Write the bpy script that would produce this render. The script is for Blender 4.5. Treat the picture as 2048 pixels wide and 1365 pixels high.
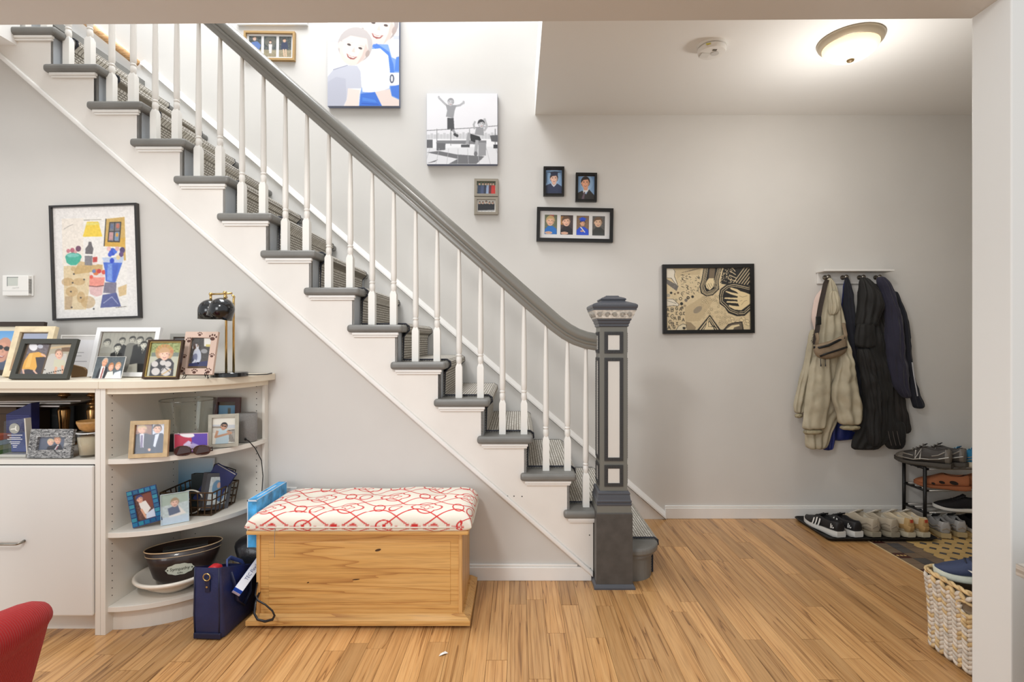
import bpy, math, random
import numpy as np
from mathutils import Vector, Matrix, Euler

random.seed(7)
PI = math.pi
SC = bpy.context.scene
for _o in list(bpy.data.objects):
    bpy.data.objects.remove(_o)
C = SC.collection

# ------------------------------------------------------------------ camera
F, CX, CY, EYE = 1060.0, 1035.0, 680.0, 1.2     # focal length and vanishing point in photo pixels, eye height
cam = bpy.data.cameras.new('camera')
cam.sensor_width = 36.0
cam.lens = F / 2048 * 36
cam.shift_x = -(CX - 1024) / 2048
cam.shift_y = -(682.5 - CY) / 2048
cam.clip_start = 0.05
cam_o = bpy.data.objects.new('camera', cam)
cam_o.location = (0, 0, EYE)
cam_o.rotation_euler = (PI / 2, 0, 0)
C.objects.link(cam_o)
SC.camera = cam_o

# ------------------------------------------------------------------ light
SC.view_settings.view_transform = 'Standard'
SC.view_settings.look = 'None'
SC.view_settings.gamma = 1.0
SC.view_settings.use_curve_mapping = False
SC.view_settings.exposure = 0.0
SC.cycles.use_denoising = True
SC.cycles.max_bounces = 8
SC.cycles.caustics_reflective = False
SC.cycles.caustics_refractive = False
SC.cycles.sample_clamp_indirect = 6.0
world = bpy.data.worlds.new('world')
SC.world = world
world.use_nodes = True
world.node_tree.nodes['Background'].inputs[0].default_value = (0.955, 0.98, 1.0, 1)
world.node_tree.nodes['Background'].inputs[1].default_value = 0.85


def area_light(name, loc, target, size, size_y, power, color):
    d = bpy.data.lights.new(name, 'AREA')
    d.shape = 'RECTANGLE'
    d.size, d.size_y, d.energy, d.color = size, size_y, power, color
    o = bpy.data.objects.new(name, d)
    o.location = loc
    o.rotation_euler = (Vector(target) - Vector(loc)).to_track_quat('-Z', 'Y').to_euler()
    C.objects.link(o)
    return o


area_light('stairwell_skylight', (-1.5, 2.8, 5.0), (-1.3, 3.0, 0), 2.4, 1.2, 150, (0.97, 0.985, 1.0))
area_light('dining_room_ceiling_light', (-1.0, 0.1, 2.65), (-0.6, 2.6, 0.8), 0.35, 0.35, 26, (1.0, 0.98, 0.955))
area_light('dining_room_fill', (-2.6, -2.6, 1.7), (0.4, 2.6, 1.0), 1.8, 1.6, 60, (0.96, 0.985, 1.0))  # added fill light behind the camera, no window stands there


# ------------------------------------------------------------------ helpers
def WX(px, Y):
    return (px - CX) * Y / F


def WZ(py, Y):
    return EYE - (py - CY) * Y / F


def lin(c):
    out = []
    for v in c[:3]:
        v = v / 255.0
        out.append(v / 12.92 if v <= 0.04045 else ((v + 0.055) / 1.055) ** 2.4)
    return (out[0], out[1], out[2], 1.0)


MATS = {}


def mat(name, rgb, rough=0.5, metal=0.0, bump=0.0, bscale=60.0, var=0.0, vscale=8.0, coat=0.0, sheen=0.0, emit=None, estr=0.0, trans=0.0, ior=1.45):
    """plain painted / moulded material with optional fine relief and colour variation"""
    if name in MATS:
        return MATS[name]
    m = bpy.data.materials.new(name)
    m.use_nodes = True
    nt = m.node_tree
    b = nt.nodes['Principled BSDF']
    b.inputs['Base Color'].default_value = lin(rgb)
    b.inputs['Roughness'].default_value = rough
    b.inputs['Metallic'].default_value = metal
    b.inputs['Coat Weight'].default_value = coat
    b.inputs['Sheen Weight'].default_value = sheen
    b.inputs['Transmission Weight'].default_value = trans
    b.inputs['IOR'].default_value = ior
    if emit:
        b.inputs['Emission Color'].default_value = lin(emit)
        b.inputs['Emission Strength'].default_value = estr
    if bump or var:
        geo = nt.nodes.new('ShaderNodeNewGeometry')
    if bump:
        n = nt.nodes.new('ShaderNodeTexNoise')
        n.inputs['Scale'].default_value = bscale
        n.inputs['Detail'].default_value = 4
        nt.links.new(geo.outputs['Position'], n.inputs['Vector'])
        bp = nt.nodes.new('ShaderNodeBump')
        bp.inputs['Strength'].default_value = bump
        bp.inputs['Distance'].default_value = 0.004
        nt.links.new(n.outputs['Fac'], bp.inputs['Height'])
        nt.links.new(bp.outputs['Normal'], b.inputs['Normal'])
    if var:
        n2 = nt.nodes.new('ShaderNodeTexNoise')
        n2.inputs['Scale'].default_value = vscale
        n2.inputs['Detail'].default_value = 5
        nt.links.new(geo.outputs['Position'], n2.inputs['Vector'])
        r = nt.nodes.new('ShaderNodeValToRGB')
        r.color_ramp.elements[0].position = 0.3
        r.color_ramp.elements[1].position = 0.7
        r.color_ramp.elements[0].color = lin([max(0, v * (1 - var)) for v in rgb])
        r.color_ramp.elements[1].color = lin([min(255, v * (1 + var)) for v in rgb])
        nt.links.new(n2.outputs['Fac'], r.inputs['Fac'])
        nt.links.new(r.outputs['Color'], b.inputs['Base Color'])
    MATS[name] = m
    return m


def wood_mat(name, light, mid, dark, axis='X', scale=1.0, rough=0.4, rnd=True, coat=0.0, rings=9.0, lines=11.0, linew=0.22, pore=0.7, along=0.55):
    """grain along one axis, tone varied object by object"""
    if name in MATS:
        return MATS[name]
    m = bpy.data.materials.new(name)
    m.use_nodes = True
    nt = m.node_tree
    N, L = nt.nodes, nt.links
    b = N['Principled BSDF']
    b.inputs['Roughness'].default_value = rough
    b.inputs['Coat Weight'].default_value = coat
    geo = N.new('ShaderNodeNewGeometry')
    info = N.new('ShaderNodeObjectInfo')
    off = N.new('ShaderNodeVectorMath'); off.operation = 'ADD'
    mul = N.new('ShaderNodeMath'); mul.operation = 'MULTIPLY'
    mul.inputs[1].default_value = 37.0 if rnd else 0.0
    L.new(info.outputs['Random'], mul.inputs[0])
    comb = N.new('ShaderNodeCombineXYZ')
    for i in range(3):
        L.new(mul.outputs[0], comb.inputs[i])
    L.new(geo.outputs['Position'], off.inputs[0])
    L.new(comb.outputs[0], off.inputs[1])
    mp = N.new('ShaderNodeMapping')
    long_, cross = along * scale, rings * scale
    mp.inputs['Scale'].default_value = (long_ if axis == 'X' else cross, long_ if axis == 'Y' else cross, long_ if axis == 'Z' else cross)
    L.new(off.outputs[0], mp.inputs['Vector'])
    n1 = N.new('ShaderNodeTexNoise')
    n1.inputs['Scale'].default_value = 1.0
    n1.inputs['Detail'].default_value = 3
    n1.inputs['Distortion'].default_value = 0.35
    L.new(mp.outputs[0], n1.inputs['Vector'])
    # contour lines of a smooth field give cathedral grain
    k = N.new('ShaderNodeMath'); k.operation = 'MULTIPLY'; k.inputs[1].default_value = lines
    L.new(n1.outputs['Fac'], k.inputs[0])
    fr = N.new('ShaderNodeMath'); fr.operation = 'FRACT'
    L.new(k.outputs[0], fr.inputs[0])
    r1 = N.new('ShaderNodeValToRGB')
    e = r1.color_ramp.elements
    e[0].position, e[0].color = 0.0, lin(dark)
    e[1].position, e[1].color = linew, lin(mid)
    e2 = e.new(0.75); e2.color = lin(light)
    e3 = e.new(1.0); e3.color = lin(mid)
    L.new(fr.outputs[0], r1.inputs['Fac'])
    # fine pores
    mp2 = N.new('ShaderNodeMapping')
    s_l, s_c = 6.0, 190.0
    mp2.inputs['Scale'].default_value = (s_l if axis == 'X' else s_c, s_l if axis == 'Y' else s_c, s_l if axis == 'Z' else s_c)
    L.new(off.outputs[0], mp2.inputs['Vector'])
    n2 = N.new('ShaderNodeTexNoise')
    n2.inputs['Scale'].default_value = 1.0
    n2.inputs['Detail'].default_value = 2
    L.new(mp2.outputs[0], n2.inputs['Vector'])
    r2 = N.new('ShaderNodeValToRGB')
    r2.color_ramp.elements[0].position, r2.color_ramp.elements[0].color = 0.32, (0.55, 0.5, 0.45, 1)
    r2.color_ramp.elements[1].position, r2.color_ramp.elements[1].color = 0.55, (1, 1, 1, 1)
    L.new(n2.outputs['Fac'], r2.inputs['Fac'])
    mx = N.new('ShaderNodeMix'); mx.data_type = 'RGBA'; mx.blend_type = 'MULTIPLY'
    mx.inputs['Factor'].default_value = pore
    L.new(r1.outputs['Color'], mx.inputs[6]); L.new(r2.outputs['Color'], mx.inputs[7])
    hs = N.new('ShaderNodeHueSaturation')
    val = N.new('ShaderNodeMapRange')
    val.inputs['To Min'].default_value = 0.76 if rnd else 1.0
    val.inputs['To Max'].default_value = 1.20 if rnd else 1.0
    L.new(info.outputs['Random'], val.inputs['Value'])
    L.new(val.outputs[0], hs.inputs['Value'])
    L.new(mx.outputs[2], hs.inputs['Color'])
    L.new(hs.outputs['Color'], b.inputs['Base Color'])
    bp = N.new('ShaderNodeBump'); bp.inputs['Strength'].default_value = 0.12; bp.inputs['Distance'].default_value = 0.002
    L.new(n2.outputs['Fac'], bp.inputs['Height']); L.new(bp.outputs['Normal'], b.inputs['Normal'])
    MATS[name] = m
    return m


def glass_mat(name, tint=(255, 255, 255), gloss=0.08, rough=0.03, gmax=0.6):
    """thin clear pane: lets light straight through and mirrors a little"""
    if name in MATS:
        return MATS[name]
    m = bpy.data.materials.new(name)
    m.use_nodes = True
    N, L = m.node_tree.nodes, m.node_tree.links
    N.clear()
    out = N.new('ShaderNodeOutputMaterial')
    t = N.new('ShaderNodeBsdfTransparent'); t.inputs[0].default_value = lin(tint)
    g = N.new('ShaderNodeBsdfGlossy'); g.inputs['Roughness'].default_value = rough
    lw = N.new('ShaderNodeLayerWeight'); lw.inputs['Blend'].default_value = 0.25
    mr = N.new('ShaderNodeMapRange'); mr.inputs['To Min'].default_value = gloss; mr.inputs['To Max'].default_value = gmax
    L.new(lw.outputs['Facing'], mr.inputs['Value'])
    mx = N.new('ShaderNodeMixShader')
    L.new(mr.outputs[0], mx.inputs[0]); L.new(t.outputs[0], mx.inputs[1]); L.new(g.outputs[0], mx.inputs[2])
    L.new(mx.outputs[0], out.inputs[0])
    MATS[name] = m
    return m


def attr_mat(name, rough=0.45, coat=0.0, bump=0.0, bscale=300.0):
    """flat print: colours come from the mesh's own colour layer"""
    if name in MATS:
        return MATS[name]
    m = bpy.data.materials.new(name)
    m.use_nodes = True
    N, L = m.node_tree.nodes, m.node_tree.links
    b = N['Principled BSDF']
    b.inputs['Roughness'].default_value = rough
    b.inputs['Coat Weight'].default_value = coat
    a = N.new('ShaderNodeVertexColor'); a.layer_name = 'print'
    L.new(a.outputs['Color'], b.inputs['Base Color'])
    if bump:
        geo = N.new('ShaderNodeNewGeometry')
        n = N.new('ShaderNodeTexNoise'); n.inputs['Scale'].default_value = bscale
        L.new(geo.outputs['Position'], n.inputs['Vector'])
        bp = N.new('ShaderNodeBump'); bp.inputs['Strength'].default_value = bump; bp.inputs['Distance'].default_value = 0.002
        L.new(n.outputs['Fac'], bp.inputs['Height']); L.new(bp.outputs['Normal'], b.inputs['Normal'])
    MATS[name] = m
    return m


class MB:
    """collects shapes and links them as ONE mesh object"""

    def __init__(self):
        self.v, self.f, self.mi = [], [], []

    def add(self, verts, faces, mi=0, M=None):
        o = len(self.v)
        for p in verts:
            self.v.append(tuple(M @ Vector(p)) if M is not None else tuple(p))
        for f in faces:
            self.f.append([i + o for i in f])
            self.mi.append(mi)
        return self

    def box(self, x0, x1, y0, y1, z0, z1, mi=0, M=None):
        vs = [(x0, y0, z0), (x1, y0, z0), (x1, y1, z0), (x0, y1, z0), (x0, y0, z1), (x1, y0, z1), (x1, y1, z1), (x0, y1, z1)]
        fs = [(0, 3, 2, 1), (4, 5, 6, 7), (0, 1, 5, 4), (1, 2, 6, 5), (2, 3, 7, 6), (3, 0, 4, 7)]
        return self.add(vs, fs, mi, M)

    def prism(self, poly, d0, d1, plane='XZ', mi=0, M=None):
        """polygon in a plane pulled along the third axis from d0 to d1"""
        n = len(poly)
        if plane == 'XZ':
            a = [(p[0], d0, p[1]) for p in poly]; b = [(p[0], d1, p[1]) for p in poly]
        elif plane == 'XY':
            a = [(p[0], p[1], d0) for p in poly]; b = [(p[0], p[1], d1) for p in poly]
        else:
            a = [(d0, p[0], p[1]) for p in poly]; b = [(d1, p[0], p[1]) for p in poly]
        fs = [list(range(n)), list(range(2 * n - 1, n - 1, -1))]
        fs += [(i, i + n, (i + 1) % n + n, (i + 1) % n) for i in range(n)]
        return self.add(a + b, fs, mi, M)

    def lathe(self, prof, n=20, mi=0, M=None, cap=True):
        """profile of (radius, z) turned about z"""
        vs, fs = [], []
        for r, z in prof:
            for i in range(n):
                a = 2 * PI * i / n
                vs.append((r * math.cos(a), r * math.sin(a), z))
        for j in range(len(prof) - 1):
            for i in range(n):
                k = (i + 1) % n
                fs.append((j * n + i, j * n + k, (j + 1) * n + k, (j + 1) * n + i))
        if cap:
            if prof[0][0] > 1e-6:
                fs.append(list(range(n - 1, -1, -1)))
            if prof[-1][0] > 1e-6:
                fs.append([(len(prof) - 1) * n + i for i in range(n)])
        return self.add(vs, fs, mi, M)

    def loft(self, rings, mi=0, closed=True, caps=True, M=None):
        n = len(rings[0])
        vs = [p for r in rings for p in r]
        fs = []
        for j in range(len(rings) - 1):
            for i in range(n if closed else n - 1):
                k = (i + 1) % n
                fs.append((j * n + i, j * n + k, (j + 1) * n + k, (j + 1) * n + i))
        if caps and closed:
            fs.append(list(range(n - 1, -1, -1)))
            fs.append([(len(rings) - 1) * n + i for i in range(n)])
        return self.add(vs, fs, mi, M)

    def tube(self, pts, r, n=8, mi=0, M=None, closed=False, caps=True):
        pts = [Vector(p) for p in pts]
        m = len(pts)
        rings = []
        up = Vector((0, 0, 1))
        prev = None
        for i, p in enumerate(pts):
            if closed:
                t = (pts[(i + 1) % m] - pts[i - 1])
            else:
                t = pts[min(i + 1, m - 1)] - pts[max(i - 1, 0)]
            t.normalize()
            if prev is None:
                ref = up if abs(t.z) < 0.95 else Vector((1, 0, 0))
                u = t.cross(ref).normalized()
            else:
                u = (prev - t * prev.dot(t))
                u = u.normalized() if u.length > 1e-6 else t.cross(up).normalized()
            prev = u
            w = t.cross(u)
            rr = r[i] if isinstance(r, list) else r
            ru, rw = rr if isinstance(rr, tuple) else (rr, rr)
            rings.append([tuple(p + u * (ru * math.cos(2 * PI * k / n)) + w * (rw * math.sin(2 * PI * k / n))) for k in range(n)])
        if closed:
            rings.append(rings[0])
            return self.loft(rings, mi, True, False, M)
        return self.loft(rings, mi, True, caps, M)

    def ball(self, c, r, n=12, mi=0, M=None):
        rx, ry, rz = r if isinstance(r, tuple) else (r, r, r)
        h = n // 2
        rings = []
        for j in range(h + 1):
            a = -PI / 2 + PI * j / h
            ca = max(math.cos(a), 1e-4)
            rings.append([(c[0] + rx * ca * math.cos(2 * PI * i / n), c[1] + ry * ca * math.sin(2 * PI * i / n), c[2] + rz * math.sin(a)) for i in range(n)])
        return self.loft(rings, mi, True, True, M)

    def mesh(self, name, mats, smooth=False):
        me = bpy.data.meshes.new(name)
        me.from_pydata(self.v, [], self.f)
        for m in (mats if isinstance(mats, (list, tuple)) else [mats]):
            me.materials.append(m)
        me.polygons.foreach_set('material_index', self.mi)
        if smooth:
            me.polygons.foreach_set('use_smooth', [True] * len(me.polygons))
        me.update()
        return me

    def build(self, name, mats, parent=None, smooth=False, bevel=0.0, seg=2, loc=None, subd=0, auto=None):
        me = self.mesh(name, mats, smooth)
        return obj(name, me, parent, bevel, seg, loc, subd, auto)


def obj(name, me, parent=None, bevel=0.0, seg=2, loc=None, subd=0, auto=None):
    o = bpy.data.objects.new(name, me)
    C.objects.link(o)
    if parent is not None:
        o.parent = parent
    if loc is not None:
        o.location = loc
    if bevel:
        m = o.modifiers.new('bevel', 'BEVEL')
        m.width, m.segments, m.limit_method, m.angle_limit = bevel, seg, 'ANGLE', math.radians(35)
    if subd:
        m = o.modifiers.new('subdivision', 'SUBSURF')
        m.levels = m.render_levels = subd
    if auto:
        for p in me.polygons:
            p.use_smooth = True
        me.set_sharp_from_angle(angle=math.radians(auto))
    return o


def tag(o, label, cat, group=None):
    o['label'] = label
    o['category'] = cat
    if group:
        o['group'] = group
    return o


def struct(o, label=None):
    o['kind'] = 'structure'
    if label:
        o['label'] = label
    return o


def thing(name, label, cat, loc=(0, 0, 0), rot=(0, 0, 0), group=None):
    """an Empty at the base of a thing, parent of its parts"""
    o = bpy.data.objects.new(name, None)
    o.empty_display_size = 0.05
    C.objects.link(o)
    o.location = loc
    o.rotation_euler = rot
    return tag(o, label, cat, group)


def rotm(ax, deg):
    return Matrix.Rotation(math.radians(deg), 4, ax)


def trn(x, y, z):
    return Matrix.Translation((x, y, z))


# ------------------------------------------------------------------ materials of the house
M_wall = mat('wall_paint_warm_grey', (214, 211, 206), 0.62, bump=0.05, bscale=35, var=0.012, vscale=2.5)
M_ceil = mat('ceiling_paint', (237, 236, 233), 0.6, bump=0.04, bscale=30)
M_trim = mat('trim_paint_white', (232, 230, 226), 0.42, bump=0.05, bscale=22, var=0.015, vscale=6)
M_string = mat('stringer_paint_white', (229, 225, 219), 0.45, bump=0.08, bscale=18, var=0.015, vscale=5)
M_tread = mat('stair_paint_grey', (117, 116, 112), 0.42, bump=0.06, bscale=40, var=0.05, vscale=9)
M_riser = mat('riser_paint_blue_grey', (176, 181, 186), 0.5, bump=0.06, bscale=30)
M_rail = mat('handrail_paint_grey', (121, 119, 112), 0.26, bump=0.03, bscale=40, coat=0.2)
M_newel = mat('newel_paint_grey', (114, 113, 106), 0.42, bump=0.05, bscale=40)
M_newel_dark = mat('newel_paint_charcoal', (78, 75, 72), 0.42, bump=0.05, bscale=30, var=0.08, vscale=20)
M_newel_slate = mat('newel_paint_slate', (76, 78, 84), 0.38, bump=0.05, bscale=40)
M_silver = mat('newel_band_silver', (200, 196, 188), 0.5, bump=0.3, bscale=90, var=0.15, vscale=60)
M_oak = wood_mat('oak_floor', (198, 153, 101), (185, 137, 85), (128, 88, 51), 'Y', 1.0, 0.33, True, 0.15, 11.0, 8.0, 0.11, 0.5, 0.32)

# ================================================================== THE SETTING
YS, YB = 2.64, 3.563            # stair side plane, back wall
ZC = 2.713                      # hall ceiling
YH0, YH1 = 1.655, 1.80          # the wall between dining room and hall
XJ = 1.542                      # its opening's right jamb

floor = struct(MB().box(-3.3, 3.7, -2.4, 3.7, -0.06, -0.012).build('floor', mat('floor_underlay', (120, 82, 48), 0.6)), 'honey oak strip floor')
# strips: unit box shared by all planks, scaled per plank
unit = MB().box(-0.5, 0.5, -0.5, 0.5, -0.5, 0.5).mesh('plank', M_oak)
PW = 0.0785
XT = 2.085                      # where the tiled entry begins
n = 0
x = -2.55
while x < XT - 0.001:
    w = min(PW, XT - x)
    ya = 1.28 + random.uniform(-0.5, 0.0)
    hid = x < -1.72                      # under the cabinets
    yend = 2.30 if hid else (YB if x > 0.30 else YS + 0.01)
    if -1.72 <= x < -1.2:
        yend = 2.6
    while ya < yend:
        ln = random.uniform(0.55, 1.35)
        y0, y1 = max(ya, 1.28), min(ya + ln, yend)
        if y1 - y0 > 0.03:
            o = obj('plank', unit, floor)
            o.scale = (w - 0.0012, y1 - y0 - 0.0015, 0.012)
            o.location = (x + w / 2, (y0 + y1) / 2, -0.006 + random.uniform(-0.0003, 0.0003))
            n += 1
        ya += ln
    x += PW
near = MB().box(-3.3, 3.7, -2.4, 1.279, -0.012, 0.0).build('plank_field', M_oak, floor)
near['kind'] = 'stuff'

# tiled entry: octagons with small dark squares, a dark border strip with patterned squares
T = 0.073
M_tile = mat('tile_cream', (206, 172, 112), 0.35, var=0.06, vscale=7)
M_dot = mat('tile_dark_square', (82, 80, 80), 0.4)
M_bord = mat('tile_brown_grey', (120, 102, 84), 0.4, var=0.1, vscale=9)
M_maroon = mat('tile_maroon', (70, 36, 32), 0.4)
grout = MB().box(XT, 3.7, 1.8, YB, -0.012, -0.003).build('tile_grout', mat('grout', (110, 98, 82), 0.8), floor)
c = T * 0.3
oc = [(-T / 2 + c, -T / 2), (T / 2 - c, -T / 2), (T / 2, -T / 2 + c), (T / 2, T / 2 - c), (T / 2 - c, T / 2), (-T / 2 + c, T / 2), (-T / 2, T / 2 - c), (-T / 2, -T / 2 + c)]
oc = [(a * 0.97, b_ * 0.97) for a, b_ in oc]
me_oct = MB().prism(oc, 0.0, -0.006, 'XY').mesh('tile', M_tile)
s = c * 0.88
me_dot = MB().prism([(0, -s), (s, 0), (0, s), (-s, 0)], 0.0004, -0.006, 'XY').mesh('small_tile', M_dot)
me_b1 = MB().box(-0.034, 0.034, -0.034, 0.034, -0.006, 0).mesh('border_tile', [M_bord])
pat = MB().box(-0.034, 0.034, -0.034, 0.034, -0.006, 0)
for q in (-0.02, 0, 0.02):
    pat.prism([(q, -0.009), (q + 0.009, 0), (q, 0.009), (q - 0.009, 0)], 0.0005, -0.004, 'XY', 1)
me_b2 = pat.mesh('patterned_tile', [M_maroon, M_tile])
me_b3 = MB().box(-0.034, 0.034, -0.034, 0.034, -0.006, 0).mesh('dark_tile', [M_dot])
lead = MB().box(XT + 0.001, XT + 0.012, 1.95, YB, -0.006, 0.001).build('edge_strip', mat('strip_pale_wood', (214, 184, 138), 0.4), floor)
jj = 0
y = 2.02
while y < YB - 0.03:
    for i in range(3):
        me_ = (me_b2 if jj % 3 == 1 else me_b1, me_b3 if jj % 3 == 2 else me_b1, me_b1)[i] if i < 2 else me_b1
        if i == 1 and jj % 3 == 0:
            me_ = me_b3
        obj(me_.name, me_, floor, loc=(XT + 0.05 + i * 0.071, y + 0.004, 0))
    jj += 1
    y += 0.071
for i in range(10):
    for j in range(19):
        xx, yy = XT + 0.268 + i * T, YB - 0.04 - j * T
        if yy < 2.15:
            continue
        obj('tile', me_oct, floor, loc=(xx, yy, 0))
        if i < 9 and j < 18:
            obj('small_tile', me_dot, floor, loc=(xx + T / 2, yy - T / 2, 0))

# walls
struct(MB().box(-3.4, 3.7, YB, YB + 0.12, 0, 5.2).build('wall_back', M_wall))
dx0, dz0 = 0.376, 0.020          # foot of the stringer's lower edge
dx1, dz1 = -2.60, 2.625
wl = MB().prism([(-3.3, 0), (0.37, 0), (0.37, 0.03), (dx1, dz1 + 0.02), (dx1, 2.664), (-3.3, 2.664)], 2.652, 2.72, 'XZ')
struct(wl.build('wall_left', mat('wall_paint_under_stair', (205, 202, 197), 0.62, bump=0.05, bscale=35, var=0.012, vscale=2.5)))
hd = MB()
for a_, b_ in ((-3.3, XJ),):
    ya, yb = YH1 + 0.011 * (XJ - a_), YH1
    hd.add([(a_, ya - 0.145, 2.292), (b_, yb - 0.145, 2.292), (b_, yb, 2.292), (a_, ya, 2.292), (a_, ya - 0.145, 3.0), (b_, yb - 0.145, 3.0), (b_, yb, 3.0), (a_, ya, 3.0)],
           [(0, 3, 2, 1), (4, 5, 6, 7), (0, 1, 5, 4), (1, 2, 6, 5), (2, 3, 7, 6), (3, 0, 4, 7)])
struct(hd.build('wall_front', M_wall))
struct(MB().box(XJ, 3.7, YH0, YH1, 0, 3.0).build('wall_right', mat('wall_paint_jamb', (222, 222, 219), 0.55, bump=0.05, bscale=30), bevel=0.004))
struct(MB().box(3.6, 3.7, YH1, YB, 0, 3.0).build('wall_entry', M_wall))
struct(MB().box(0.118, 3.7, YH1, YB, ZC, 3.0).build('ceiling', M_ceil))
struct(MB().box(-3.3, -2.489, 1.84, 2.652, 2.665, 2.95).build('ceiling_landing', M_ceil))
# baseboards
struct(MB().box(0.99, 3.6, YB - 0.016, YB, 0, 0.073).box(0.99, 3.6, YB - 0.011, YB, 0.073, 0.086).build('baseboard_back', M_trim, bevel=0.003))
struct(MB().box(-1.2, 0.368, 2.634, 2.652, 0, 0.068).box(-1.2, 0.30, 2.640, 2.652, 0.068, 0.080).build('baseboard_left', M_trim, bevel=0.003))
# skirt board on the wall side of the stair with its cap moulding
sl = 0.8675
x1_, z1_ = -2.35, sl * (0.988 + 2.35)
struct(MB().prism([(0.988, 0.0), (x1_, z1_), (x1_ - 0.9, z1_ + 0.9 * sl), (x1_ - 0.9, z1_), (x1_, z1_ - 0.55), (0.30, 0.0)], YB - 0.02, YB, 'XZ').build('trim_1', M_trim))
nx, nz = -sl, -1.0
cp_ = lambda x, z: [(x, YB, z + 0.016), (x, YB - 0.034, z - 0.018), (x, YB - 0.036, z - 0.030), (x, YB - 0.019, z - 0.034), (x, YB, z - 0.034)]
capm = MB().loft([cp_(0.99, 0.034), cp_(x1_ - 0.16, z1_ + 0.16 * sl + 0.034)])
struct(capm.build('trim_2', M_trim))
wr = MB().tube([(x1_ - 0.17, YB - 0.05, z1_ + 0.17 * sl - 0.01), (x1_ - 0.95, YB - 0.05, z1_ + 0.95 * sl - 0.06)], (0.016, 0.024), 10)
struct(wr.build('trim_3', wood_mat('raw_wood_strip', (232, 190, 140), (222, 172, 118), (190, 140, 90), 'X', 1, 0.5, False), smooth=True), 'raw tan wood strip along the upper stair wall')
# half-round moulding under the stringer
mo = MB().prism([(dx0, dz0), (dx1, dz1), (dx1, dz1 + 0.030), (dx0, dz0 + 0.030)], 2.620, 2.652, 'XZ')
struct(mo.build('trim_4', M_trim, bevel=0.007, seg=3))

# ================================================================== STAIRCASE
stair = thing('staircase', 'straight staircase with grey painted treads, white balusters and grey handrail', 'staircase', (0.47, 2.64, 0))
SX, SY = 0.47, 2.64


def lp(o):
    """part built in world coordinates under the staircase's Empty"""
    o.location = (-SX, -SY, 0)
    return o


RUN, RISE = 0.2138, 0.1838


def TX(k):      # left end and nosing of tread k
    xl = -0.1995 - RUN * (k - 4)
    return xl, xl + 0.276


def TZ(k):
    return -0.012 + RISE * k


NT = 15
me_tread = MB().box(0, 0.276, 2.603, 3.54, -0.038, 0).mesh('tread', M_tread)
me_cove = MB().box(0.022, 0.252, 2.616, 2.634, -0.052, -0.038).box(0.028, 0.247, 2.622, 2.634, -0.062, -0.052).mesh('tread_moulding', M_trim)
me_riser = MB().box(-0.012, 0.0, 2.634, 3.54, -RISE, -0.038).mesh('riser', M_riser)
for k in range(2, NT + 1):
    xl, xr = TX(k)
    t_ = obj('tread', me_tread, stair, bevel=0.014, seg=3, loc=(xl - SX, -SY, TZ(k)))
    obj('tread_moulding', me_cove, t_, bevel=0.003, seg=2)
    obj('riser', me_riser, stair, loc=(xr - 0.032 - SX, -SY, TZ(k)))
obj('riser', me_riser, stair, loc=(TX(16)[1] - 0.032 - SX, -SY, TZ(16)))
MB().box(-3.3, TX(16)[1], 2.603, 3.54, TZ(16) - 0.038, TZ(16)).build('landing_board', M_tread, stair, loc=(-SX, -SY, 0))
# starting step with a round end
xl1, xr1 = TX(1)


def step_outline(inset):
    """plan of the starting step: straight back to the wall, round end towards the room"""
    x1, y0 = xr1 - inset, 2.598 + inset
    r = 0.13 - inset * 0.5
    pts = [(xl1, 3.54), (xl1, y0)]
    for i in range(10):
        a = -PI / 2 + PI / 2 * i / 9
        pts.append((x1 - r + r * math.cos(a), y0 + r + r * math.sin(a)))
    pts.append((x1, 3.54))
    return pts


so = MB().prism(step_outline(0.0), TZ(1) - 0.038, TZ(1), 'XY').build('tread', M_tread, stair, bevel=0.013, seg=3, loc=(-SX, -SY, 0))
MB().prism(step_outline(0.018), TZ(1) - 0.055, TZ(1) - 0.038, 'XY').prism(step_outline(0.024), TZ(1) - 0.062, TZ(1) - 0.055, 'XY').build('tread_moulding', M_tread, so)
MB().prism(step_outline(0.03), 0.0, TZ(1) - 0.062, 'XY').build('riser', M_tread, stair, loc=(-SX, -SY, 0))
# cut stringer
poly = [(dx0, dz0)]
poly.append((dx0, TZ(2) - 0.038))
for k in range(2, NT + 1):
    xn = TX(k + 1)[1] - 0.032
    poly.append((xn, TZ(k) - 0.038) if True else None)
    poly.append((xn, TZ(k + 1) - 0.038))
poly.append((dx1 - 0.25, TZ(NT + 1) - 0.038))
poly.append((dx1 - 0.25, dz1 + 0.22))
poly = [p for p in poly if p]
lp(MB().prism(poly, 2.634, 2.651, 'XZ').build('stringer', M_string, stair))
# carpet runner
Y0c, Y1c = 2.735, 3.45


def runner_path(lift):
    pts = []
    for k in range(NT, 0, -1):
        xr = TX(k)[1]
        z = TZ(k)
        pts.append((TX(k + 1)[1] - 0.032 + lift, z + lift))
        pts.append((xr - 0.012, z + lift))
        pts.append((xr + lift * 0.7, z - 0.004))
        pts.append((xr + lift * 0.9, z - 0.026))
        pts.append((xr - 0.012, z - 0.045))
        pts.append((xr - 0.030 + lift, z - 0.06))
    pts.append((TX(1)[1] - 0.03 + lift, 0.004))
    return pts


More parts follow.
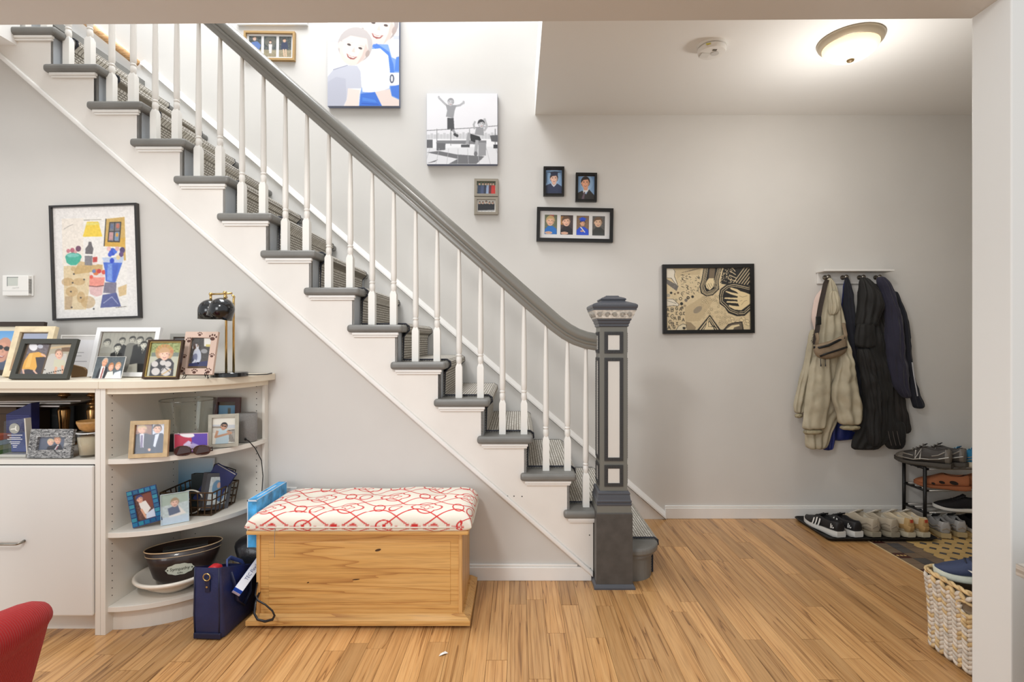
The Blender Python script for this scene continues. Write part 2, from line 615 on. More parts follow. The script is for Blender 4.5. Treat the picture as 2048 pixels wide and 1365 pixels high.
p_out, p_in = runner_path(0.011), runner_path(0.001)
ct = MB()
nn = len(p_out)
vs = [(p[0], Y0c, p[1]) for p in p_out] + [(p[0], Y1c, p[1]) for p in p_out] + [(p[0], Y0c, p[1]) for p in p_in] + [(p[0], Y1c, p[1]) for p in p_in]
fs = []
for i in range(nn - 1):
    fs += [(i, i + nn, i + 1 + nn, i + 1), (i, i + 1, i + 1 + 2 * nn, i + 2 * nn), (i + nn, i + 3 * nn, i + 1 + 3 * nn, i + 1 + nn)]
ct.add(vs, fs)
mc = mat('carpet_weave', (170, 164, 152), 0.95)
_nt = mc.node_tree
_geo = _nt.nodes.new('ShaderNodeNewGeometry')
_mp = _nt.nodes.new('ShaderNodeMapping'); _mp.inputs['Rotation'].default_value = (PI / 2, 0, 0)
_sep = _nt.nodes.new('ShaderNodeSeparateXYZ'); _nt.links.new(_geo.outputs['Position'], _sep.inputs[0])
_ad = _nt.nodes.new('ShaderNodeMath'); _ad.operation = 'SUBTRACT'
_nt.links.new(_sep.outputs['X'], _ad.inputs[0]); _nt.links.new(_sep.outputs['Z'], _ad.inputs[1])
_cb = _nt.nodes.new('ShaderNodeCombineXYZ')
_nt.links.new(_sep.outputs['Y'], _cb.inputs[0]); _nt.links.new(_ad.outputs[0], _cb.inputs[1])
_br = _nt.nodes.new('ShaderNodeTexBrick')
_br.inputs['Scale'].default_value = 1.0
_br.inputs['Brick Width'].default_value = 0.022
_br.inputs['Row Height'].default_value = 0.013
_br.inputs['Mortar Size'].default_value = 0.0028
_br.inputs['Mortar Smooth'].default_value = 0.6
_br.inputs['Color1'].default_value = lin((208, 204, 196)); _br.inputs['Color2'].default_value = lin((186, 181, 171)); _br.inputs['Mortar'].default_value = lin((116, 109, 98))
_nt.links.new(_cb.outputs[0], _br.inputs['Vector'])
_b = _nt.nodes['Principled BSDF']
_nt.links.new(_br.outputs['Color'], _b.inputs['Base Color'])
_bp = _nt.nodes.new('ShaderNodeBump'); _bp.inputs['Strength'].default_value = 0.7; _bp.inputs['Distance'].default_value = 0.004; _bp.invert = True
_nt.links.new(_br.outputs['Fac'], _bp.inputs['Height']); _nt.links.new(_bp.outputs['Normal'], _b.inputs['Normal'])
rn = lp(ct.build('carpet_runner', mc, stair))
ed = MB().tube([(p[0], Y0c - 0.001, p[1]) for p in runner_path(0.008)], 0.0045, 6)
ed.tube([(p[0], Y1c + 0.001, p[1]) for p in runner_path(0.008)], 0.0045, 6)
ed.build('binding', mat('carpet_binding', (48, 50, 58), 0.8), rn)

# handrail
rb = [(-2.60, 1.365 + 0.8845 * 2.633), (-1.373, 2.6086), (-0.6, 1.9248), (-0.1, 1.4826), (0.033, 1.365), (0.10, 1.3065), (0.165, 1.2495), (0.225, 1.205), (0.28, 1.175), (0.335, 1.156), (0.385, 1.147), (0.418, 1.145)]


def rail_z(x):
    for (xa, za), (xb, zb) in zip(rb, rb[1:]):
        if xa <= x <= xb:
            return za + (zb - za) * (x - xa) / (xb - xa)
    return rb[-1][1]


prof = [(-0.020, 0.0), (0.020, 0.0), (0.024, 0.008), (0.024, 0.022), (0.030, 0.026), (0.031, 0.034), (0.026, 0.038), (0.034, 0.048), (0.036, 0.060), (0.032, 0.074), (0.020, 0.084), (0.0, 0.088),
        (-0.020, 0.084), (-0.032, 0.074), (-0.036, 0.060), (-0.034, 0.048), (-0.026, 0.038), (-0.031, 0.034), (-0.030, 0.026), (-0.024, 0.022), (-0.024, 0.008)]
rings = []
YR = 2.685
for i, (x, z) in enumerate(rb):
    xa, za = rb[max(i - 1, 0)]
    xb, zb = rb[min(i + 1, len(rb) - 1)]
    t = Vector((xb - xa, 0, zb - za)).normalized()
    nrm = Vector((-t.z, 0, t.x))
    rings.append([(x + nrm.x * h, YR + d, z + nrm.z * h) for d, h in prof])
lp(MB().loft(rings).build('handrail', M_rail, stair, auto=50))
# balusters: square foot, chamfered shoulder, ring, tapering shaft
M_bal = mat('baluster_paint_white', (228, 225, 219), 0.4, bump=0.05, bscale=40)
YBAL = 2.685
for k in range(2, NT + 1):
    left = 954 - 86.8 * (k - 4)
    for d in ((44,) if k == 2 else (51, 94)):
        xb = WX(left + d, YBAL)
        zt = rail_z(xb) + 0.01
        z0 = TZ(k)
        if zt - z0 < 0.5:
            continue
        b_ = MB()
        h = 0.0165
        sq = lambda q, zz: [(-q, -q, zz), (q, -q, zz), (q, q, zz), (-q, q, zz)]
        b_.loft([sq(h, 0), sq(h, 0.155), sq(0.009, 0.175)])
        L_ = zt - z0
        b_.lathe([(0.0105, 0.165), (0.0135, 0.176), (0.015, 0.190), (0.0135, 0.204), (0.0115, 0.208), (0.0145, 0.213), (0.0145, 0.217), (0.0115, 0.221), (0.0145, 0.232), (0.0148, 0.26), (0.0135, 0.45), (0.0088, L_)], 12)
        b_.build('baluster', M_bal, stair, loc=(xb - SX, YBAL - SY, z0), auto=40)

# newel post
NXc, NYc = 0.4667, 2.638
newel = bpy.data.objects.new('newel_post', None)
C.objects.link(newel)
newel.parent = stair
newel.location = (NXc - SX, NYc - SY, 0)


def sqr(rows):
    return [[(-q, -q, z), (q, -q, z), (q, q, z), (-q, q, z)] for q, z in rows]


MB().loft(sqr([(0.099, 0), (0.099, 0.008), (0.096, 0.016), (0.0885, 0.022)])).build('base_moulding', M_newel_slate, newel)
MB().loft(sqr([(0.0875, 0.02), (0.0875, 0.360), (0.086, 0.365)])).build('base', M_newel_dark, newel)
MB().loft(sqr([(0.084, 0.365), (0.082, 0.398)])).build('plinth', M_newel, newel)
MB().loft(sqr([(0.083, 0.398), (0.084, 0.402), (0.084, 0.408), (0.081, 0.411), (0.084, 0.415), (0.084, 0.422), (0.080, 0.426), (0.078, 0.440), (0.076, 0.450), (0.078, 0.453), (0.077, 0.460), (0.070, 0.466)])).build('lower_moulding', M_newel_slate, newel)
MB().loft(sqr([(0.066, 0.464), (0.066, 1.27)])).build('shaft', M_newel, newel)
MB().loft(sqr([(0.067, 1.262), (0.072, 1.266), (0.072, 1.276), (0.076, 1.280), (0.078, 1.292), (0.083, 1.296), (0.083, 1.302)])).build('neck_moulding', M_newel_slate, newel)
band = MB().loft(sqr([(0.078, 1.300), (0.086, 1.304), (0.090, 1.315), (0.097, 1.330), (0.101, 1.338), (0.103, 1.342)]))
bo = band.build('capital_band', M_silver, newel)
scr = MB()
for side in range(4):
    R_ = rotm('Z', 90 * side)
    for i in range(5):
        cx_ = -0.072 + i * 0.036
        sp = []
        for q in range(15):
            a = q / 14 * 3.6 * PI
            r_ = 0.0135 * (1 - q / 17)
            zz = 1.321 + r_ * math.sin(a) * 0.95
            yy = -(0.0935 + (zz - 1.321) * 0.42) - 0.0004
            sp.append(R_ @ Vector((cx_ + r_ * math.cos(a) * (1 if i % 2 else -1), yy, zz)))
        scr.tube(sp, 0.0022, 5)
scr.build('scroll_relief', mat('newel_relief_silver', (164, 160, 152), 0.5), bo, smooth=True)
MB().loft(sqr([(0.100, 1.340), (0.104, 1.343), (0.104, 1.350), (0.107, 1.353), (0.109, 1.362), (0.108, 1.368), (0.100, 1.374), (0.060, 1.388)])).build('cap', M_newel_slate, newel)
MB().loft(sqr([(0.058, 1.384), (0.058, 1.392), (0.063, 1.396), (0.060, 1.402), (0.052, 1.406), (0.034, 1.412), (0.030, 1.417), (0.0, 1.418)])).build('finial', M_newel_slate, newel)
M_bead = mat('newel_frame_charcoal', (60, 60, 60), 0.45, bump=0.3, bscale=160)
for side in range(4):
    R_ = rotm('Z', 90 * side)
    for z0, z1 in ((0.488, 0.592), (0.612, 1.1125), (1.134, 1.239)):
        wd, bw = 0.045, 0.0165
        fr_ = MB()
        y_ = -0.066
        for (a0, a1, b0, b1) in ((-wd, wd, z0, z0 + bw), (-wd, wd, z1 - bw, z1), (-wd, -wd + bw, z0 + bw, z1 - bw), (wd - bw, wd, z0 + bw, z1 - bw)):
            fr_.box(a0, a1, y_ - 0.005, y_ + 0.001, b0, b1, 0, R_)
        # bead row
        st = 0.0085
        for sgn in (-1, 1):
            q = z0 + 0.008
            while q < z1 - 0.005:
                fr_.box(sgn * (wd - bw / 2) - 0.004, sgn * (wd - bw / 2) + 0.004, y_ - 0.0075, y_ - 0.005, q, q + st * 0.55, 0, R_)
                q += st
        q = -wd + 0.014
        while q < wd - 0.014:
            for zz in (z0 + bw / 2, z1 - bw / 2):
                fr_.box(q, q + st * 0.55, y_ - 0.0075, y_ - 0.005, zz - 0.004, zz + 0.004, 0, R_)
            q += st
        fo = fr_.build('panel_frame', M_bead, newel)
        MB().box(-wd + bw, wd - bw, y_ - 0.002, y_ + 0.001, z0 + bw, z1 - bw, 0, R_).build('panel', mat('newel_panel_white', (214, 210, 203), 0.5), fo)
# old nail holes in the stringer
for px, py in ((1003, 994), (1015, 993), (1028, 993), (1044, 993.5), (1179, 1071)):
    MB().lathe([(0.003, 0), (0.003, 0.0008), (0.0, 0.0008)], 8, 0, trn(WX(px, 2.634) - SX, 2.634 - SY, WZ(py, 2.634)) @ rotm('X', 90)).build('nail_hole', mat('hole_black', (30, 28, 26), 0.9), stair)

# ================================================================== FURNITURE
M_lam = mat('laminate_white', (226, 221, 211), 0.38, bump=0.03, bscale=25)
M_lamd = mat('laminate_white_door', (222, 219, 213), 0.4, bump=0.03, bscale=25)
M_edge = mat('laminate_edge_cream', (224, 214, 194), 0.4)
M_hole = mat('peg_hole_dark', (40, 36, 32), 0.8)
ZT = 1.033          # top of both units
ZSH = 0.712         # first shelf

cab = thing('storage_cabinet', 'white laminate cabinet with open cubby above a flat door, left of corner shelf', 'cabinet', (-2.35, 2.4, 0))


def cp(mb, name, m, par=cab, off=(2.35, -2.4), **k):
    return mb.build(name, m, par, loc=(off[0], off[1], 0), **k)


cp(MB().box(-3.0, -1.692, 2.138, 2.648, 1.001, ZT), 'top', M_edge, bevel=0.003)
cp(MB().box(-3.0, -1.712, 2.150, 2.165, 0.985, 1.001), 'top_rail', M_edge)
cp(MB().box(-1.714, -1.693, 2.150, 2.648, 0.0, 1.001), 'side_panel', M_lam, bevel=0.001)
cp(MB().box(-3.0, -2.98, 2.150, 2.648, 0.0, 1.001), 'side_panel', M_lam)
cp(MB().box(-2.98, -1.714, 2.160, 2.640, ZSH - 0.02, ZSH), 'shelf', M_lam)
cp(MB().box(-2.98, -1.714, 2.640, 2.648, 0.06, 1.001), 'back_panel', mat('cabinet_back_board', (120, 110, 96), 0.6))
cp(MB().box(-2.98, -1.714, 2.20, 2.215, 0.0, 0.10), 'toe_kick', M_lam)
cp(MB().box(-2.98, -1.714, 2.17, 2.64, 0.085, 0.10), 'bottom_panel', M_lam)
dr = cp(MB().box(-2.975, -1.7165, 2.140, 2.158, 0.082, 0.690), 'door', M_lamd, bevel=0.006, seg=2)
hz_ = WZ(1088, 2.12)
hn = MB().tube([(WX(42, 2.125), 2.140, hz_ + 0.004), (WX(40, 2.118), 2.124, hz_ + 0.003), (WX(32, 2.112), 2.115, hz_), (-2.25, 2.112, hz_), (-2.27, 2.124, hz_), (-2.272, 2.14, hz_)], 0.005, 8)
hn.build('handle', mat('brushed_nickel', (150, 145, 136), 0.3, 1.0), dr, smooth=True)

# quarter-round corner shelf
CSX, CSY = -1.672, 2.632
corner = thing('corner_shelf', 'white quarter-round corner shelf unit with curved shelves against grey wall', 'shelf', (CSX + 0.2, CSY - 0.2, 0))
co = (-(CSX + 0.2), -(CSY - 0.2))


def quarter(a, b, n=18):
    pts = [(CSX, CSY)]
    for i in range(n + 1):
        t = PI / 2 * i / n
        pts.append((CSX + a * math.sin(t), CSY - b * math.cos(t)))
    return pts


def quarter_strip(a, b, th, n=18):
    o = [(CSX + a * math.sin(PI / 2 * i / n), CSY - b * math.cos(PI / 2 * i / n)) for i in range(n + 1)]
    q = [(CSX + (a - th) * math.sin(PI / 2 * i / n), CSY - (b - th) * math.cos(PI / 2 * i / n)) for i in range(n, -1, -1)]
    return o + q


def kp(mb, name, m, **k):
    return cp(mb, name, m, corner, co, **k)


kp(MB().box(-1.692, CSX, 2.150, 2.648, 0.0, 1.001), 'side_panel', M_lam, bevel=0.001)
kp(MB().box(CSX, -1.246, CSY, 2.650, 0.0, 1.001), 'back_panel', M_lam)
kp(MB().box(-1.258, -1.246, CSY - 0.02, CSY, 0.0, 1.001), 'edge_strip', M_lam)
tp = [(p[0] - (0.02 if i in (0, 1) else 0), p[1]) for i, p in enumerate(quarter(0.462, 0.494))]
tp[0] = (CSX - 0.02, 2.65)
tp.append((CSX + 0.462, 2.65))
kp(MB().prism(tp, 1.001, ZT, 'XY'), 'top', M_edge, bevel=0.003)
kp(MB().prism(quarter_strip(0.435, 0.474, 0.014), 0.978, 1.001, 'XY'), 'top_rail', M_edge)
for z in (ZSH, 0.411, 0.108):
    kp(MB().prism(quarter(0.428, 0.470), z - 0.021, z, 'XY'), 'shelf', M_lam, bevel=0.001)
kp(MB().prism(quarter_strip(0.41, 0.44, 0.015), 0.0, 0.087, 'XY'), 'toe_kick', M_lam)
pg = MB()
z = 0.145
while z < 0.975:
    for y_ in (2.186, 2.575):
        pg.tube([(CSX + 0.0006, y_, z), (CSX - 0.004, y_, z)], 0.0024, 8)
    for x_ in (-1.60, -1.296):
        pg.tube([(x_, CSY - 0.0006, z), (x_, CSY + 0.004, z)], 0.0024, 8)
    z += 0.0305
kp(pg, 'peg_holes', M_hole)['kind'] = 'stuff'

# pine chest
M_pine = wood_mat('pine_wood', (218, 172, 106), (209, 160, 92), (176, 124, 68), 'X', 1.0, 0.45, False, 0.04, 8.0, 8.0, 0.13, 0.45, 0.4)
M_pine2 = wood_mat('pine_wood_upright', (214, 168, 106), (205, 156, 94), (174, 124, 72), 'Z', 1.0, 0.45, False, 0.04, 8.0, 8.0, 0.13, 0.45, 0.4)
chest = thing('blanket_chest', 'pine blanket chest under the red patterned cushion', 'chest', (-0.665, 2.40, 0))


def hp(mb, name, m, **k):
    return cp(mb, name, m, chest, (0.665, -2.40), **k)


hp(MB().loft([[(-1.127, 2.195, 0.014), (-0.197, 2.195, 0.014), (-0.197, 2.600, 0.014), (-1.127, 2.600, 0.014)],
              [(-1.127, 2.195, 0.034), (-0.197, 2.195, 0.034), (-0.197, 2.600, 0.034), (-1.127, 2.600, 0.034)],
              [(-1.104, 2.222, 0.052), (-0.224, 2.222, 0.052), (-0.224, 2.585, 0.052), (-1.104, 2.585, 0.052)]]), 'plinth', M_pine)
fb = MB().box(-1.082, -0.2475, 2.232, 2.250, 0.045, 0.389)
hp(fb, 'front_board', M_pine)
hp(MB().box(-1.047, -0.282, 2.2295, 2.236, 0.085, 0.350), 'front_panel', M_pine, bevel=0.002)
for xa in (-1.0975, -0.2475):
    hp(MB().box(xa, xa + 0.0155, 2.226, 2.252, 0.05, 0.389), 'corner_post', M_pine2, bevel=0.002)
for xa in (-1.096, -0.246):
    hp(MB().box(xa, xa + 0.013, 2.252, 2.575, 0.045, 0.389), 'side_board', M_pine2)
hp(MB().box(-1.083, -0.246, 2.565, 2.578, 0.045, 0.389), 'back_board', M_pine)
hp(MB().box(-1.126, -0.203, 2.196, 2.600, 0.389, 0.407), 'lid', M_pine, bevel=0.005)
for xa in (-1.03, -0.27):
    for ya in (2.235, 2.54):
        hp(MB().box(xa - 0.012, xa + 0.012, ya, ya + 0.03, 0.0, 0.016), 'foot', mat('chest_foot', (140, 122, 102), 0.7))
# knots on the front board
for (px, py, rx, rz) in ((756, 1101, 0.013, 0.006), (712, 1160, 0.016, 0.003), (888, 1228, 0.003, 0.003), (616, 1166, 0.005, 0.003)):
    kx, kz = WX(px, 2.229), WZ(py, 2.229)
    kn = MB().add([(kx + rx * math.cos(a), 2.2292, kz + rz * math.sin(a + 0.5)) for a in [2 * PI * i / 10 for i in range(10)]], [list(range(10))])
    hp(kn, 'knot', mat('pine_knot', (72, 46, 24), 0.5))

# cushion with red trellis print
NXg, NYg = 460, 230
CXa, CXb, CYa, CYb = -1.128, -0.190, 2.188, 2.602
U, V = np.meshgrid(np.linspace(0, 1, NXg), np.linspace(0, 1, NYg))
uu, vv = 2 * U - 1, 2 * V - 1
# pull samples towards the edge so the rounded side is well resolved
uu = np.sign(uu) * (1 - (1 - np.abs(uu)) ** 1.25)
vv = np.sign(vv) * (1 - (1 - np.abs(vv)) ** 1.35)
puff = np.clip(1 - np.abs(uu) ** 14, 0, 1) ** 0.42 * np.clip(1 - np.abs(vv) ** 11, 0, 1) ** 0.42
Xw = (CXa + CXb) / 2 + (CXb - CXa) / 2 * uu
Yw = (CYa + CYb) / 2 + (CYb - CYa) / 2 * vv
tuft = np.zeros_like(puff)
for tx, ty in ((-0.95, 2.47), (-0.66, 2.50), (-0.36, 2.49), (-0.80, 2.30), (-0.50, 2.31)):
    tuft += np.exp(-((Xw - tx) ** 2 + (Yw - ty) ** 2) / 0.0025)
Zw = 0.424 + 0.062 * puff - 0.012 * tuft + 0.003 * np.sin(Xw * 23) * puff + 0.006 * uu * puff
# print in cloth coordinates (arc length approximated by adding the drop of the sides)
drop = 0.484 - Zw
Pu = Xw + np.sign(uu) * drop * (np.abs(uu) > 0.9)
Pv = Yw + np.sign(vv) * drop * (np.abs(vv) > 0.85)
px_, py_ = 0.335, 0.30
red = np.zeros_like(Pu)
LW = 0.0040


def ink(d, w):
    return np.clip((w - d) / 0.0022 + 0.5, 0, 1)


for sgn in (-1, 1):
    for ph in (0.0, 0.5):
        f = ((Pv - 2.18) / py_ + ph + sgn * 0.17 * np.sin(2 * PI * Pu / px_ + ph * 2 * PI)) % 1.0
        f = np.minimum(f, 1 - f) * py_
        red = np.maximum(red, ink(f, LW * 1.1))
for row in range(-3, 4):
    for colm in range(-6, 3):
        cx_ = colm * px_ + (0.5 * px_ if row % 2 else 0) - 0.05
        cy_ = 2.18 + row * py_ / 2 + 0.075
        dx, dy = Pu - cx_, (Pv - cy_) * 1.15
        r = np.sqrt(dx ** 2 + dy ** 2)
        th = np.arctan2(dy, dx)
        red = np.maximum(red, ink(np.abs(r - 0.055 * (1 + 0.28 * np.abs(np.cos(2 * th)) - 0.12)), LW))
        red = np.maximum(red, ink(np.abs(r - 0.021 * (1 + 0.25 * np.cos(4 * th))), LW * 0.8))
        for s_ in (-1, 1):
            dx2, dy2 = Pu - cx_ - px_ / 2 - s_ * 0.034, (Pv - cy_)
            rr = np.sqrt((dx2 / 0.024) ** 2 + ((dy2 - s_ * dx2 * 0.4) / 0.036) ** 2)
            red = np.maximum(red, ink(np.abs(rr - 1) * 0.028, LW * 0.9))
cols = red[..., None] * np.array(lin((196, 46, 44))) + (1 - red[..., None]) * np.array(lin((224, 217, 203)))
verts = np.stack([Xw, Yw, Zw], -1).reshape(-1, 3)
idx = np.arange(NXg * NYg).reshape(NYg, NXg)
quads = np.stack([idx[:-1, :-1], idx[:-1, 1:], idx[1:, 1:], idx[1:, :-1]], -1).reshape(-1, 4)
top_n = len(verts)
# lower sheet: mirrored, pressed flat on the lid
Zl = np.maximum(0.408, 0.424 - 0.030 * puff)
edge_in = 0.0
verts2 = np.stack([Xw, Yw, Zl], -1).reshape(-1, 3)
step = 5
ii = idx[::step, ::step]
sel = sorted(set(ii.flatten().tolist()) | set(idx[-1].tolist()))
allv = np.concatenate([verts, verts2])
q2 = np.stack([idx[:-1, :-1], idx[1:, :-1], idx[1:, 1:], idx[:-1, 1:]], -1)
rim = np.zeros(q2.shape[:2], dtype=bool)
rim[:46] = True; rim[-46:] = True; rim[:, :46] = True; rim[:, -46:] = True
q2 = q2[rim].reshape(-1, 4) + top_n
me = bpy.data.meshes.new('cushion')
me.from_pydata(allv.tolist(), [], np.concatenate([quads, q2]).tolist())
ca = me.color_attributes.new('print', 'FLOAT_COLOR', 'POINT')
ca.data.foreach_set('color', np.concatenate([cols.reshape(-1, 4), cols.reshape(-1, 4)]).astype(np.float32).flatten())
me.polygons.foreach_set('use_smooth', [True] * len(me.polygons))
me.materials.append(attr_mat('cushion_print', 0.9, 0, 0.25, 500))
cush = thing('seat_cushion', 'cream bench cushion with red trellis print lying on the pine chest', 'cushion', (-0.66, 2.395, 0.408))
obj('cover', me, cush, loc=(0.66, -2.395, -0.408))
MB().tube([(-1.0, 2.188, 0.424), (-1.001, 2.186, 0.405), (-1.0015, 2.184, 0.36), (-1.003, 2.190, 0.30)], 0.0009, 5).build('loose_thread', mat('thread_grey', (120, 122, 128), 0.8), cush, loc=(0.66, -2.395, -0.408))
pipe = []
for i in range(80):
    a = 2 * PI * i / 80
    ca_, sa_ = math.cos(a), math.sin(a)
    e_ = 0.16
    pipe.append(((CXa + CXb) / 2 + (CXb - CXa) / 2 * math.copysign(abs(ca_) ** e_, ca_), (CYa + CYb) / 2 + (CYb - CYa) / 2 * math.copysign(abs(sa_) ** e_, sa_), 0.424))
MB().tube(pipe, 0.0035, 6, closed=True).build('piping', mat('cushion_piping', (206, 198, 184), 0.9), cush, loc=(0.66, -2.395, -0.408), smooth=True)

# red armchair corner at the lower left
M_red = mat('red_ribbed_fabric', (158, 20, 20), 0.85, sheen=0.08)
_nt = M_red.node_tree
_g = _nt.nodes.new('ShaderNodeNewGeometry'); _w = _nt.nodes.new('ShaderNodeTexWave')
_w.bands_direction = 'Y'; _w.inputs['Scale'].default_value = 55; _w.inputs['Distortion'].default_value = 0.6
_nt.links.new(_g.outputs['Position'], _w.inputs['Vector'])
_bp = _nt.nodes.new('ShaderNodeBump'); _bp.inputs['Strength'].default_value = 0.5; _bp.inputs['Distance'].default_value = 0.003
_nt.links.new(_w.outputs['Color'], _bp.inputs['Height']); _nt.links.new(_bp.outputs['Normal'], _nt.nodes['Principled BSDF'].inputs['Normal'])
arm_ch = thing('armchair', 'red ribbed fabric armchair, only its rolled arm in view', 'armchair', (-1.45, 1.0, 0))


def arm_rings(x_in):
    rings = []
    for t in [0, 0.06, 0.16, 0.3, 0.5, 0.75, 1.0]:
        y = 1.365 - 0.62 * t
        r = (0.030 + 0.018 * min(1, t / 0.16) ** 0.5 + 0.028 * t) if t > 0 else 0.018
        zc = 0.508 - 0.004 * t
        xc = -1.208 - 0.02 * t
        ring = []
        for i in range(13):                     # over the roll from the outside seam to the inside
            a = -0.35 * PI + i / 12 * 1.5 * PI
            ring.append((xc + r * 1.05 * math.cos(a), y, zc + r * math.sin(a)))
        ring.append((xc - r * 0.75, y, zc - r * 1.5))
        ring.append((xc - 0.035, y + 0.0, 0.10))
        ring.append((xc - 0.010 - 0.085, y + 0.0, 0.10))
        ring = ring[:14] + [(xc - 0.11, y, 0.12), (xc - 0.080 + 0.03 * t, y, 0.12)]
        rings.append(ring)
    return rings


ao = (1.45, -1.0)
cp(MB().loft(arm_rings(0)), 'arm', M_red, arm_ch, ao, auto=60, subd=1)
cp(MB().box(-2.0, -1.30, 0.75, 1.35, 0.12, 0.40), 'seat', M_red, arm_ch, ao, bevel=0.04, seg=3)
cp(MB().box(-2.08, -1.92, 0.74, 1.36, 0.12, 0.78), 'backrest', M_red, arm_ch, ao, bevel=0.05, seg=3)
for lx in (-2.0, -1.34):
    for ly in (0.82, 1.28):
        cp(MB().lathe([(0.016, 0), (0.022, 0.13)], 10, 0, trn(lx, ly, 0)), 'leg', mat('chair_leg_dark', (50, 36, 28), 0.4), arm_ch, ao)

# side table in the dining room, right edge
M_greyoak = wood_mat('grey_oak', (196, 188, 178), (184, 176, 166), (150, 142, 132), 'Y', 1.0, 0.5, False, 0, 10)
tb = thing('side_table', 'pale grey wood cabinet end standing before the right wall', 'table', (1.7, 1.2, 0))
to = (-1.7, -1.2)
cp(MB().box(1.362, 2.05, 0.95, 1.45, 0.556, 0.588), 'top', M_greyoak, tb, to, bevel=0.002)
cp(MB().box(1.376, 1.396, 0.965, 1.44, 0.0, 0.556), 'side_panel', M_greyoak, tb, to)
cp(MB().box(2.02, 2.04, 0.965, 1.44, 0.0, 0.556), 'side_panel', M_greyoak, tb, to)
cp(MB().box(1.396, 2.02, 1.42, 1.44, 0.05, 0.556), 'back_panel', M_greyoak, tb, to)
cp(MB().box(1.396, 2.02, 0.97, 1.42, 0.05, 0.07), 'shelf', M_greyoak, tb, to)

# ceiling light of the hall
LX, LY = 1.679, 2.673
cl = thing('ceiling_light', 'lit flush dome ceiling light with frosted glass and brass finial', 'light', (LX, LY, ZC))
M_pew = mat('fixture_champagne', (176, 162, 140), 0.4, 0.3)
MB().lathe([(0.150, 0.0), (0.150, -0.008), (0.146, -0.018), (0.140, -0.024), (0.132, -0.032), (0.128, -0.034)], 40).build('rim', M_pew, cl, smooth=True)
dome = [(0.128, -0.030)]
for i in range(1, 11):
    a = PI / 2 * i / 10
    dome.append((max(0.128 * math.cos(a), 0.002), -0.030 - 0.072 * math.sin(a)))
md = mat('frosted_glass_lit', (250, 236, 205), 0.4, emit=(255, 232, 190), estr=0.8)
MB().lathe(dome, 40).build('shade', md, cl, smooth=True)
MB().lathe([(0.006, -0.098), (0.018, -0.101), (0.016, -0.108), (0.006, -0.113), (0.0005, -0.115)], 16).build('finial', mat('finial_brass', (104, 84, 56), 0.5, 0.3), cl, smooth=True)
pl = bpy.data.lights.new('hall_glow_light', 'POINT')
pl.energy, pl.color, pl.shadow_soft_size = 12, (1.0, 0.975, 0.935), 0.10
plo = bpy.data.objects.new('hall_glow_light', pl)
plo.location = (LX, LY, ZC - 0.45)  # unseen light floating well below the dome, evens the ceiling glow
C.objects.link(plo)

# smoke detector
sdx, sdy = 0.997, 2.72
sd = thing('smoke_detector', 'round white smoke detector on the hall ceiling', 'smoke detector', (sdx, sdy, ZC))
M_pl = mat('plastic_white', (232, 230, 225), 0.4)
MB().lathe([(0.072, 0), (0.072, -0.014)], 36).build('mounting_plate', M_pl, sd, auto=40)
MB().lathe([(0.064, -0.014), (0.070, -0.020), (0.070, -0.034), (0.066, -0.042), (0.045, -0.046), (0.002, -0.047)], 36).build('body', M_pl, sd, auto=40)
MB().lathe([(0.020, -0.046), (0.020, -0.050), (0.002, -0.0505)], 24, 0, trn(0.012, -0.01, 0)).build('test_button', mat('plastic_grey', (206, 204, 200), 0.4), sd, auto=40)
MB().box(-0.010, 0.010, -0.046, -0.034, -0.0485, -0.044).build('sounder_grille', mat('grille_dark', (110, 104, 92), 0.6), sd)
MB().box(-0.055, -0.012, -0.012, 0.036, -0.0478, -0.0465).build('battery_cover', mat('plastic_grey_pale', (220, 218, 213), 0.4), sd)
MB().box(-0.034, -0.012, -0.0712, -0.066, -0.031, -0.024, 0, rotm('Z', -14)).build('sticker', mat('sticker_yellow', (206, 196, 96), 0.5), sd)

# thermostat
tx, tz = WX(33, 2.63), WZ(572, 2.63)
th_ = thing('thermostat', 'white wall thermostat with small grey screen', 'thermostat', (tx, 2.652, tz))
MB().box(-0.066, 0.068, -0.010, 0, -0.050, 0.054).build('back_plate', M_pl, th_, bevel=0.002)
MB().box(-0.066, 0.064, -0.028, -0.010, -0.050, 0.052).build('body', M_pl, th_, bevel=0.004)
MB().box(-0.038, 0.012, -0.029, -0.0275, 0.0, 0.040).build('screen', mat('lcd_grey', (196, 200, 192), 0.15), th_)
MB().box(-0.041, -0.038, -0.0292, -0.0275, -0.002, 0.042).box(-0.041, 0.014, -0.0292, -0.0275, 0.040, 0.043).build('screen_frame', mat('lcd_frame', (120, 124, 124), 0.4), th_)
MB().box(-0.014, 0.0, -0.0295, -0.028, -0.014, -0.008).box(0.004, 0.018, -0.0295, -0.028, -0.012, -0.006).build('button', mat('plastic_button', (214, 212, 207), 0.4), th_)
MB().box(-0.064, 0.062, -0.0284, -0.0275, -0.026, -0.0248).build('seam', mat('plastic_seam', (170, 168, 164), 0.5), th_)
vb = MB()
for i in range(12):
    vb.box(0.064, 0.0655, -0.026, -0.012, -0.036 + i * 0.006, -0.033 + i * 0.006)
vb.build('vent_slots', mat('vent_dark', (120, 118, 114), 0.6), th_)

# power outlet behind the cushion
po = thing('wall_outlet', 'white wall outlet half hidden behind the cushion', 'outlet', (WX(580, 2.65), 2.652, 0.405))
MB().box(-0.035, 0.035, -0.006, 0, -0.057, 0.057).build('cover_plate', M_pl, po, bevel=0.002)
MB().box(-0.015, 0.015, -0.0075, -0.006, 0.010, 0.038).box(-0.015, 0.015, -0.0075, -0.006, -0.038, -0.010).build('socket', mat('outlet_socket', (214, 211, 205), 0.4), po)

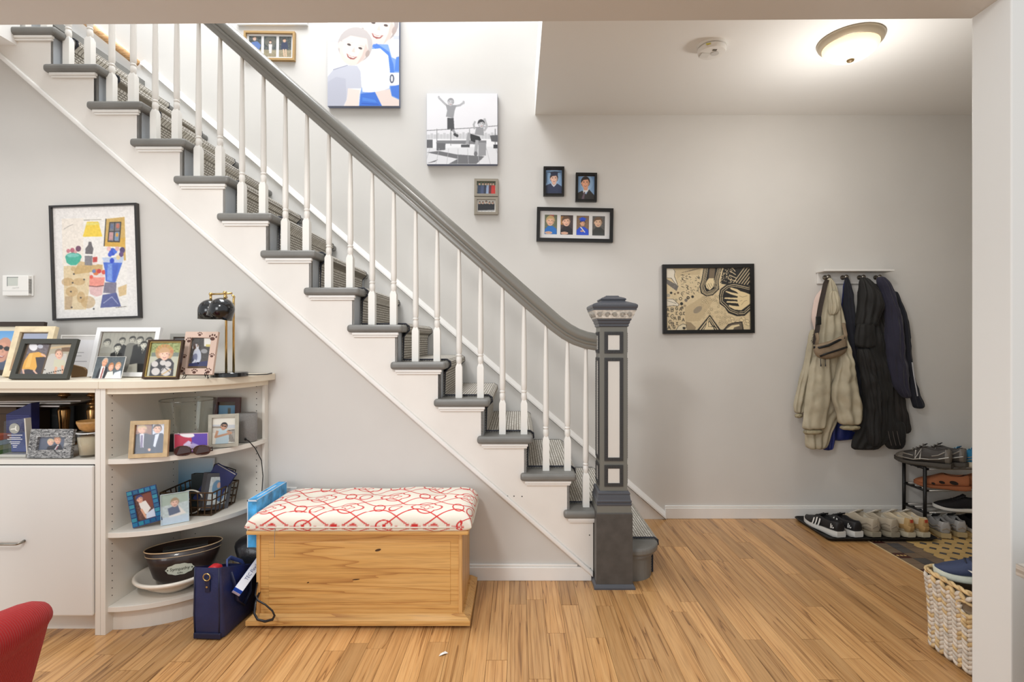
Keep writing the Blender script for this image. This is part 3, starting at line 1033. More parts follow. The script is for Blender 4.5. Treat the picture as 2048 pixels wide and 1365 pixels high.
# ================================================================== PICTURES
M_print = attr_mat('photo_print', 0.55, 0.0)
M_pane = glass_mat('picture_glass', (255, 255, 255), 0.012, 0.03, 0.15)
M_mat = mat('mat_board_white', (236, 234, 230), 0.7)
M_blackf = mat('frame_black', (24, 23, 23), 0.35)


class Print:
    """flat print painted shape by shape; TL, TR, BL are its corners in the units the shapes are given in"""

    def __init__(self, TL, TR, BL, nx, bg=(200, 200, 200), ss=2):
        self.o = np.array(TL, float)
        self.ax = np.array(TR, float) - self.o
        self.ay = np.array(BL, float) - self.o
        self.inv = np.linalg.inv(np.stack([self.ax, self.ay], 1))
        ar = np.linalg.norm(self.ay) / np.linalg.norm(self.ax)
        self.ss = ss
        self.nx, self.ny = int(nx), max(3, int(round(nx * ar)))
        self.W, self.H = self.nx * ss, self.ny * ss
        self.a = np.zeros((self.H, self.W, 3)) + np.array(bg, float)

    def _uv(self, pts):
        q = (np.array(pts, float) - self.o) @ self.inv.T
        return q * np.array([self.W, self.H])

    def poly(self, col, pts, alpha=1.0):
        q = self._uv(pts)
        x0, y0 = np.floor(q.min(0)).astype(int)
        x1, y1 = np.ceil(q.max(0)).astype(int) + 1
        x0, y0, x1, y1 = max(x0, 0), max(y0, 0), min(x1, self.W), min(y1, self.H)
        if x0 >= x1 or y0 >= y1:
            return self
        X, Y = np.meshgrid(np.arange(x0, x1) + 0.5, np.arange(y0, y1) + 0.5)
        ins = np.zeros(X.shape, bool)
        n_ = len(q)
        for i in range(n_):
            xa, ya = q[i]; xb, yb = q[(i + 1) % n_]
            if ya == yb:
                continue
            cr = ((ya > Y) != (yb > Y)) & (X < (xb - xa) * (Y - ya) / (yb - ya) + xa)
            ins ^= cr
        reg = self.a[y0:y1, x0:x1]
        reg[ins] = reg[ins] * (1 - alpha) + np.array(col, float) * alpha
        return self

    def ell(self, col, cx, cy, rx, ry, ang=0, alpha=1.0, n=22, a0=0, a1=360):
        c_, s_ = math.cos(math.radians(ang)), math.sin(math.radians(ang))
        pts = []
        for i in range(n):
            t = math.radians(a0 + (a1 - a0) * i / (n if a1 - a0 == 360 else n - 1))
            x, y = rx * math.cos(t), ry * math.sin(t)
            pts.append((cx + x * c_ - y * s_, cy + x * s_ + y * c_))
        return self.poly(col, pts, alpha)

    def line(self, col, w, pts, alpha=1.0):
        for (xa, ya), (xb, yb) in zip(pts, pts[1:]):
            L_ = math.hypot(xb - xa, yb - ya) or 1
            nx_, ny_ = -(yb - ya) / L_ * w / 2, (xb - xa) / L_ * w / 2
            ex, ey = (xb - xa) / L_ * w * 0.3, (yb - ya) / L_ * w * 0.3
            self.poly(col, [(xa + nx_ - ex, ya + ny_ - ey), (xb + nx_ + ex, yb + ny_ + ey), (xb - nx_ + ex, yb - ny_ + ey), (xa - nx_ - ex, ya - ny_ - ey)], alpha)
        return self

    def rect(self, col, x0, y0, x1, y1, alpha=1.0):
        return self.poly(col, [(x0, y0), (x1, y0), (x1, y1), (x0, y1)], alpha)

    def grad(self, top, bot):
        t = np.linspace(0, 1, self.H)[:, None, None]
        self.a = self.a * 0 + np.array(top, float) * (1 - t) + np.array(bot, float) * t
        return self

    def noise(self, amp, cell=3, seed=1):
        rs = np.random.RandomState(seed)
        g = rs.uniform(-1, 1, (self.H // cell + 2, self.W // cell + 2))
        g = np.kron(g, np.ones((cell, cell)))[:self.H, :self.W]
        self.a += g[..., None] * amp
        return self

    def blur(self, k=1):
        for _ in range(k):
            p = np.pad(self.a, ((1, 1), (1, 1), (0, 0)), 'edge')
            self.a = (p[:-2, 1:-1] + p[2:, 1:-1] + p[1:-1, :-2] + p[1:-1, 2:] + 2 * p[1:-1, 1:-1]) / 6
        return self

    def head(self, cx, cy, rx, ry, skin, hair, ang=0, fringe=0.45, smile=1, hairw=1.12, glasses=False, hairdown=0.0):
        c_, s_ = math.cos(math.radians(ang)), math.sin(math.radians(ang))
        T_ = lambda x, y: (cx + x * rx * c_ - y * ry * s_, cy + x * rx * s_ + y * ry * c_)
        dk = [v * 0.72 for v in skin]
        lt = [min(255, v * 1.08 + 6) for v in skin]
        if hair:
            self.ell(hair, *T_(0, -0.14 + hairdown * 0.3), rx * hairw, ry * (1.0 + hairdown * 0.4), ang)
        self.ell(skin, *T_(0, 0.06), rx * 0.9, ry * 0.95, ang)
        self.ell(skin, *T_(-0.93, 0.1), rx * 0.13, ry * 0.2, ang)
        self.ell(dk, *T_(0.93, 0.1), rx * 0.13, ry * 0.2, ang)
        self.ell(lt, *T_(-0.15, 0.1), rx * 0.55, ry * 0.6, ang, 0.6)
        self.poly(dk, [T_(0.62, -0.4), T_(0.88, -0.1), T_(0.8, 0.45), T_(0.45, 0.9), T_(0.62, 0.3)], 0.4)
        if hair:
            up = [T_(math.cos(a) * 1.0, -0.1 + math.sin(a) * 0.98) for a in [PI + PI * i / 10 for i in range(11)]]
            self.poly(hair, up + [T_(0.86, -0.2), T_(0.6, -fringe - 0.05), T_(0.1, -fringe), T_(-0.45, -fringe + 0.06), T_(-0.86, -0.2)])
        for e in (-0.38, 0.38):
            if glasses:
                self.ell((28, 26, 30), *T_(e, -0.08), rx * 0.34, ry * 0.17, ang)
            else:
                self.ell((60, 44, 40), *T_(e, -0.06), rx * 0.13, ry * 0.06, ang)
                self.poly(hair or dk, [T_(e - 0.22, -0.22), T_(e + 0.22, -0.24), T_(e + 0.2, -0.18), T_(e - 0.2, -0.16)], 0.6)
        if glasses:
            self.line((28, 26, 30), ry * 0.05, [T_(-0.2, -0.1), T_(0.2, -0.1)])
        self.poly(dk, [T_(0.0, -0.05), T_(0.14, 0.26), T_(-0.1, 0.26)], 0.45)
        if smile:
            self.poly((150, 70, 66), [T_(-0.36, 0.44), T_(0, 0.52), T_(0.36, 0.44), T_(0.22, 0.62), T_(0, 0.68), T_(-0.22, 0.62)])
            self.poly((246, 240, 234), [T_(-0.28, 0.47), T_(0, 0.54), T_(0.28, 0.47), T_(0.14, 0.58), T_(-0.14, 0.58)])
        else:
            self.line((150, 84, 76), ry * 0.06, [T_(-0.25, 0.52), T_(0.25, 0.52)])
        return self

    def mesh(self, w, h, y, zc=0.0, xc=0.0):
        s_ = self.ss
        a = np.clip(self.a.reshape(self.ny, s_, self.nx, s_, 3).mean((1, 3)), 0, 255) / 255.0
        a = np.where(a <= 0.04045, a / 12.92, ((a + 0.055) / 1.055) ** 2.4)
        xs = np.linspace(xc - w / 2, xc + w / 2, self.nx)
        zs = np.linspace(zc + h / 2, zc - h / 2, self.ny)
        X, Z = np.meshgrid(xs, zs)
        v = np.stack([X, np.full_like(X, y), Z], -1).reshape(-1, 3)
        idx = np.arange(self.nx * self.ny).reshape(self.ny, self.nx)
        q = np.stack([idx[:-1, :-1], idx[1:, :-1], idx[1:, 1:], idx[:-1, 1:]], -1).reshape(-1, 4)
        me = bpy.data.meshes.new('photo')
        me.from_pydata(v.tolist(), [], q.tolist())
        ca = me.color_attributes.new('print', 'FLOAT_COLOR', 'POINT')
        rgba = np.concatenate([a, np.ones(a.shape[:2] + (1,))], -1).astype(np.float32)
        ca.data.foreach_set('color', rgba.flatten())
        me.materials.append(M_print)
        return me


def ring_mb(w, h, bw, d, back=0.0, lip=None, zc=0.0, chamfer=0.0):
    """rectangular frame moulding of outer size w x h, bar width bw, depth d, facing -y"""
    def rc(ww, hh, y):
        return [(-ww / 2, y, zc - hh / 2), (ww / 2, y, zc - hh / 2), (ww / 2, y, zc + hh / 2), (-ww / 2, y, zc + hh / 2)]
    iw, ih = w - 2 * bw, h - 2 * bw
    rings = [rc(iw, ih, back), rc(w, h, back), rc(w, h, -d + chamfer), rc(w - 2 * chamfer, h - 2 * chamfer, -d), rc(iw, ih, -d + (lip or 0)), rc(iw, ih, -d * 0.3)]
    return MB().loft(rings, caps=False)


def framed(name, label, loc, w, h, bw, d, fm, prints, rot=(0, 0, 0), zc=0.0, mat_rgb=None, group=None, lip=None, glass=True, strut=False, cat='picture frame', chamfer=0.0, inner=None):
    """prints: list of (Print, xc, zc, w, h) relative to the frame's centre; zc lifts the frame above the Empty"""
    t = thing(name, label, cat, loc, rot, group)
    ring_mb(w, h, bw, d, 0.0, lip, zc, chamfer).build('frame', fm, t)
    MB().box(-w / 2 + bw * 0.5, w / 2 - bw * 0.5, -d * 0.3, -d * 0.1, zc - h / 2 + bw * 0.5, zc + h / 2 - bw * 0.5).build('backing', mat('backing_brown', (96, 78, 60), 0.8), t)
    yp = -d * 0.3 - 0.0006
    if mat_rgb:
        MB().box(-w / 2 + bw * 0.9, w / 2 - bw * 0.9, yp - 0.0014, yp, zc - h / 2 + bw * 0.9, zc + h / 2 - bw * 0.9).build('mat_board', mat('mat_%d_%d_%d' % mat_rgb, mat_rgb, 0.75), t)
        yp -= 0.002
    for p, xc, zp, pw, ph in prints:
        obj('photo', p.mesh(pw, ph, yp, zc + zp, xc), t)
    if inner:
        ring_mb(w - 2 * bw + 0.002, h - 2 * bw + 0.002, inner[0], d * 0.75, 0.0, None, zc).build('inner_edge', inner[1], t)
    if glass:
        MB().box(-w / 2 + bw * 0.9, w / 2 - bw * 0.9, yp - 0.0028, yp - 0.0016, zc - h / 2 + bw * 0.9, zc + h / 2 - bw * 0.9).build('glass_pane', M_pane, t)
    if strut:
        L_ = (zc + h / 2) * 0.62
        yf = L_ * strut
        tl = math.tan(-rot[0])
        MB().prism([(0, L_), (0.004, L_ + 0.004), (yf, yf * tl + 0.004), (yf - 0.010, (yf - 0.010) * tl + 0.003)], -0.015, 0.015, 'YZ').build('strut', mat('strut_dark', (52, 44, 38), 0.8), t)
    return t


def wall_frame(name, label, x0, y0, x1, y1, prints, bwpx, d, fm, YW=YB, roll=0, **k):
    """frame hanging on a wall: outline in photo pixels, at the wall's real depth"""
    Yc = YW - d
    w, h = (x1 - x0) * Yc / F, (y1 - y0) * Yc / F
    X, Z = WX((x0 + x1) / 2, Yc), WZ((y0 + y1) / 2, Yc)
    s_ = Yc / F
    pr = [(p, xc * s_, -yc * s_, pw * s_, ph * s_) for p, xc, yc, pw, ph in prints]
    return framed(name, label, (X, YW - 0.001, Z), w, h, bwpx * s_, d, fm, pr, (0, math.radians(roll), 0), **k)


# ---- watercolour on the wall above the cabinet
P = Print((500, 172), (1312, 155), (540, 1248), 190, (238, 234, 230))
P.poly((240, 236, 230), [(590, 275), (1210, 262), (1240, 1170), (610, 1185)])
P.poly((238, 224, 206), [(590, 280), (800, 275), (800, 700), (600, 730)], 0.5)
P.poly((214, 178, 110), [(610, 735), (990, 728), (1010, 900), (860, 960), (830, 1160), (620, 1160)], 0.55)
P.poly((196, 158, 92), [(760, 690), (990, 730), (980, 790), (700, 820)], 0.7)
P.poly((176, 146, 112), [(625, 1030), (700, 1030), (690, 1150), (625, 1160)], 0.6)
for (cx, cy, rx, ry) in ((705, 765, 26, 22), (650, 890, 60, 40), (780, 1040, 40, 55), (690, 985, 60, 50), (850, 1090, 70, 60), (760, 890, 60, 35)):
    P.ell((190, 150, 92), cx, cy, rx, ry, 0, 0.55)
for (cx, cy) in ((710, 815), (698, 900), (682, 985), (778, 1045), (690, 1138), (905, 1155), (810, 870)):
    P.ell((60, 54, 52), cx, cy, 9, 8)
P.poly((240, 206, 60), [(835, 310), (945, 310), (985, 455), (795, 455)])
P.poly((232, 216, 110), [(835, 318), (950, 318), (960, 340), (830, 345)])
P.line((150, 140, 120), 5, [(805, 295), (975, 290)])
P.poly((206, 170, 92), [(1020, 285), (1200, 268), (1215, 690), (1195, 690), (1185, 560), (1000, 550)])
P.poly((220, 170, 50), [(1010, 480), (1210, 470), (1205, 560), (1005, 550)], 0.7)
P.line((60, 52, 46), 10, [(1020, 285), (1003, 548)])
P.poly((120, 116, 120), [(1058, 320), (1165, 318), (1152, 508), (1040, 504)])
P.poly((196, 150, 150), [(1052, 415), (1092, 415), (1086, 490), (1046, 490)])
P.poly((120, 150, 180), [(1100, 415), (1150, 412), (1140, 495), (1096, 495)])
P.ell((220, 160, 60), 1128, 440, 14, 20)
P.ell((96, 110, 140), 1078, 360, 16, 26); P.ell((190, 110, 90), 1135, 355, 18, 25)
P.line((40, 36, 36), 9, [(1058, 320), (1165, 318), (1152, 508), (1040, 504), (1058, 320)]); P.line((40, 36, 36), 8, [(1105, 320), (1098, 505)]); P.line((40, 36, 36), 8, [(1050, 408), (1158, 405)])
P.poly((102, 96, 98), [(852, 505), (880, 505), (884, 535), (900, 575), (890, 625), (820, 620), (822, 570), (848, 535)])
P.poly((132, 128, 132), [(815, 640), (890, 640), (888, 735), (815, 730)])
P.ell((70, 170, 150), 705, 650, 80, 42); P.poly((60, 176, 150), [(628, 660), (782, 640), (770, 690), (735, 728), (680, 730), (640, 705)])
P.ell((120, 200, 186), 700, 635, 60, 18)
for (cx, cy, r, c_) in ((655, 590, 18, (200, 120, 130)), (695, 585, 22, (186, 100, 116)), (752, 570, 26, (110, 64, 92)), (725, 600, 14, (220, 160, 160))):
    P.ell(c_, cx, cy, r, r * 1.1)
P.poly((196, 66, 58), [(892, 655), (938, 650), (936, 700), (895, 705)]); P.poly((236, 222, 214), [(890, 705), (936, 700), (934, 730), (892, 730)])
P.poly((236, 220, 214), [(862, 800), (1010, 790), (1012, 870), (866, 870)])
P.poly((240, 150, 134), [(862, 850), (1012, 850), (1000, 935), (860, 935)]); P.poly((228, 188, 186), [(855, 935), (998, 935), (985, 1020), (930, 1038), (870, 1010)])
for (cx, cy, r, c_) in ((880, 845, 18, (226, 90, 70)), (925, 800, 30, (220, 120, 60)), (955, 790, 22, (206, 60, 60)), (1000, 800, 22, (220, 80, 60)), (905, 790, 18, (110, 130, 180)), (985, 830, 14, (236, 200, 190))):
    P.ell(c_, cx, cy, r, r)
P.line((120, 70, 66), 8, [(858, 932), (930, 940), (1000, 930)])
P.poly((190, 204, 230), [(982, 660), (1195, 655), (1180, 720), (1010, 720)])
P.poly((70, 110, 210), [(995, 705), (1180, 712), (1150, 800), (1120, 890), (1110, 905), (1020, 890), (1012, 790)])
P.poly((130, 164, 230), [(1040, 720), (1080, 720), (1080, 890), (1030, 880)], 0.8); P.poly((50, 84, 190), [(1090, 730), (1140, 730), (1115, 880), (1090, 890)], 0.5)
for (cx, cy, r, c_) in ((1085, 605, 32, (40, 80, 200)), (1110, 600, 20, (70, 110, 220)), (1060, 630, 20, (60, 90, 210)), (1180, 590, 26, (80, 60, 110)), (1170, 630, 22, (96, 66, 120)), (1130, 575, 20, (226, 180, 180)), (1050, 575, 20, (236, 190, 186)), (1080, 690, 22, (30, 70, 200)), (1140, 660, 20, (232, 210, 160))):
    P.ell(c_, cx, cy, r, r * 1.15)
P.poly((126, 120, 140), [(1010, 900), (1125, 900), (1120, 1010), (995, 1000)]); P.poly((84, 92, 150), [(990, 1020), (1125, 1000), (1170, 1135), (968, 1145)])
P.line((160, 166, 200), 8, [(1000, 1100), (1080, 1040), (1140, 1110)]); P.poly((206, 160, 80), [(1140, 950), (1225, 920), (1220, 1020), (1150, 1040)], 0.6)
P.line((90, 80, 72), 5, [(1120, 1145), (1220, 1135)]); P.line((110, 104, 100), 3, [(610, 380), (660, 350), (700, 335)])
P.noise(7, 7, 21); P.noise(5, 3, 22)
P.blur(2)
wall_frame('framed_watercolour', 'black framed watercolour of yellow lamp and vases above the cabinet', 101, 408.5, 276, 639, [(P, 0, 0, 167, 222.5)], 4, 0.022, mat('frame_black_gloss', (34, 30, 28), 0.2, coat=0.4), YW=2.652, roll=-1.9, mat_rgb=(236, 232, 228), cat='painting')

# ---- black-and-white hands drawing
P = Print((180, 197), (1462, 190), (185, 1143), 200, (224, 204, 164))
K = (22, 20, 19); CR = (236, 216, 174)
P.noise(6, 4, 3)
P.poly((188, 166, 128), [(470, 800), (820, 580), (900, 700), (700, 1000), (480, 1010)], 0.5)
P.poly((190, 168, 128), [(310, 200), (720, 200), (700, 300), (420, 300), (360, 360)], 0.5)
rs = random.Random(4)
for i in range(70):     # loose marks top centre
    x, y = rs.uniform(405, 690), rs.uniform(290, 600)
    a = rs.uniform(-0.6, 1.2); l = rs.uniform(10, 38)
    P.line(K, rs.uniform(3, 9), [(x, y), (x + l * math.cos(a), y + l * math.sin(a))], 0.85)
for i in range(8):
    P.line(K, 5, [(430 + i * 32, 262 - i * 7), (455 + i * 34, 260 - i * 7)])
for i in range(120):    # pebble rings
    x = rs.uniform(720, 1150); y = rs.uniform(620, 1080)
    if y > 950 and 720 < x < 990:
        continue
    P.ell((120, 104, 78), x, y, 15, 15, 0, 0.7); P.ell(CR, x, y, 11, 11, 0, 0.9)
for i in range(14):
    x, y = rs.uniform(1150, 1440), rs.uniform(960, 1130)
    P.ell((110, 94, 70), x, y, 34, 24, 30, 0.8); P.ell(CR, x, y, 29, 20, 30)
# fist in a dark halo
P.poly(K, [(760, 195), (1040, 195), (985, 400), (995, 520), (900, 610), (800, 628), (715, 580), (695, 470), (725, 380)])
for off, c_ in ((14, CR), (24, K), (34, CR), (42, K), (56, CR), (64, K)):
    P.poly(c_, [(760 + off, 195), (1040 - off, 195), (985 - off, 400), (992 - off, 510), (898 - off * 0.4, 605 - off), (805, 626 - off), (720 + off, 575 - off * 0.6), (700 + off, 470), (728 + off, 385)])
P.poly((120, 104, 82), [(850, 195), (935, 195), (920, 355), (835, 355)])
P.poly((236, 216, 172), [(835, 355), (915, 352), (918, 420), (910, 480), (850, 535), (800, 500), (785, 440), (805, 395)])
for q in ((800, 440, 840, 520), (830, 430, 865, 500), (865, 425, 890, 480)):
    P.line(K, 4, [(q[0], q[1]), (q[2], q[3])])
# chevrons in the top right corner
P.poly(K, [(1060, 195), (1465, 195), (1465, 470), (1250, 470), (1040, 440), (1010, 420)])
for i in range(9):
    P.line(CR, 11, [(1300 + i * 46 - 110, 470 - 20), (1490 + i * 46 - 110, 195)])
for i in range(4):
    P.line(CR, 11, [(1195 - i * 22, 195 + i * 55), (1240 + i * 6, 250 + i * 50)])
for i in range(60):
    P.ell(CR, rs.uniform(1015, 1190), rs.uniform(200, 430), 7, 7, 0, 0.9)
# open hand on dark ground
P.poly(K, [(1465, 480), (1330, 440), (1220, 420), (1100, 450), (1010, 520), (990, 620), (1000, 740), (1080, 800), (1130, 880), (1260, 930), (1380, 925), (1465, 850)])
for pts in ([(1465, 505), (1320, 468), (1220, 448), (1120, 470), (1035, 535), (1015, 620), (1020, 720), (1090, 780), (1150, 850), (1270, 895), (1375, 890), (1465, 810)],):
    P.line(CR, 9, pts)
P.line(CR, 7, [(1465, 530), (1320, 492), (1220, 475), (1130, 495), (1060, 550), (1042, 620), (1045, 700), (1110, 760), (1170, 830), (1275, 870), (1370, 862), (1465, 775)])
hand = [(1465, 600), (1390, 570), (1320, 550), (1270, 520), (1180, 495), (1155, 505), (1180, 525), (1260, 560), (1290, 590), (1190, 570), (1100, 545), (1090, 560), (1180, 600), (1280, 630), (1270, 650), (1080, 645), (1070, 665), (1270, 680), (1275, 705), (1110, 700), (1105, 722), (1280, 735), (1300, 780), (1200, 770), (1140, 755), (1145, 785), (1230, 830), (1330, 840), (1400, 790), (1465, 740)]
P.poly((238, 216, 168), hand)
for pts in ([(1300, 620), (1350, 640), (1420, 620)], [(1330, 760), (1380, 700), (1420, 690)], [(1310, 700), (1345, 690)]):
    P.line((120, 100, 70), 4, pts)
# triangle with a pointing hand
for s_, c_ in ((0, K), (26, CR), (44, K), (60, CR), (76, K), (92, CR)):
    P.poly(c_, [(645 + s_ * 1.25, 1150), (850, 905 + s_ * 1.05), (1025 - s_ * 1.1, 1150)])
for i in range(7):
    P.line(K, 4, [(850 + i * 3, 1010 + i * 8), (900 + i * 10, 1100)])
P.poly((240, 220, 176), [(810, 980), (830, 985), (828, 1090), (900, 1085), (915, 1150), (750, 1150), (790, 1070)]); P.line(K, 5, [(810, 980), (790, 1070), (750, 1150)]); P.line(K, 5, [(830, 985), (828, 1085), (905, 1090)])
# sleeve hand bottom right
P.poly(K, [(1040, 1150), (1130, 1050), (1230, 1020), (1345, 1010), (1370, 1150)])
P.poly((110, 98, 82), [(1060, 1150), (1140, 1065), (1230, 1035), (1335, 1025), (1350, 1150)])
P.poly((240, 220, 176), [(1100, 1125), (1180, 1070), (1300, 1052), (1305, 1075), (1220, 1100), (1200, 1150), (1110, 1150)])
# hands on the left edge
P.poly((236, 226, 206), [(180, 197), (300, 210), (325, 240), (310, 320), (355, 430), (350, 460), (310, 430), (265, 350), (195, 340), (180, 330)]); P.line(K, 6, [(300, 210), (322, 250), (312, 320), (358, 440), (345, 458), (265, 350), (200, 345)])
P.poly((112, 106, 100), [(190, 360), (330, 440), (375, 470), (345, 545), (190, 430)])
for i in range(40):
    P.ell((200, 190, 170), rs.uniform(200, 350), rs.uniform(400, 520), 3, 3, 0, 0.8)
P.poly((236, 226, 206), [(180, 665), (290, 665), (385, 750), (360, 775), (300, 765), (180, 775)]); P.line(K, 6, [(180, 665), (290, 665), (385, 752), (362, 775), (300, 765), (180, 780)]); P.line(K, 4, [(200, 690), (340, 735)])
for (x, y, r, c_) in ((262, 572, 19, K), (318, 590, 14, (120, 100, 70)), (368, 572, 16, (110, 84, 60)), (405, 662, 24, K), (405, 662, 15, CR), (520, 648, 24, K), (520, 648, 8, CR), (588, 632, 20, K), (488, 686, 24, (120, 112, 104)), (420, 738, 24, K), (338, 680, 20, (170, 160, 130)), (470, 770, 20, (170, 150, 120)), (220, 610, 26, (180, 170, 150))):
    P.ell(c_, x, y, r, r)
# loose letters bottom left
glyph = {'A': [[(0, 1), (0.5, 0), (1, 1)], [(0.2, 0.65), (0.8, 0.65)]], 'B': [[(0, 0), (0, 1), (0.8, 0.85), (0.7, 0.5), (0, 0.5), (0.8, 0.3), (0.6, 0), (0, 0)]], 'G': [[(1, 0.2), (0.5, 0), (0, 0.5), (0.5, 1), (1, 0.8), (1, 0.55), (0.55, 0.55)]], 'E': [[(0.9, 0.05), (0.2, 0.1), (0.5, 0.48), (0.1, 0.8), (0.9, 1)]]}
for ch, x, y, sz in (('A', 190, 800, 52), ('B', 258, 800, 60), ('G', 325, 785, 48), ('A', 385, 795, 50), ('B', 418, 780, 40), ('E', 195, 885, 50), ('G', 250, 900, 62), ('E', 325, 860, 44), ('G', 385, 865, 48), ('E', 438, 865, 42), ('A', 300, 935, 48), ('B', 368, 930, 52), ('A', 428, 960, 44), ('G', 220, 985, 56), ('B', 265, 1020, 54), ('E', 335, 1015, 46), ('A', 205, 1070, 56), ('G', 285, 1070, 46)):
    for st_ in glyph[ch]:
        P.line(K, 8, [(x + q[0] * sz * 0.8, y + q[1] * sz) for q in st_])
P.poly((130, 110, 84), [(480, 1010), (560, 1020), (640, 1100), (620, 1143), (500, 1143)], 0.6); P.poly((236, 222, 190), [(335, 1143), (370, 1080), (440, 1045), (490, 1060), (495, 1100), (450, 1120), (420, 1143)]); P.line(K, 6, [(335, 1143), (370, 1080), (440, 1043), (492, 1060), (490, 1100), (440, 1143)])
P.ell(K, 455, 1105, 22, 16); P.ell((140, 130, 116), 665, 830, 75, 42, -35, 0.7)
wall_frame('framed_drawing', 'black framed ink drawing of many hands beside the coat rack', 1326, 528.5, 1509, 667.5, [(P, 0, 0, 168, 124.5)], 7.5, 0.025, M_blackf, roll=-0.5, mat_rgb=(214, 196, 160), cat='drawing')

# ---- big canvas print of two boys
cvw = lambda px: px * (YB - 0.035) / F


def canvas(name, label, x0, y0, x1, y1, P, d=0.035):
    Yc = YB - d
    w, h = (x1 - x0) * Yc / F, (y1 - y0) * Yc / F
    t = thing(name, label, 'canvas print', (WX((x0 + x1) / 2, Yc), YB - 0.001, WZ((y0 + y1) / 2, Yc)))
    MB().box(-w / 2, w / 2, -d, 0, -h / 2, h / 2).build('stretched_sides', mat('canvas_side_' + name, tuple(P.a[-4:].mean((0, 1)) * 0.8), 0.8), t, bevel=0.002)
    obj('photo', P.mesh(w - 0.002, h - 0.002, -d - 0.0008), t)
    return t


P = Print((1103, -150), (1915, -150), (1103, 1030), 165, (242, 240, 240))
SK = (240, 216, 206)
P.rect((232, 230, 232), 1103, 100, 1230, 520); P.rect((206, 206, 212), 1110, 270, 1225, 315); P.rect((222, 222, 226), 1110, 430, 1230, 445)
P.rect((196, 200, 210), 1830, 235, 1915, 280)
P.poly((240, 226, 220), [(1560, 100), (1840, 60), (1850, 330), (1760, 400), (1620, 320)])
P.head(1690, 120, 190, 230, (238, 214, 204), (166, 156, 154), 12, 0.62)
P.poly((120, 160, 224), [(1620, 330), (1915, 340), (1915, 1030), (1460, 1030), (1470, 900)])
P.poly((236, 230, 228), [(1780, 300), (1915, 330), (1915, 520), (1830, 480)])
P.poly((60, 120, 214), [(1600, 350), (1660, 325), (1800, 420), (1850, 560), (1860, 660), (1800, 660), (1780, 500)])
P.poly((70, 128, 220), [(1880, 480), (1915, 470), (1915, 640), (1860, 640)]); P.rect((236, 234, 236), 1800, 655, 1915, 800)
P.ell((60, 70, 96), 1832, 722, 26, 50); P.ell((236, 234, 236), 1832, 722, 12, 34)
P.poly((244, 244, 250), [(1600, 390), (1700, 380), (1790, 460), (1810, 640), (1805, 830), (1640, 880), (1500, 870), (1470, 600)])
P.poly((226, 228, 240), [(1480, 560), (1560, 480), (1560, 860), (1500, 870)], 0.6)
P.poly((52, 112, 212), [(1480, 890), (1640, 870), (1720, 1030), (1465, 1030)]); P.poly((80, 140, 226), [(1500, 930), (1640, 960), (1660, 990), (1500, 970)], 0.7); P.line((30, 84, 190), 10, [(1490, 1000), (1680, 1010)])
P.poly((232, 214, 206), [(1640, 870), (1810, 835), (1830, 920), (1915, 960), (1915, 1030), (1720, 1030)]); P.poly((56, 116, 214), [(1815, 810), (1915, 790), (1915, 950), (1830, 910)])
P.head(1408, 370, 176, 205, SK, (190, 182, 180), 18, 0.62)
P.poly((198, 200, 212), [(1103, 700), (1170, 620), (1330, 570), (1440, 575), (1480, 640), (1490, 830), (1340, 830), (1320, 960), (1290, 1030), (1103, 1030)])
P.poly((176, 178, 194), [(1103, 760), (1200, 700), (1310, 720), (1320, 960), (1280, 1030), (1103, 1030)], 0.5); P.line((140, 144, 166), 8, [(1170, 620), (1230, 600), (1330, 570)]); P.poly((238, 220, 212), [(1335, 830), (1470, 850), (1455, 1030), (1295, 1030), (1325, 950)])
P.a *= 0.955
P.blur(2)
canvas('canvas_print', 'large pale canvas photo of two boys in grey shirt and blue jersey', 655, 3, 798.5, 212.5, P)

# ---- black-and-white canvas, jumping boy on a pier
P = Print((118, 85), (832, 85), (118, 800), 165, (230, 229, 232))
G = lambda v: (v, v, min(255, v + 3))
P.grad((232, 231, 234), (226, 225, 230))
P.rect(G(214), 118, 500, 832, 560)
for i in range(22):
    P.rect(G(198), 125 + i * 32, 500 - (i * 37 % 24), 150 + i * 32, 545)
P.rect(G(236), 118, 545, 832, 640); P.poly(G(224), [(118, 640), (832, 620), (832, 800), (118, 800)])
P.line(G(120), 7, [(118, 460), (550, 435), (832, 412)])
for x in (220, 362, 550, 808):
    P.line(G(130), 7, [(x, 445), (x, 610)])
P.poly(G(110), [(118, 680), (240, 665), (420, 700), (700, 720), (620, 795), (340, 795), (430, 745)]); P.poly(G(96), [(118, 790), (235, 750), (200, 775)])
P.rect(G(96), 118, 550, 178, 635); P.poly(G(120), [(218, 560), (720, 575), (718, 600), (215, 590)]); P.poly(G(100), [(218, 585), (308, 590), (305, 655), (218, 662)]); P.poly(G(150), [(640, 580), (718, 575), (715, 710), (640, 718)]); P.rect(G(126), 218, 560, 720, 582)
for i in range(8):
    P.line(G(180), 4, [(150 + i * 95, 640), (100 + i * 110, 800)])
P.poly(G(92), [(755, 510), (832, 505), (832, 575), (770, 570)]); P.rect(G(50), 790, 600, 832, 640)
# jumper
P.line(G(172), 20, [(318, 205), (285, 175), (245, 135)]); P.line(G(172), 20, [(410, 215), (455, 205), (490, 180)]); P.ell(G(178), 240, 124, 10, 14); P.ell(G(178), 490, 178, 12, 18)
P.poly(G(150), [(310, 200), (420, 205), (400, 260), (388, 335), (312, 320), (325, 260)])
P.poly(G(70), [(325, 332), (390, 335), (398, 460), (365, 465), (358, 440), (325, 450)]); P.line(G(150), 22, [(385, 455), (410, 500)]); P.ell(G(60), 405, 502, 20, 14, 40); P.ell(G(60), 425, 512, 14, 16)
P.head(360, 175, 30, 38, G(186), G(150), 5, 0.5)
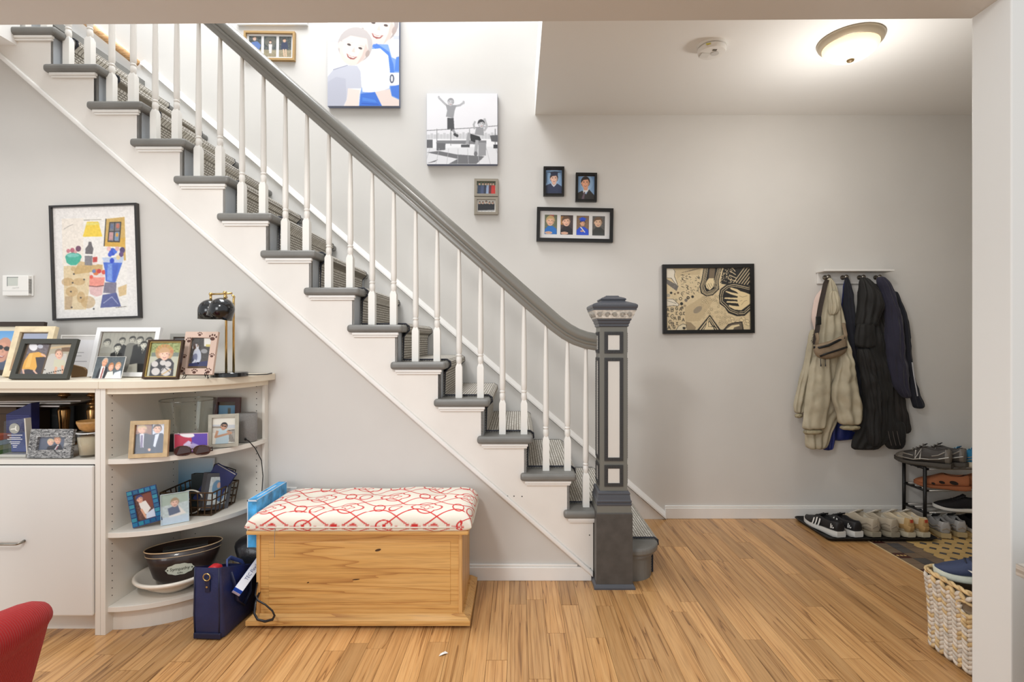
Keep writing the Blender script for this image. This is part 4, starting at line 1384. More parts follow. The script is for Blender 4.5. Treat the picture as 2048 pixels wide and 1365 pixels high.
# sitting boy
P.line(G(170), 18, [(600, 440), (592, 400), (605, 372)]); P.line(G(176), 22, [(700, 460), (725, 420), (700, 345)]); P.poly(G(150), [(618, 430), (690, 430), (695, 510), (600, 500)])
P.poly(G(44), [(555, 490), (650, 520), (668, 555), (600, 580), (560, 560)]); P.line(G(160), 30, [(545, 490), (525, 590)]); P.line(G(168), 32, [(625, 565), (612, 680)]); P.poly(G(80), [(465, 600), (550, 600), (550, 630), (465, 628)]); P.ell(G(110), 612, 695, 18, 26)
P.head(668, 392, 32, 40, G(190), G(56), -8, 0.4)
P.blur(1)
canvas('canvas_print', 'black and white canvas photo of a boy jumping on a pier', 853.5, 187, 995, 329, P)

# ---- hinged pair of grey frames
for nm, lb, y0, y1, pal in (('a', 'upper small taupe frame with group photo including a red dress', 357.5, 392.5, 0), ('b', 'lower small taupe frame with group photo of people in black', 394, 429, 1)):
    P = Print((0, 0), (190, 0), (0, 130), 48, (206, 200, 190))
    if pal == 0:
        P.rect((96, 110, 90), 0, 0, 190, 40)
        for x, c_ in ((28, (40, 62, 92)), (62, (70, 84, 120)), (90, (34, 44, 70)), (115, (150, 170, 200)), (140, (90, 30, 40)), (165, (206, 44, 36))):
            P.poly(c_, [(x - 18, 40), (x + 18, 40), (x + 22, 130), (x - 22, 130)]); P.head(x, 26, 10, 13, (224, 190, 166), (60, 44, 34))
    else:
        P.rect((226, 222, 214), 0, 0, 190, 130)
        for x in (30, 62, 95, 128, 160):
            P.poly((28, 32, 40), [(x - 17, 44), (x + 17, 40), (x + 18, 112), (x - 18, 118)]); P.head(x, 26 if x % 2 else 34, 10, 13, (220, 184, 160), (50, 40, 36))
        P.poly((236, 234, 230), [(0, 108), (190, 100), (190, 130), (0, 130)], 0.7)
    wall_frame('framed_group_photo', lb, 948.5, y0, 996, y1, [(P, 0, 0, 37.5, 26)], 5, 0.02, mat('frame_taupe', (150, 142, 128), 0.5), roll=0.5, group='hinged pair of taupe frames')

# ---- two portraits
def portrait(gown):
    P = Print((295, 205), (530, 205), (295, 540), 60, (130, 170, 214))
    P.grad((120, 160, 206), (160, 192, 226)); P.ell((176, 208, 236), 420, 300, 90, 110, 0, 0.5)
    if gown:
        P.poly((52, 62, 92), [(295, 430), (370, 395), (415, 430), (460, 395), (530, 440), (530, 540), (295, 540)]); P.poly((232, 232, 236), [(370, 385), (415, 430), (460, 390), (440, 420), (415, 445), (388, 420)])
        P.poly((226, 184, 164), [(385, 370), (450, 370), (445, 400), (415, 425), (390, 400)])
        P.head(417, 325, 52, 72, (234, 190, 170), (58, 40, 38), 0, 0.5)
        P.poly((40, 46, 72), [(310, 240), (430, 225), (528, 236), (430, 250)]); P.poly((46, 54, 84), [(368, 246), (470, 243), (468, 285), (370, 288)]); P.line((40, 44, 66), 7, [(312, 245), (310, 390)])
    else:
        P.poly((52, 48, 46), [(295, 450), (360, 415), (415, 470), (455, 395), (530, 480), (530, 540), (295, 540)]); P.poly((236, 234, 234), [(375, 395), (450, 380), (440, 420), (385, 470), (372, 440)]); P.poly((110, 90, 104), [(385, 430), (402, 432), (385, 540), (350, 540)])
        P.poly((220, 160, 130), [(375, 370), (440, 370), (435, 405), (385, 410)])
        P.head(403, 300, 58, 82, (230, 168, 134), (40, 30, 30), 0, 0.55)
    return P.blur(1)


wall_frame('framed_portrait', 'small black framed portrait of a young man in graduation cap', 1087, 333, 1128.5, 391.5, [(portrait(True), 0, 0, 33, 47)], 4.6, 0.028, M_blackf, roll=0.4, group='portrait frames')
wall_frame('framed_portrait', 'small black framed portrait of a young man in suit and tie', 1151.5, 345.5, 1194, 403, [(portrait(False), 0, 0, 33, 46)], 4.6, 0.028, M_blackf, roll=0.8, group='portrait frames')
# ---- row of four
ps = []
for i, (bg, shirt, skin, hair, extra) in enumerate((((110, 116, 92), (40, 116, 196), (232, 186, 156), (206, 176, 120), 0), ((74, 62, 62), (36, 34, 40), (234, 186, 160), (110, 84, 66), 0), ((134, 108, 86), (40, 84, 214), (222, 170, 136), (70, 50, 40), 1), ((96, 94, 92), (58, 60, 58), (222, 184, 154), (118, 92, 70), 0))):
    P = Print((0, 0), (180, 0), (0, 285), 42, bg)
    P.noise(7, 6, i + 2)
    if i == 0:
        P.rect((180, 90, 84), 70, 0, 130, 40); P.rect((96, 128, 70), 0, 250, 180, 285)
    if i == 1:
        P.rect((176, 128, 76), 0, 20, 50, 140)
    P.poly(shirt, [(5, 215), (50, 165), (120, 165), (170, 205), (178, 285), (5, 285)])
    if extra:
        P.head(88, 110, 36, 44, skin, hair, 0, 0.5); P.poly((44, 84, 210), [(28, 52), (85, 20), (150, 48), (95, 70)]); P.poly((36, 70, 190), [(50, 62), (125, 60), (120, 85), (55, 85)]); P.poly((240, 236, 230), [(50, 165), (70, 165), (130, 240), (118, 248)]); P.ell(skin, 80, 225, 25, 12)
    else:
        P.head(82, 92, 56, 70, skin, hair, (4, -6, 0, 0)[i], 0.5)
        if i < 2:
            P.ell(skin, 60, 262, 52, 20); P.line([v * 0.7 for v in skin], 4, [(30, 262), (95, 258)])
    ps.append((P.blur(1), (-48, -16, 16, 48)[i], (-0.5, -0.2, 0.2, 0.5)[i], 25, 39))
wall_frame('framed_photo_row', 'wide black frame with four boys\' photos in a white mat', 1073.5, 415.5, 1226.5, 483.5, ps, 6.5, 0.03, M_blackf, roll=1.1, mat_rgb=(236, 234, 232))
# ---- three photos in a slim gold frame at the top of the stair
ps = []
for i in range(3):
    P = Print((0, 0), (135, 0), (0, 230), 34, (70, 76, 74))
    P.noise(22, 5, i + 11)
    P.rect((150, 140, 112), 0, 150, 135, 230); P.noise(14, 4, i + 5)
    if i == 0:
        P.poly((90, 120, 180), [(30, 70), (90, 60), (130, 100), (110, 160), (20, 160)]); P.head(62, 28, 20, 26, (226, 190, 170), (90, 70, 50))
    elif i == 1:
        P.ell((120, 116, 100), 70, 60, 60, 60, 0, 0.6); P.poly((220, 216, 214), [(52, 90), (90, 90), (84, 190), (58, 190)]); P.head(70, 64, 14, 18, (226, 190, 170), (60, 46, 40))
    else:
        P.poly((40, 50, 80), [(30, 70), (90, 60), (100, 140), (20, 145)]); P.line((226, 190, 160), 12, [(50, 145), (60, 220)]); P.line((226, 190, 160), 12, [(75, 145), (80, 220)]); P.head(60, 44, 18, 24, (222, 180, 150), (60, 46, 40))
    ps.append((P.blur(1), -30 + i * 30.2, 0, 25, 41))
wall_frame('framed_photo_triple', 'slim gold frame with three photos, highest on the stair wall', 487, 62, 589, 119.5, ps, 4, 0.025, mat('frame_gold_wood', (172, 140, 92), 0.45), roll=0.9, mat_rgb=(238, 236, 234))

P = Print((0, 0), (100, 0), (0, 90), 24, (206, 204, 200)); P.rect((150, 156, 160), 20, 15, 80, 70)
wall_frame('framed_print', 'white frame just above the gold triple frame, only its lower edge in view', 474, -62, 614, 49, [(P, 0, 0, 122, 92)], 7, 0.02, mat('frame_white', (230, 230, 230), 0.4))

# ================================================================== FRAMES STANDING ON THE CABINETS


def standing(name, label, xl, xr, yt, Yb, zb, prints, bw, d, fm, lean=12, yaw=0, h=None, roll=0, **k):
    """standing frame: left, right, top edges in photo pixels, foot at depth Yb on a surface at height zb"""
    s_ = Yb / F
    w = (xr - xl) * s_
    if h is None:
        ztop = WZ(yt, Yb + 0.06)
        h = (ztop - zb) / math.cos(math.radians(lean))
    x = WX((xl + xr) / 2, Yb)
    k.setdefault('strut', 0.55)
    pr = [(p, (xc - 0.5) * w, (0.5 - zc) * h, pw * w, ph * h) for p, xc, zc, pw, ph in prints]
    return framed(name, label, (x, Yb, zb + 0.001), w, h, bw, d, fm, pr, (-math.radians(lean), math.radians(roll), math.radians(yaw)), zc=h / 2, **k)


# a: brown frame, bald man on a beach
P = Print((0, 0), (400, 0), (0, 300), 90, (120, 176, 226))
P.grad((96, 164, 226), (206, 222, 230)); P.rect((222, 212, 196), 0, 190, 400, 300); P.poly((70, 84, 110), [(180, 300), (200, 210), (330, 190), (400, 240), (400, 300)]); P.head(295, 140, 75, 100, (206, 150, 126), None, 10, 0.5, 1, 1.1, True)
standing('framed_photo', 'dark brown framed beach photo of a bald man in sunglasses, at the back', -95, 82, 646, 2.50, ZT, [(P.blur(1), 0.42, 0.54, 0.55, 0.74)], 0.022, 0.018, mat('frame_dark_brown', (54, 42, 34), 0.4), lean=8, mat_rgb=(232, 222, 200))
# c: cream frame
P = Print((0, 0), (100, 0), (0, 150), 50, (150, 160, 186))
P.grad((170, 178, 200), (128, 140, 176)); P.poly((178, 34, 40), [(0, 100), (30, 80), (60, 110), (70, 150), (0, 150)]); P.head(62, 60, 22, 30, (214, 170, 146), (60, 48, 44)); P.poly((60, 60, 80), [(30, 110), (95, 100), (100, 150), (40, 150)])
standing('framed_photo', 'cream wooden frame with blue and red photo behind the black double frame', 12, 94, 656, 2.33, ZT, [(P.blur(1), 0.5, 0.5, 0.62, 0.74)], 0.026, 0.02, mat('frame_cream_wood', (224, 206, 172), 0.5, var=0.05, vscale=30), lean=16)
# d: black double frame
P1 = Print((440, 505), (730, 500), (270, 955), 46, (110, 100, 104))
P1.noise(16, 5, 3); P1.ell((240, 238, 240), 490, 545, 60, 60); P1.ell((200, 200, 210), 590, 540, 40, 30)
P1.poly((52, 44, 50), [(480, 700), (650, 690), (640, 955), (300, 955)]); P1.poly((226, 168, 70), [(430, 640), (560, 620), (650, 660), (640, 690), (510, 700), (520, 830), (490, 890), (400, 870), (300, 880), (345, 760)]); P1.line((226, 178, 150), 26, [(600, 655), (660, 690)]); P1.poly((240, 196, 110), [(430, 650), (480, 640), (420, 840), (350, 850)], 0.6); P1.line((226, 180, 156), 24, [(320, 880), (330, 945)]); P1.line((226, 180, 156), 24, [(470, 890), (520, 950)])
P2 = Print((790, 505), (1080, 505), (640, 955), 46, (176, 166, 144))
P2.rect((120, 90, 60), 930, 555, 1060, 620); P2.line((206, 180, 140), 30, [(760, 570), (1060, 530)]); P2.poly((196, 190, 180), [(700, 720), (780, 650), (1000, 650), (980, 955), (640, 955)]); P2.poly((200, 196, 170), [(820, 730), (960, 740), (980, 800), (940, 850), (800, 840)]); P2.head(890, 660, 52, 72, (226, 176, 150), (150, 120, 96), 0, 0.75)
P2.line((220, 168, 136), 36, [(840, 850), (820, 930)]); P2.line((220, 168, 136), 36, [(930, 830), (930, 930)])
for i in range(10):
    P2.ell((60, 54, 48), 680 + i * 31, 880 + (i * 53 % 60), 12, 9)
standing('framed_double_photo', 'dark double frame with child in yellow costume and a baby', 24, 139, 681, 2.20, ZT, [(P1, 0.31, 0.5, 0.355, 0.77), (P2, 0.70, 0.5, 0.355, 0.77)], 0.021, 0.016, mat('frame_charcoal_wood', (64, 64, 58), 0.5), lean=19, group=None)
# e: certificate behind, on a brown cardboard easel
P = Print((0, 0), (100, 0), (0, 120), 60, (236, 236, 240)); P.rect((226, 224, 222), 0, 0, 100, 14)
for y_, x0_, x1_ in ((40, 30, 0), (52, 30, 60), (62, 20, 55), (78, 20, 70)):
    if x1_:
        P.rect((150, 150, 156), x0_, y_, x1_, y_ + 1.6)
ce = standing('certificate', 'white certificate sheet standing between the double frame and group photo', 112, 196, 671, 2.46, ZT, [(P, 0.5, 0.5, 0.97, 0.97)], 0.006, 0.006, mat('frame_white_thin', (232, 230, 226), 0.5), lean=10, cat='certificate')
eas = thing('cardboard_easel', 'brown cardboard easel wedge behind the double frame', 'easel', (WX(158, 2.34), 2.34, ZT))
MB().prism([(-0.035, 0.0), (0.028, 0.003), (0.028, 0.034), (0.018, 0.044), (-0.035, 0.058)], 0.0, 0.012, 'XZ').build('wedge', mat('cardboard_brown', (126, 100, 70), 0.9), eas)
# f: white frame, black-and-white family group
P = Print((1395, 345), (2090, 345), (1330, 940), 92, (176, 172, 152), 2)
P = Print((0, 0), (700, 0), (0, 600), 92, (180, 176, 156))
for i in range(14):
    P.line((160, 156, 138), 6, [(i * 52, 0), (i * 52 - 6, 300)])
GG = lambda v: (v, v - 2, v - 12)
for x, y, s_, sk, hr, su, tie in ((80, 160, 52, 190, 84, 160, 0), (270, 130, 44, 190, 70, 34, 1), (400, 110, 44, 186, 60, 120, 0), (500, 120, 48, 200, 80, 36, 1), (620, 130, 48, 196, 60, 30, 0), (230, 230, 52, 204, 44, 30, 1), (560, 190, 50, 206, 56, 28, 1), (680, 170, 44, 200, 70, 40, 0)):
    P.poly(GG(su), [(x - s_ * 1.7, 600), (x - s_ * 1.5, y + s_ * 1.7), (x - s_ * 0.5, y + s_ * 1.15), (x + s_ * 0.5, y + s_ * 1.15), (x + s_ * 1.5, y + s_ * 1.7), (x + s_ * 1.7, 600)])
    if tie:
        P.poly(GG(226), [(x - s_ * 0.45, y + s_ * 1.1), (x + s_ * 0.45, y + s_ * 1.1), (x, y + s_ * 2.6)]); P.poly(GG(40), [(x - s_ * 0.16, y + s_ * 1.25), (x + s_ * 0.16, y + s_ * 1.25), (x + s_ * 0.12, y + s_ * 2.3), (x - s_ * 0.12, y + s_ * 2.3)])
    P.head(x, y, s_ * 0.82, s_ * 1.1, GG(sk), GG(hr), 0, 0.45, 1, 1.2)
P.poly(GG(190), [(420, 480), (520, 460), (540, 600), (400, 600)]); P.poly(GG(150), [(0, 420), (80, 330), (160, 380), (140, 600), (0, 600)], 0.6)
for v_ in (P,):
    m_ = v_.a.mean(2, keepdims=True); v_.a = m_ * np.array([1.0, 0.985, 0.91])
standing('framed_photo', 'white framed black and white photo of a family group', 180, 309, 658, 2.34, ZT, [(P.blur(1), 0.5, 0.5, 0.84, 0.82)], 0.019, 0.018, mat('frame_white', (230, 230, 230), 0.4), lean=15)
# g: unframed photo of three
P = Print((0, 0), (520, 0), (0, 330), 62, (88, 96, 100)); P.noise(8, 5, 2)
P.poly((46, 48, 54), [(60, 330), (90, 190), (140, 130), (230, 160), (260, 330)]); P.poly((232, 226, 222), [(120, 140), (190, 150), (180, 330), (115, 330)]); P.poly((150, 84, 80), [(150, 160), (172, 165), (168, 330), (140, 330)]); P.head(160, 88, 46, 64, (220, 160, 128), (190, 176, 160), 8, 0.75)
P.poly((232, 222, 210), [(220, 330), (250, 230), (340, 220), (380, 330)]); P.head(292, 155, 42, 56, (228, 172, 146), (170, 116, 80), -8, 0.5, 1, 1.2, False, 0.3)
P.poly((222, 226, 240), [(340, 330), (380, 240), (480, 210), (510, 330)]); P.head(412, 145, 44, 56, (230, 176, 152), (196, 150, 110), -6, 0.5, 1, 1.2)
standing('loose_photo', 'small unframed photo of three people leaning before the white frame', 184, 243, 714, 2.255, ZT, [(P.blur(1), 0.5, 0.5, 0.985, 0.985)], 0.001, 0.004, mat('photo_paper_white', (230, 228, 226), 0.5), lean=18, glass=False, strut=False, cat='photo')
# h: gold and black frame, curly haired boy
P = Print((240, 680), (590, 680), (195, 1090), 58, (150, 160, 100)); P.noise(26, 6, 9)
P.rect((190, 190, 170), 200, 850, 640, 1090); P.rect((120, 130, 120), 240, 800, 600, 850)
P.ell((186, 146, 106), 392, 800, 108, 100); P.poly((58, 56, 60), [(225, 1090), (240, 930), (330, 870), (470, 875), (510, 930), (505, 1090)])
for q in ((285, 940, 40), (380, 925, 36), (440, 940, 40), (300, 1030, 50), (420, 1030, 60)):
    P.ell((206, 200, 196), q[0], q[1], q[2], q[2] * 0.9)
P.line((60, 58, 60), 8, [(340, 1060), (400, 980), (470, 1040)]); P.line((200, 160, 90), 10, [(370, 1070), (480, 1000)])
P.head(395, 820, 62, 74, (236, 190, 166), (200, 160, 116), 0, 0.3, 1, 1.35)
for i in range(30):
    a = PI + PI * i / 29 * 1.0
    P.ell((168 + i * 37 % 50, 128 + i * 29 % 40, 90), 392 + 86 * math.cos(a), 790 + 72 * math.sin(a), 22, 20)
standing('framed_photo', 'black and gold frame with photo of a curly haired boy', 288, 359, 682, 2.225, ZT, [(P.blur(1), 0.5, 0.5, 0.83, 0.86)], 0.0075, 0.016, mat('frame_dark_gold', (62, 42, 24), 0.3), lean=14, inner=(0.0045, mat('gold_edge', (206, 176, 110), 0.3, 0.7)))
# i: small silver frame behind
P = Print((0, 0), (100, 0), (0, 120), 30, (110, 120, 130)); P.head(50, 60, 26, 34, (214, 176, 150), (60, 50, 46)); P.poly((60, 70, 90), [(10, 120), (30, 95), (70, 95), (90, 120)])
standing('framed_photo', 'small silver frame mostly hidden behind the paw print frame', 337, 386, 669, 2.55, ZT, [(P, 0.5, 0.5, 0.7, 0.76)], 0.016, 0.014, mat('frame_silver', (170, 168, 162), 0.3, 0.4), lean=8)
# j: paw print frame with dog on wire easel
P = Print((740, 640), (965, 640), (690, 970), 44, (66, 62, 58)); P.noise(14, 5, 6); P.rect((226, 224, 216), 870, 640, 965, 740); P.rect((206, 190, 110), 890, 715, 950, 745)
P.ell((190, 196, 210), 790, 850, 46, 90); P.ell((70, 76, 110), 760, 880, 30, 60, 20, 0.6); P.line((206, 210, 222), 22, [(770, 900), (720, 960)]); P.line((206, 210, 222), 22, [(800, 900), (785, 960)]); P.ell((206, 206, 210), 775, 750, 36, 40, 15); P.poly((80, 60, 50), [(745, 720), (770, 690), (780, 760), (750, 790)]); P.poly((140, 110, 90), [(795, 700), (805, 740), (788, 745)]); P.ell((30, 28, 30), 755, 775, 10, 8); P.ell((150, 150, 150), 870, 795, 36, 26); P.poly((40, 46, 90), [(690, 940), (940, 900), (940, 970), (690, 970)])
pw_ = standing('framed_photo', 'pink frame with brown paw prints around a dog photo', 362, 428, 666, 2.285, ZT + 0.014, [(P.blur(1), 0.505, 0.47, 0.60, 0.66)], 0.0265, 0.014, mat('frame_pink_tan', (206, 180, 164), 0.5), lean=14, strut=False)
paw_m = mat('paw_print_brown', (84, 52, 42), 0.6)
hh = (WZ(666, 2.345) - ZT - 0.014) / math.cos(math.radians(14))
ww = 66 * 2.285 / F


def paw(x, z, s_, rot):
    m_ = MB()
    R_ = rotm('Y', rot)
    def e_(cx, cz, rx, rz):
        pts = [R_ @ Vector((cx + rx * math.cos(2 * PI * i / 12), 0, cz + rz * math.sin(2 * PI * i / 12))) for i in range(12)]
        m_.prism([(x + p.x * s_, z + p.z * s_) for p in pts], -0.0145, -0.0138, 'XZ')
    e_(0, -0.3, 0.55, 0.42)
    for a_ in (-0.75, -0.28, 0.28, 0.75):
        e_(a_, 0.25 + (0.35 if abs(a_) < 0.5 else 0), 0.19, 0.27)
    o_ = m_.build('paw_print', paw_m, pw_)
    o_['kind'] = 'stuff'


for x, z, s_, r_ in ((-0.36, 0.80, 0.0145, -5), (-0.05, 0.94, 0.0115, 10), (0.36, 0.86, 0.019, 8), (-0.42, 0.42, 0.0105, 0), (0.41, 0.44, 0.012, 5), (-0.44, 0.10, 0.0145, -8), (-0.05, 0.07, 0.014, 5), (0.36, 0.08, 0.015, -5)):
    paw(x * ww, z * hh, s_, r_)
ez = MB()
for s_ in (-1, 1):
    ez.tube([(s_ * 0.045, 0.03, 0.075), (s_ * 0.045, -0.004, 0.006), (s_ * 0.045, -0.022, 0.003), (s_ * 0.046, -0.026, 0.014), (s_ * 0.046, -0.017, 0.018), (s_ * 0.046, -0.014, 0.010)], 0.0016, 6)
    ez.tube([(s_ * 0.045, -0.002, 0.008), (s_ * 0.050, -0.01, -0.010), (s_ * 0.056, -0.014, -0.006), (s_ * 0.052, -0.014, 0.0)], 0.0016, 6)
ez.tube([(-0.05, -0.004, 0.005), (0.05, -0.004, 0.005)], 0.0016, 6)
ez.tube([(0, 0.0, 0.06), (0, 0.06, -0.008)], 0.0016, 6)
tag(ez.build('wire_easel', mat('wire_black', (22, 22, 22), 0.4), None, smooth=True, loc=(WX(395, 2.285), 2.285, ZT + 0.010)), 'black curled wire easel under the pink paw print frame', 'easel')

# ================================================================== SMALL THINGS ON THE SHELVES
M_brass = mat('brass_polished', (206, 176, 116), 0.25, 0.9)
M_black_en = mat('black_enamel', (16, 17, 20), 0.18, coat=0.5)


def text_mesh(s_, size, m, align='CENTER'):
    cu = bpy.data.curves.new('lettering', 'FONT')
    cu.body, cu.size, cu.align_x = s_, size, align
    cu.resolution_u = 2
    tmp = bpy.data.objects.new('lettering_tmp', cu)
    C.objects.link(tmp)
    dg = bpy.context.evaluated_depsgraph_get()
    me = bpy.data.meshes.new_from_object(tmp.evaluated_get(dg))
    bpy.data.objects.remove(tmp)
    bpy.data.curves.remove(cu)
    me.materials.clear()
    me.materials.append(m)
    return me


def lerp_tab(tab, t):
    for (a, va), (b, vb) in zip(tab, tab[1:]):
        if a <= t <= b:
            return va + (vb - va) * (t - a) / (b - a)
    return tab[-1][1]


# ---- desk lamp with two heads
LXd, LYd = -1.312, 2.415
lamp = thing('desk_lamp', 'black and brass desk lamp with two dome shades on the corner shelf top', 'lamp', (LXd, LYd, ZT))
MB().lathe([(0.074, 0), (0.077, 0.002), (0.077, 0.017), (0.074, 0.020), (0.0, 0.020)], 40).build('base', M_black_en, lamp, auto=40)
for i, (dx, dy) in enumerate(((-0.010, -0.010), (0.012, 0.012))):
    z1 = 0.335 if i == 0 else 0.352
    MB().tube([(dx, dy, 0.019), (dx, dy, z1), (dx + 0.002, dy + 0.001, z1 + 0.012), (dx - 0.004, dy - 0.006, z1 + 0.02)], 0.0052, 10).build('pole', M_brass, lamp, smooth=True)


def shade(cx, cy, cz, ax_deg, yaw_deg, R, L_, joint):
    """dome shade hanging from a knuckle; cz is the height of its open rim's centre"""
    Mx = trn(cx, cy, cz) @ rotm('Z', yaw_deg) @ rotm('Y', ax_deg)
    prof = [(R, 0.0), (R, L_ - R * 0.95)]
    for i in range(1, 9):
        a = PI / 2 * i / 8
        prof.append((max(R * math.cos(a), 0.006), L_ - R * 0.95 + R * 0.95 * math.sin(a)))
    o = MB().lathe(prof, 28, 0, Mx, cap=False).build('lamp_shade', M_black_en, lamp, smooth=True)
    sm = o.modifiers.new('solid', 'SOLIDIFY'); sm.thickness = 0.0015
    MB().lathe([(R * 0.985, 0.001), (R * 0.985, L_ - R * 0.95)], 28, 0, Mx, cap=False).build('lining', mat('shade_lining_white', (226, 222, 214), 0.5), o, smooth=True)
    MB().ball((0, 0, L_ * 0.55), R * 0.5, 12, 0, Mx).build('bulb', mat('bulb_frosted', (236, 234, 226), 0.4), o, smooth=True)
    k = Mx @ Vector((0, 0, L_))
    kn_ = MB().tube([k - Vector((0, 0, 0.004)), k + Vector((0, 0, 0.018))], 0.0055, 10)
    kn_.ball(tuple(k + Vector((0, 0, 0.024))), 0.0085, 12)
    kn_.build('knuckle', M_brass, o, smooth=True)
    return k + Vector((0, 0, 0.024))


dzl = lambda py, Y: WZ(py, Y) - ZT
k1 = shade(WX(438.7, 2.335) - LXd, 2.335 - LYd, dzl(636, 2.335), 16, 0, 0.0515, 0.090, None)
k2 = shade(WX(421.5, 2.45) - LXd, 2.45 - LYd, dzl(638.5, 2.45), 0, 0, 0.0535, 0.091, None)
MB().tube([k1, (-0.006, -0.012, 0.358)], 0.0045, 8).build('arm', M_brass, lamp, smooth=True)
MB().tube([k2, (-0.05, 0.020, k2.z), (0.006, 0.008, k2.z + 0.002)], 0.0045, 8).build('arm', M_brass, lamp, smooth=True)
MB().tube([(0.070, 0.02, 0.006), (0.10, 0.05, 0.004), (0.115, 0.12, 0.002), (0.10, 0.20, 0.002)], 0.0028, 6).build('cord', mat('cord_black', (20, 20, 20), 0.5), lamp, smooth=True)

# ---- shelf one of the corner unit
P = Print((440, 600), (720, 580), (435, 965), 66, (60, 66, 90))
P.rect((150, 110, 96), 440, 590, 590, 720); P.noise(14, 6, 3); P.rect((206, 214, 230), 600, 580, 722, 720); P.rect((236, 238, 244), 640, 590, 690, 640)
P.poly((42, 52, 74), [(440, 965), (440, 740), (480, 705), (560, 710), (600, 780), (570, 965)]); P.poly((40, 56, 84), [(560, 965), (590, 760), (620, 710), (690, 700), (722, 740), (722, 965)])
P.poly((226, 226, 236), [(480, 715), (520, 710), (520, 880), (490, 880)]); P.poly((120, 110, 150), [(492, 730), (510, 730), (512, 880), (488, 875)]); P.poly((216, 226, 240), [(625, 720), (665, 705), (630, 875), (610, 860)])
P.head(500, 660, 40, 52, (226, 180, 156), (206, 186, 140), 0, 0.5); P.head(645, 650, 38, 52, (224, 178, 154), (90, 70, 58), 0, 0.6); P.ell((226, 184, 160), 575, 905, 14, 18)
standing('framed_photo', 'light wood framed photo of two young men in suits on the corner shelf', 265, 333, 839, 2.195, ZSH, [(P.blur(1), 0.5, 0.5, 0.76, 0.80)], 0.0165, 0.018, mat('frame_light_wood', (190, 164, 124), 0.5, var=0.06, vscale=40), lean=8, yaw=14)
P = Print((1275, 530), (1515, 515), (1285, 860), 54, (232, 228, 216))
P.rect((196, 200, 206), 1270, 620, 1520, 660); P.rect((210, 206, 196), 1270, 660, 1520, 720); P.rect((150, 140, 126), 1280, 640, 1400, 660)
for i in range(8):
    P.line((70, 64, 60), 5, [(1450 + i * 11, 690), (1455 + i * 11, 830)])
P.line((70, 64, 60), 8, [(1440, 690), (1530, 680)]); P.poly((190, 212, 222), [(1330, 690), (1380, 660), (1440, 680), (1460, 780), (1455, 850), (1320, 860)]); P.line((196, 150, 120), 26, [(1335, 700), (1320, 770), (1400, 745)]); P.line((196, 150, 120), 24, [(1440, 700), (1480, 720), (1400, 745)])
P.head(1400, 640, 34, 46, (190, 142, 112), (34, 28, 28), 10, 0.55, 1, 1.1, True)
standing('framed_photo', 'grey washed frame with photo of a young man in sunglasses', 420, 474, 827, 2.40, ZSH, [(P.blur(1), 0.5, 0.49, 0.74, 0.80)], 0.015, 0.016, mat('frame_grey_wash', (172, 168, 154), 0.5, var=0.05, vscale=40), lean=9, yaw=22, strut=0.3)
P = Print((0, 0), (200, 0), (0, 160), 36, (96, 150, 190)); P.grad((120, 170, 206), (60, 110, 150)); P.poly((60, 60, 50), [(60, 160), (90, 90), (150, 90), (170, 160)]); P.rect((90, 84, 70), 105, 20, 140, 90)
standing('framed_photo', 'dark red wooden frame with seascape behind the grey washed frame', 427, 480, 797, 2.585, ZSH, [(P, 0.5, 0.5, 0.66, 0.62)], 0.022, 0.016, mat('frame_dark_red', (74, 30, 22), 0.35), lean=4, h=0.205, strut=0.1)
gl = thing('glass_bowl', 'clear tapered glass bowl at the back of the corner shelf', 'bowl', (WX(376, 2.44), 2.445, ZSH + 0.0012))
M_clear = glass_mat('clear_glass', (253, 254, 253), 0.015, 0.02, 0.30)
MB().lathe([(0.001, 0.006), (0.066, 0.006), (0.078, 0.03), (0.112, 0.208), (0.116, 0.212), (0.1165, 0.208), (0.083, 0.028), (0.070, 0.0), (0.001, 0.0)], 40).build('bowl', M_clear, gl, smooth=True)
MB().tube([(0.114 * math.cos(2 * PI * i / 40), 0.114 * math.sin(2 * PI * i / 40), 0.211) for i in range(40)], 0.002, 6, closed=True).build('rim', glass_mat('glass_rim', (206, 208, 202), 0.3, 0.05), gl, smooth=True)
bx = thing('small_black_box', 'small black box behind the purple card on the corner shelf', 'box', (WX(372, 2.31), 2.315, ZSH + 0.0012))
MB().box(-0.075, 0.055, -0.012, 0.012, 0, 0.074).build('carton', mat('carton_black', (34, 28, 28), 0.5), bx, bevel=0.001)
MB().box(-0.01, 0.045, -0.0128, -0.012, 0.05, 0.070).build('label_strip', mat('label_white', (222, 220, 216), 0.5), bx)
P = Print((850, 740), (1200, 700), (855, 920), 60, (110, 60, 130))
P.poly((190, 60, 86), [(850, 740), (1050, 760), (960, 930), (850, 930)]); P.poly((96, 70, 170), [(1020, 700), (1210, 690), (1210, 920), (1060, 900)]); P.ell((240, 240, 244), 985, 735, 78, 26); P.ell((206, 190, 226), 1060, 850, 80, 34); P.poly((214, 200, 232), [(950, 830), (1000, 790), (1030, 800), (1010, 870), (950, 880)]); P.poly((180, 170, 220), [(1040, 800), (1130, 830), (1120, 870), (1020, 880)], 0.6)
pc = thing('acrylic_card_holder', 'purple and pink printed card in a clear acrylic holder', 'card', (WX(380, 2.255), 2.262, ZSH + 0.0012), (0, 0, math.radians(10)))
obj('card', P.blur(1).mesh(0.128, 0.078, -0.0006, 0.046), pc)
MB().box(-0.067, 0.067, 0.0, 0.006, 0.0, 0.088).build('acrylic_plate', mat('acrylic_back', (196, 170, 176), 0.2), pc, bevel=0.001)
MB().box(-0.067, 0.067, -0.02, 0.0, 0.0, 0.003).build('foot', M_clear, pc)
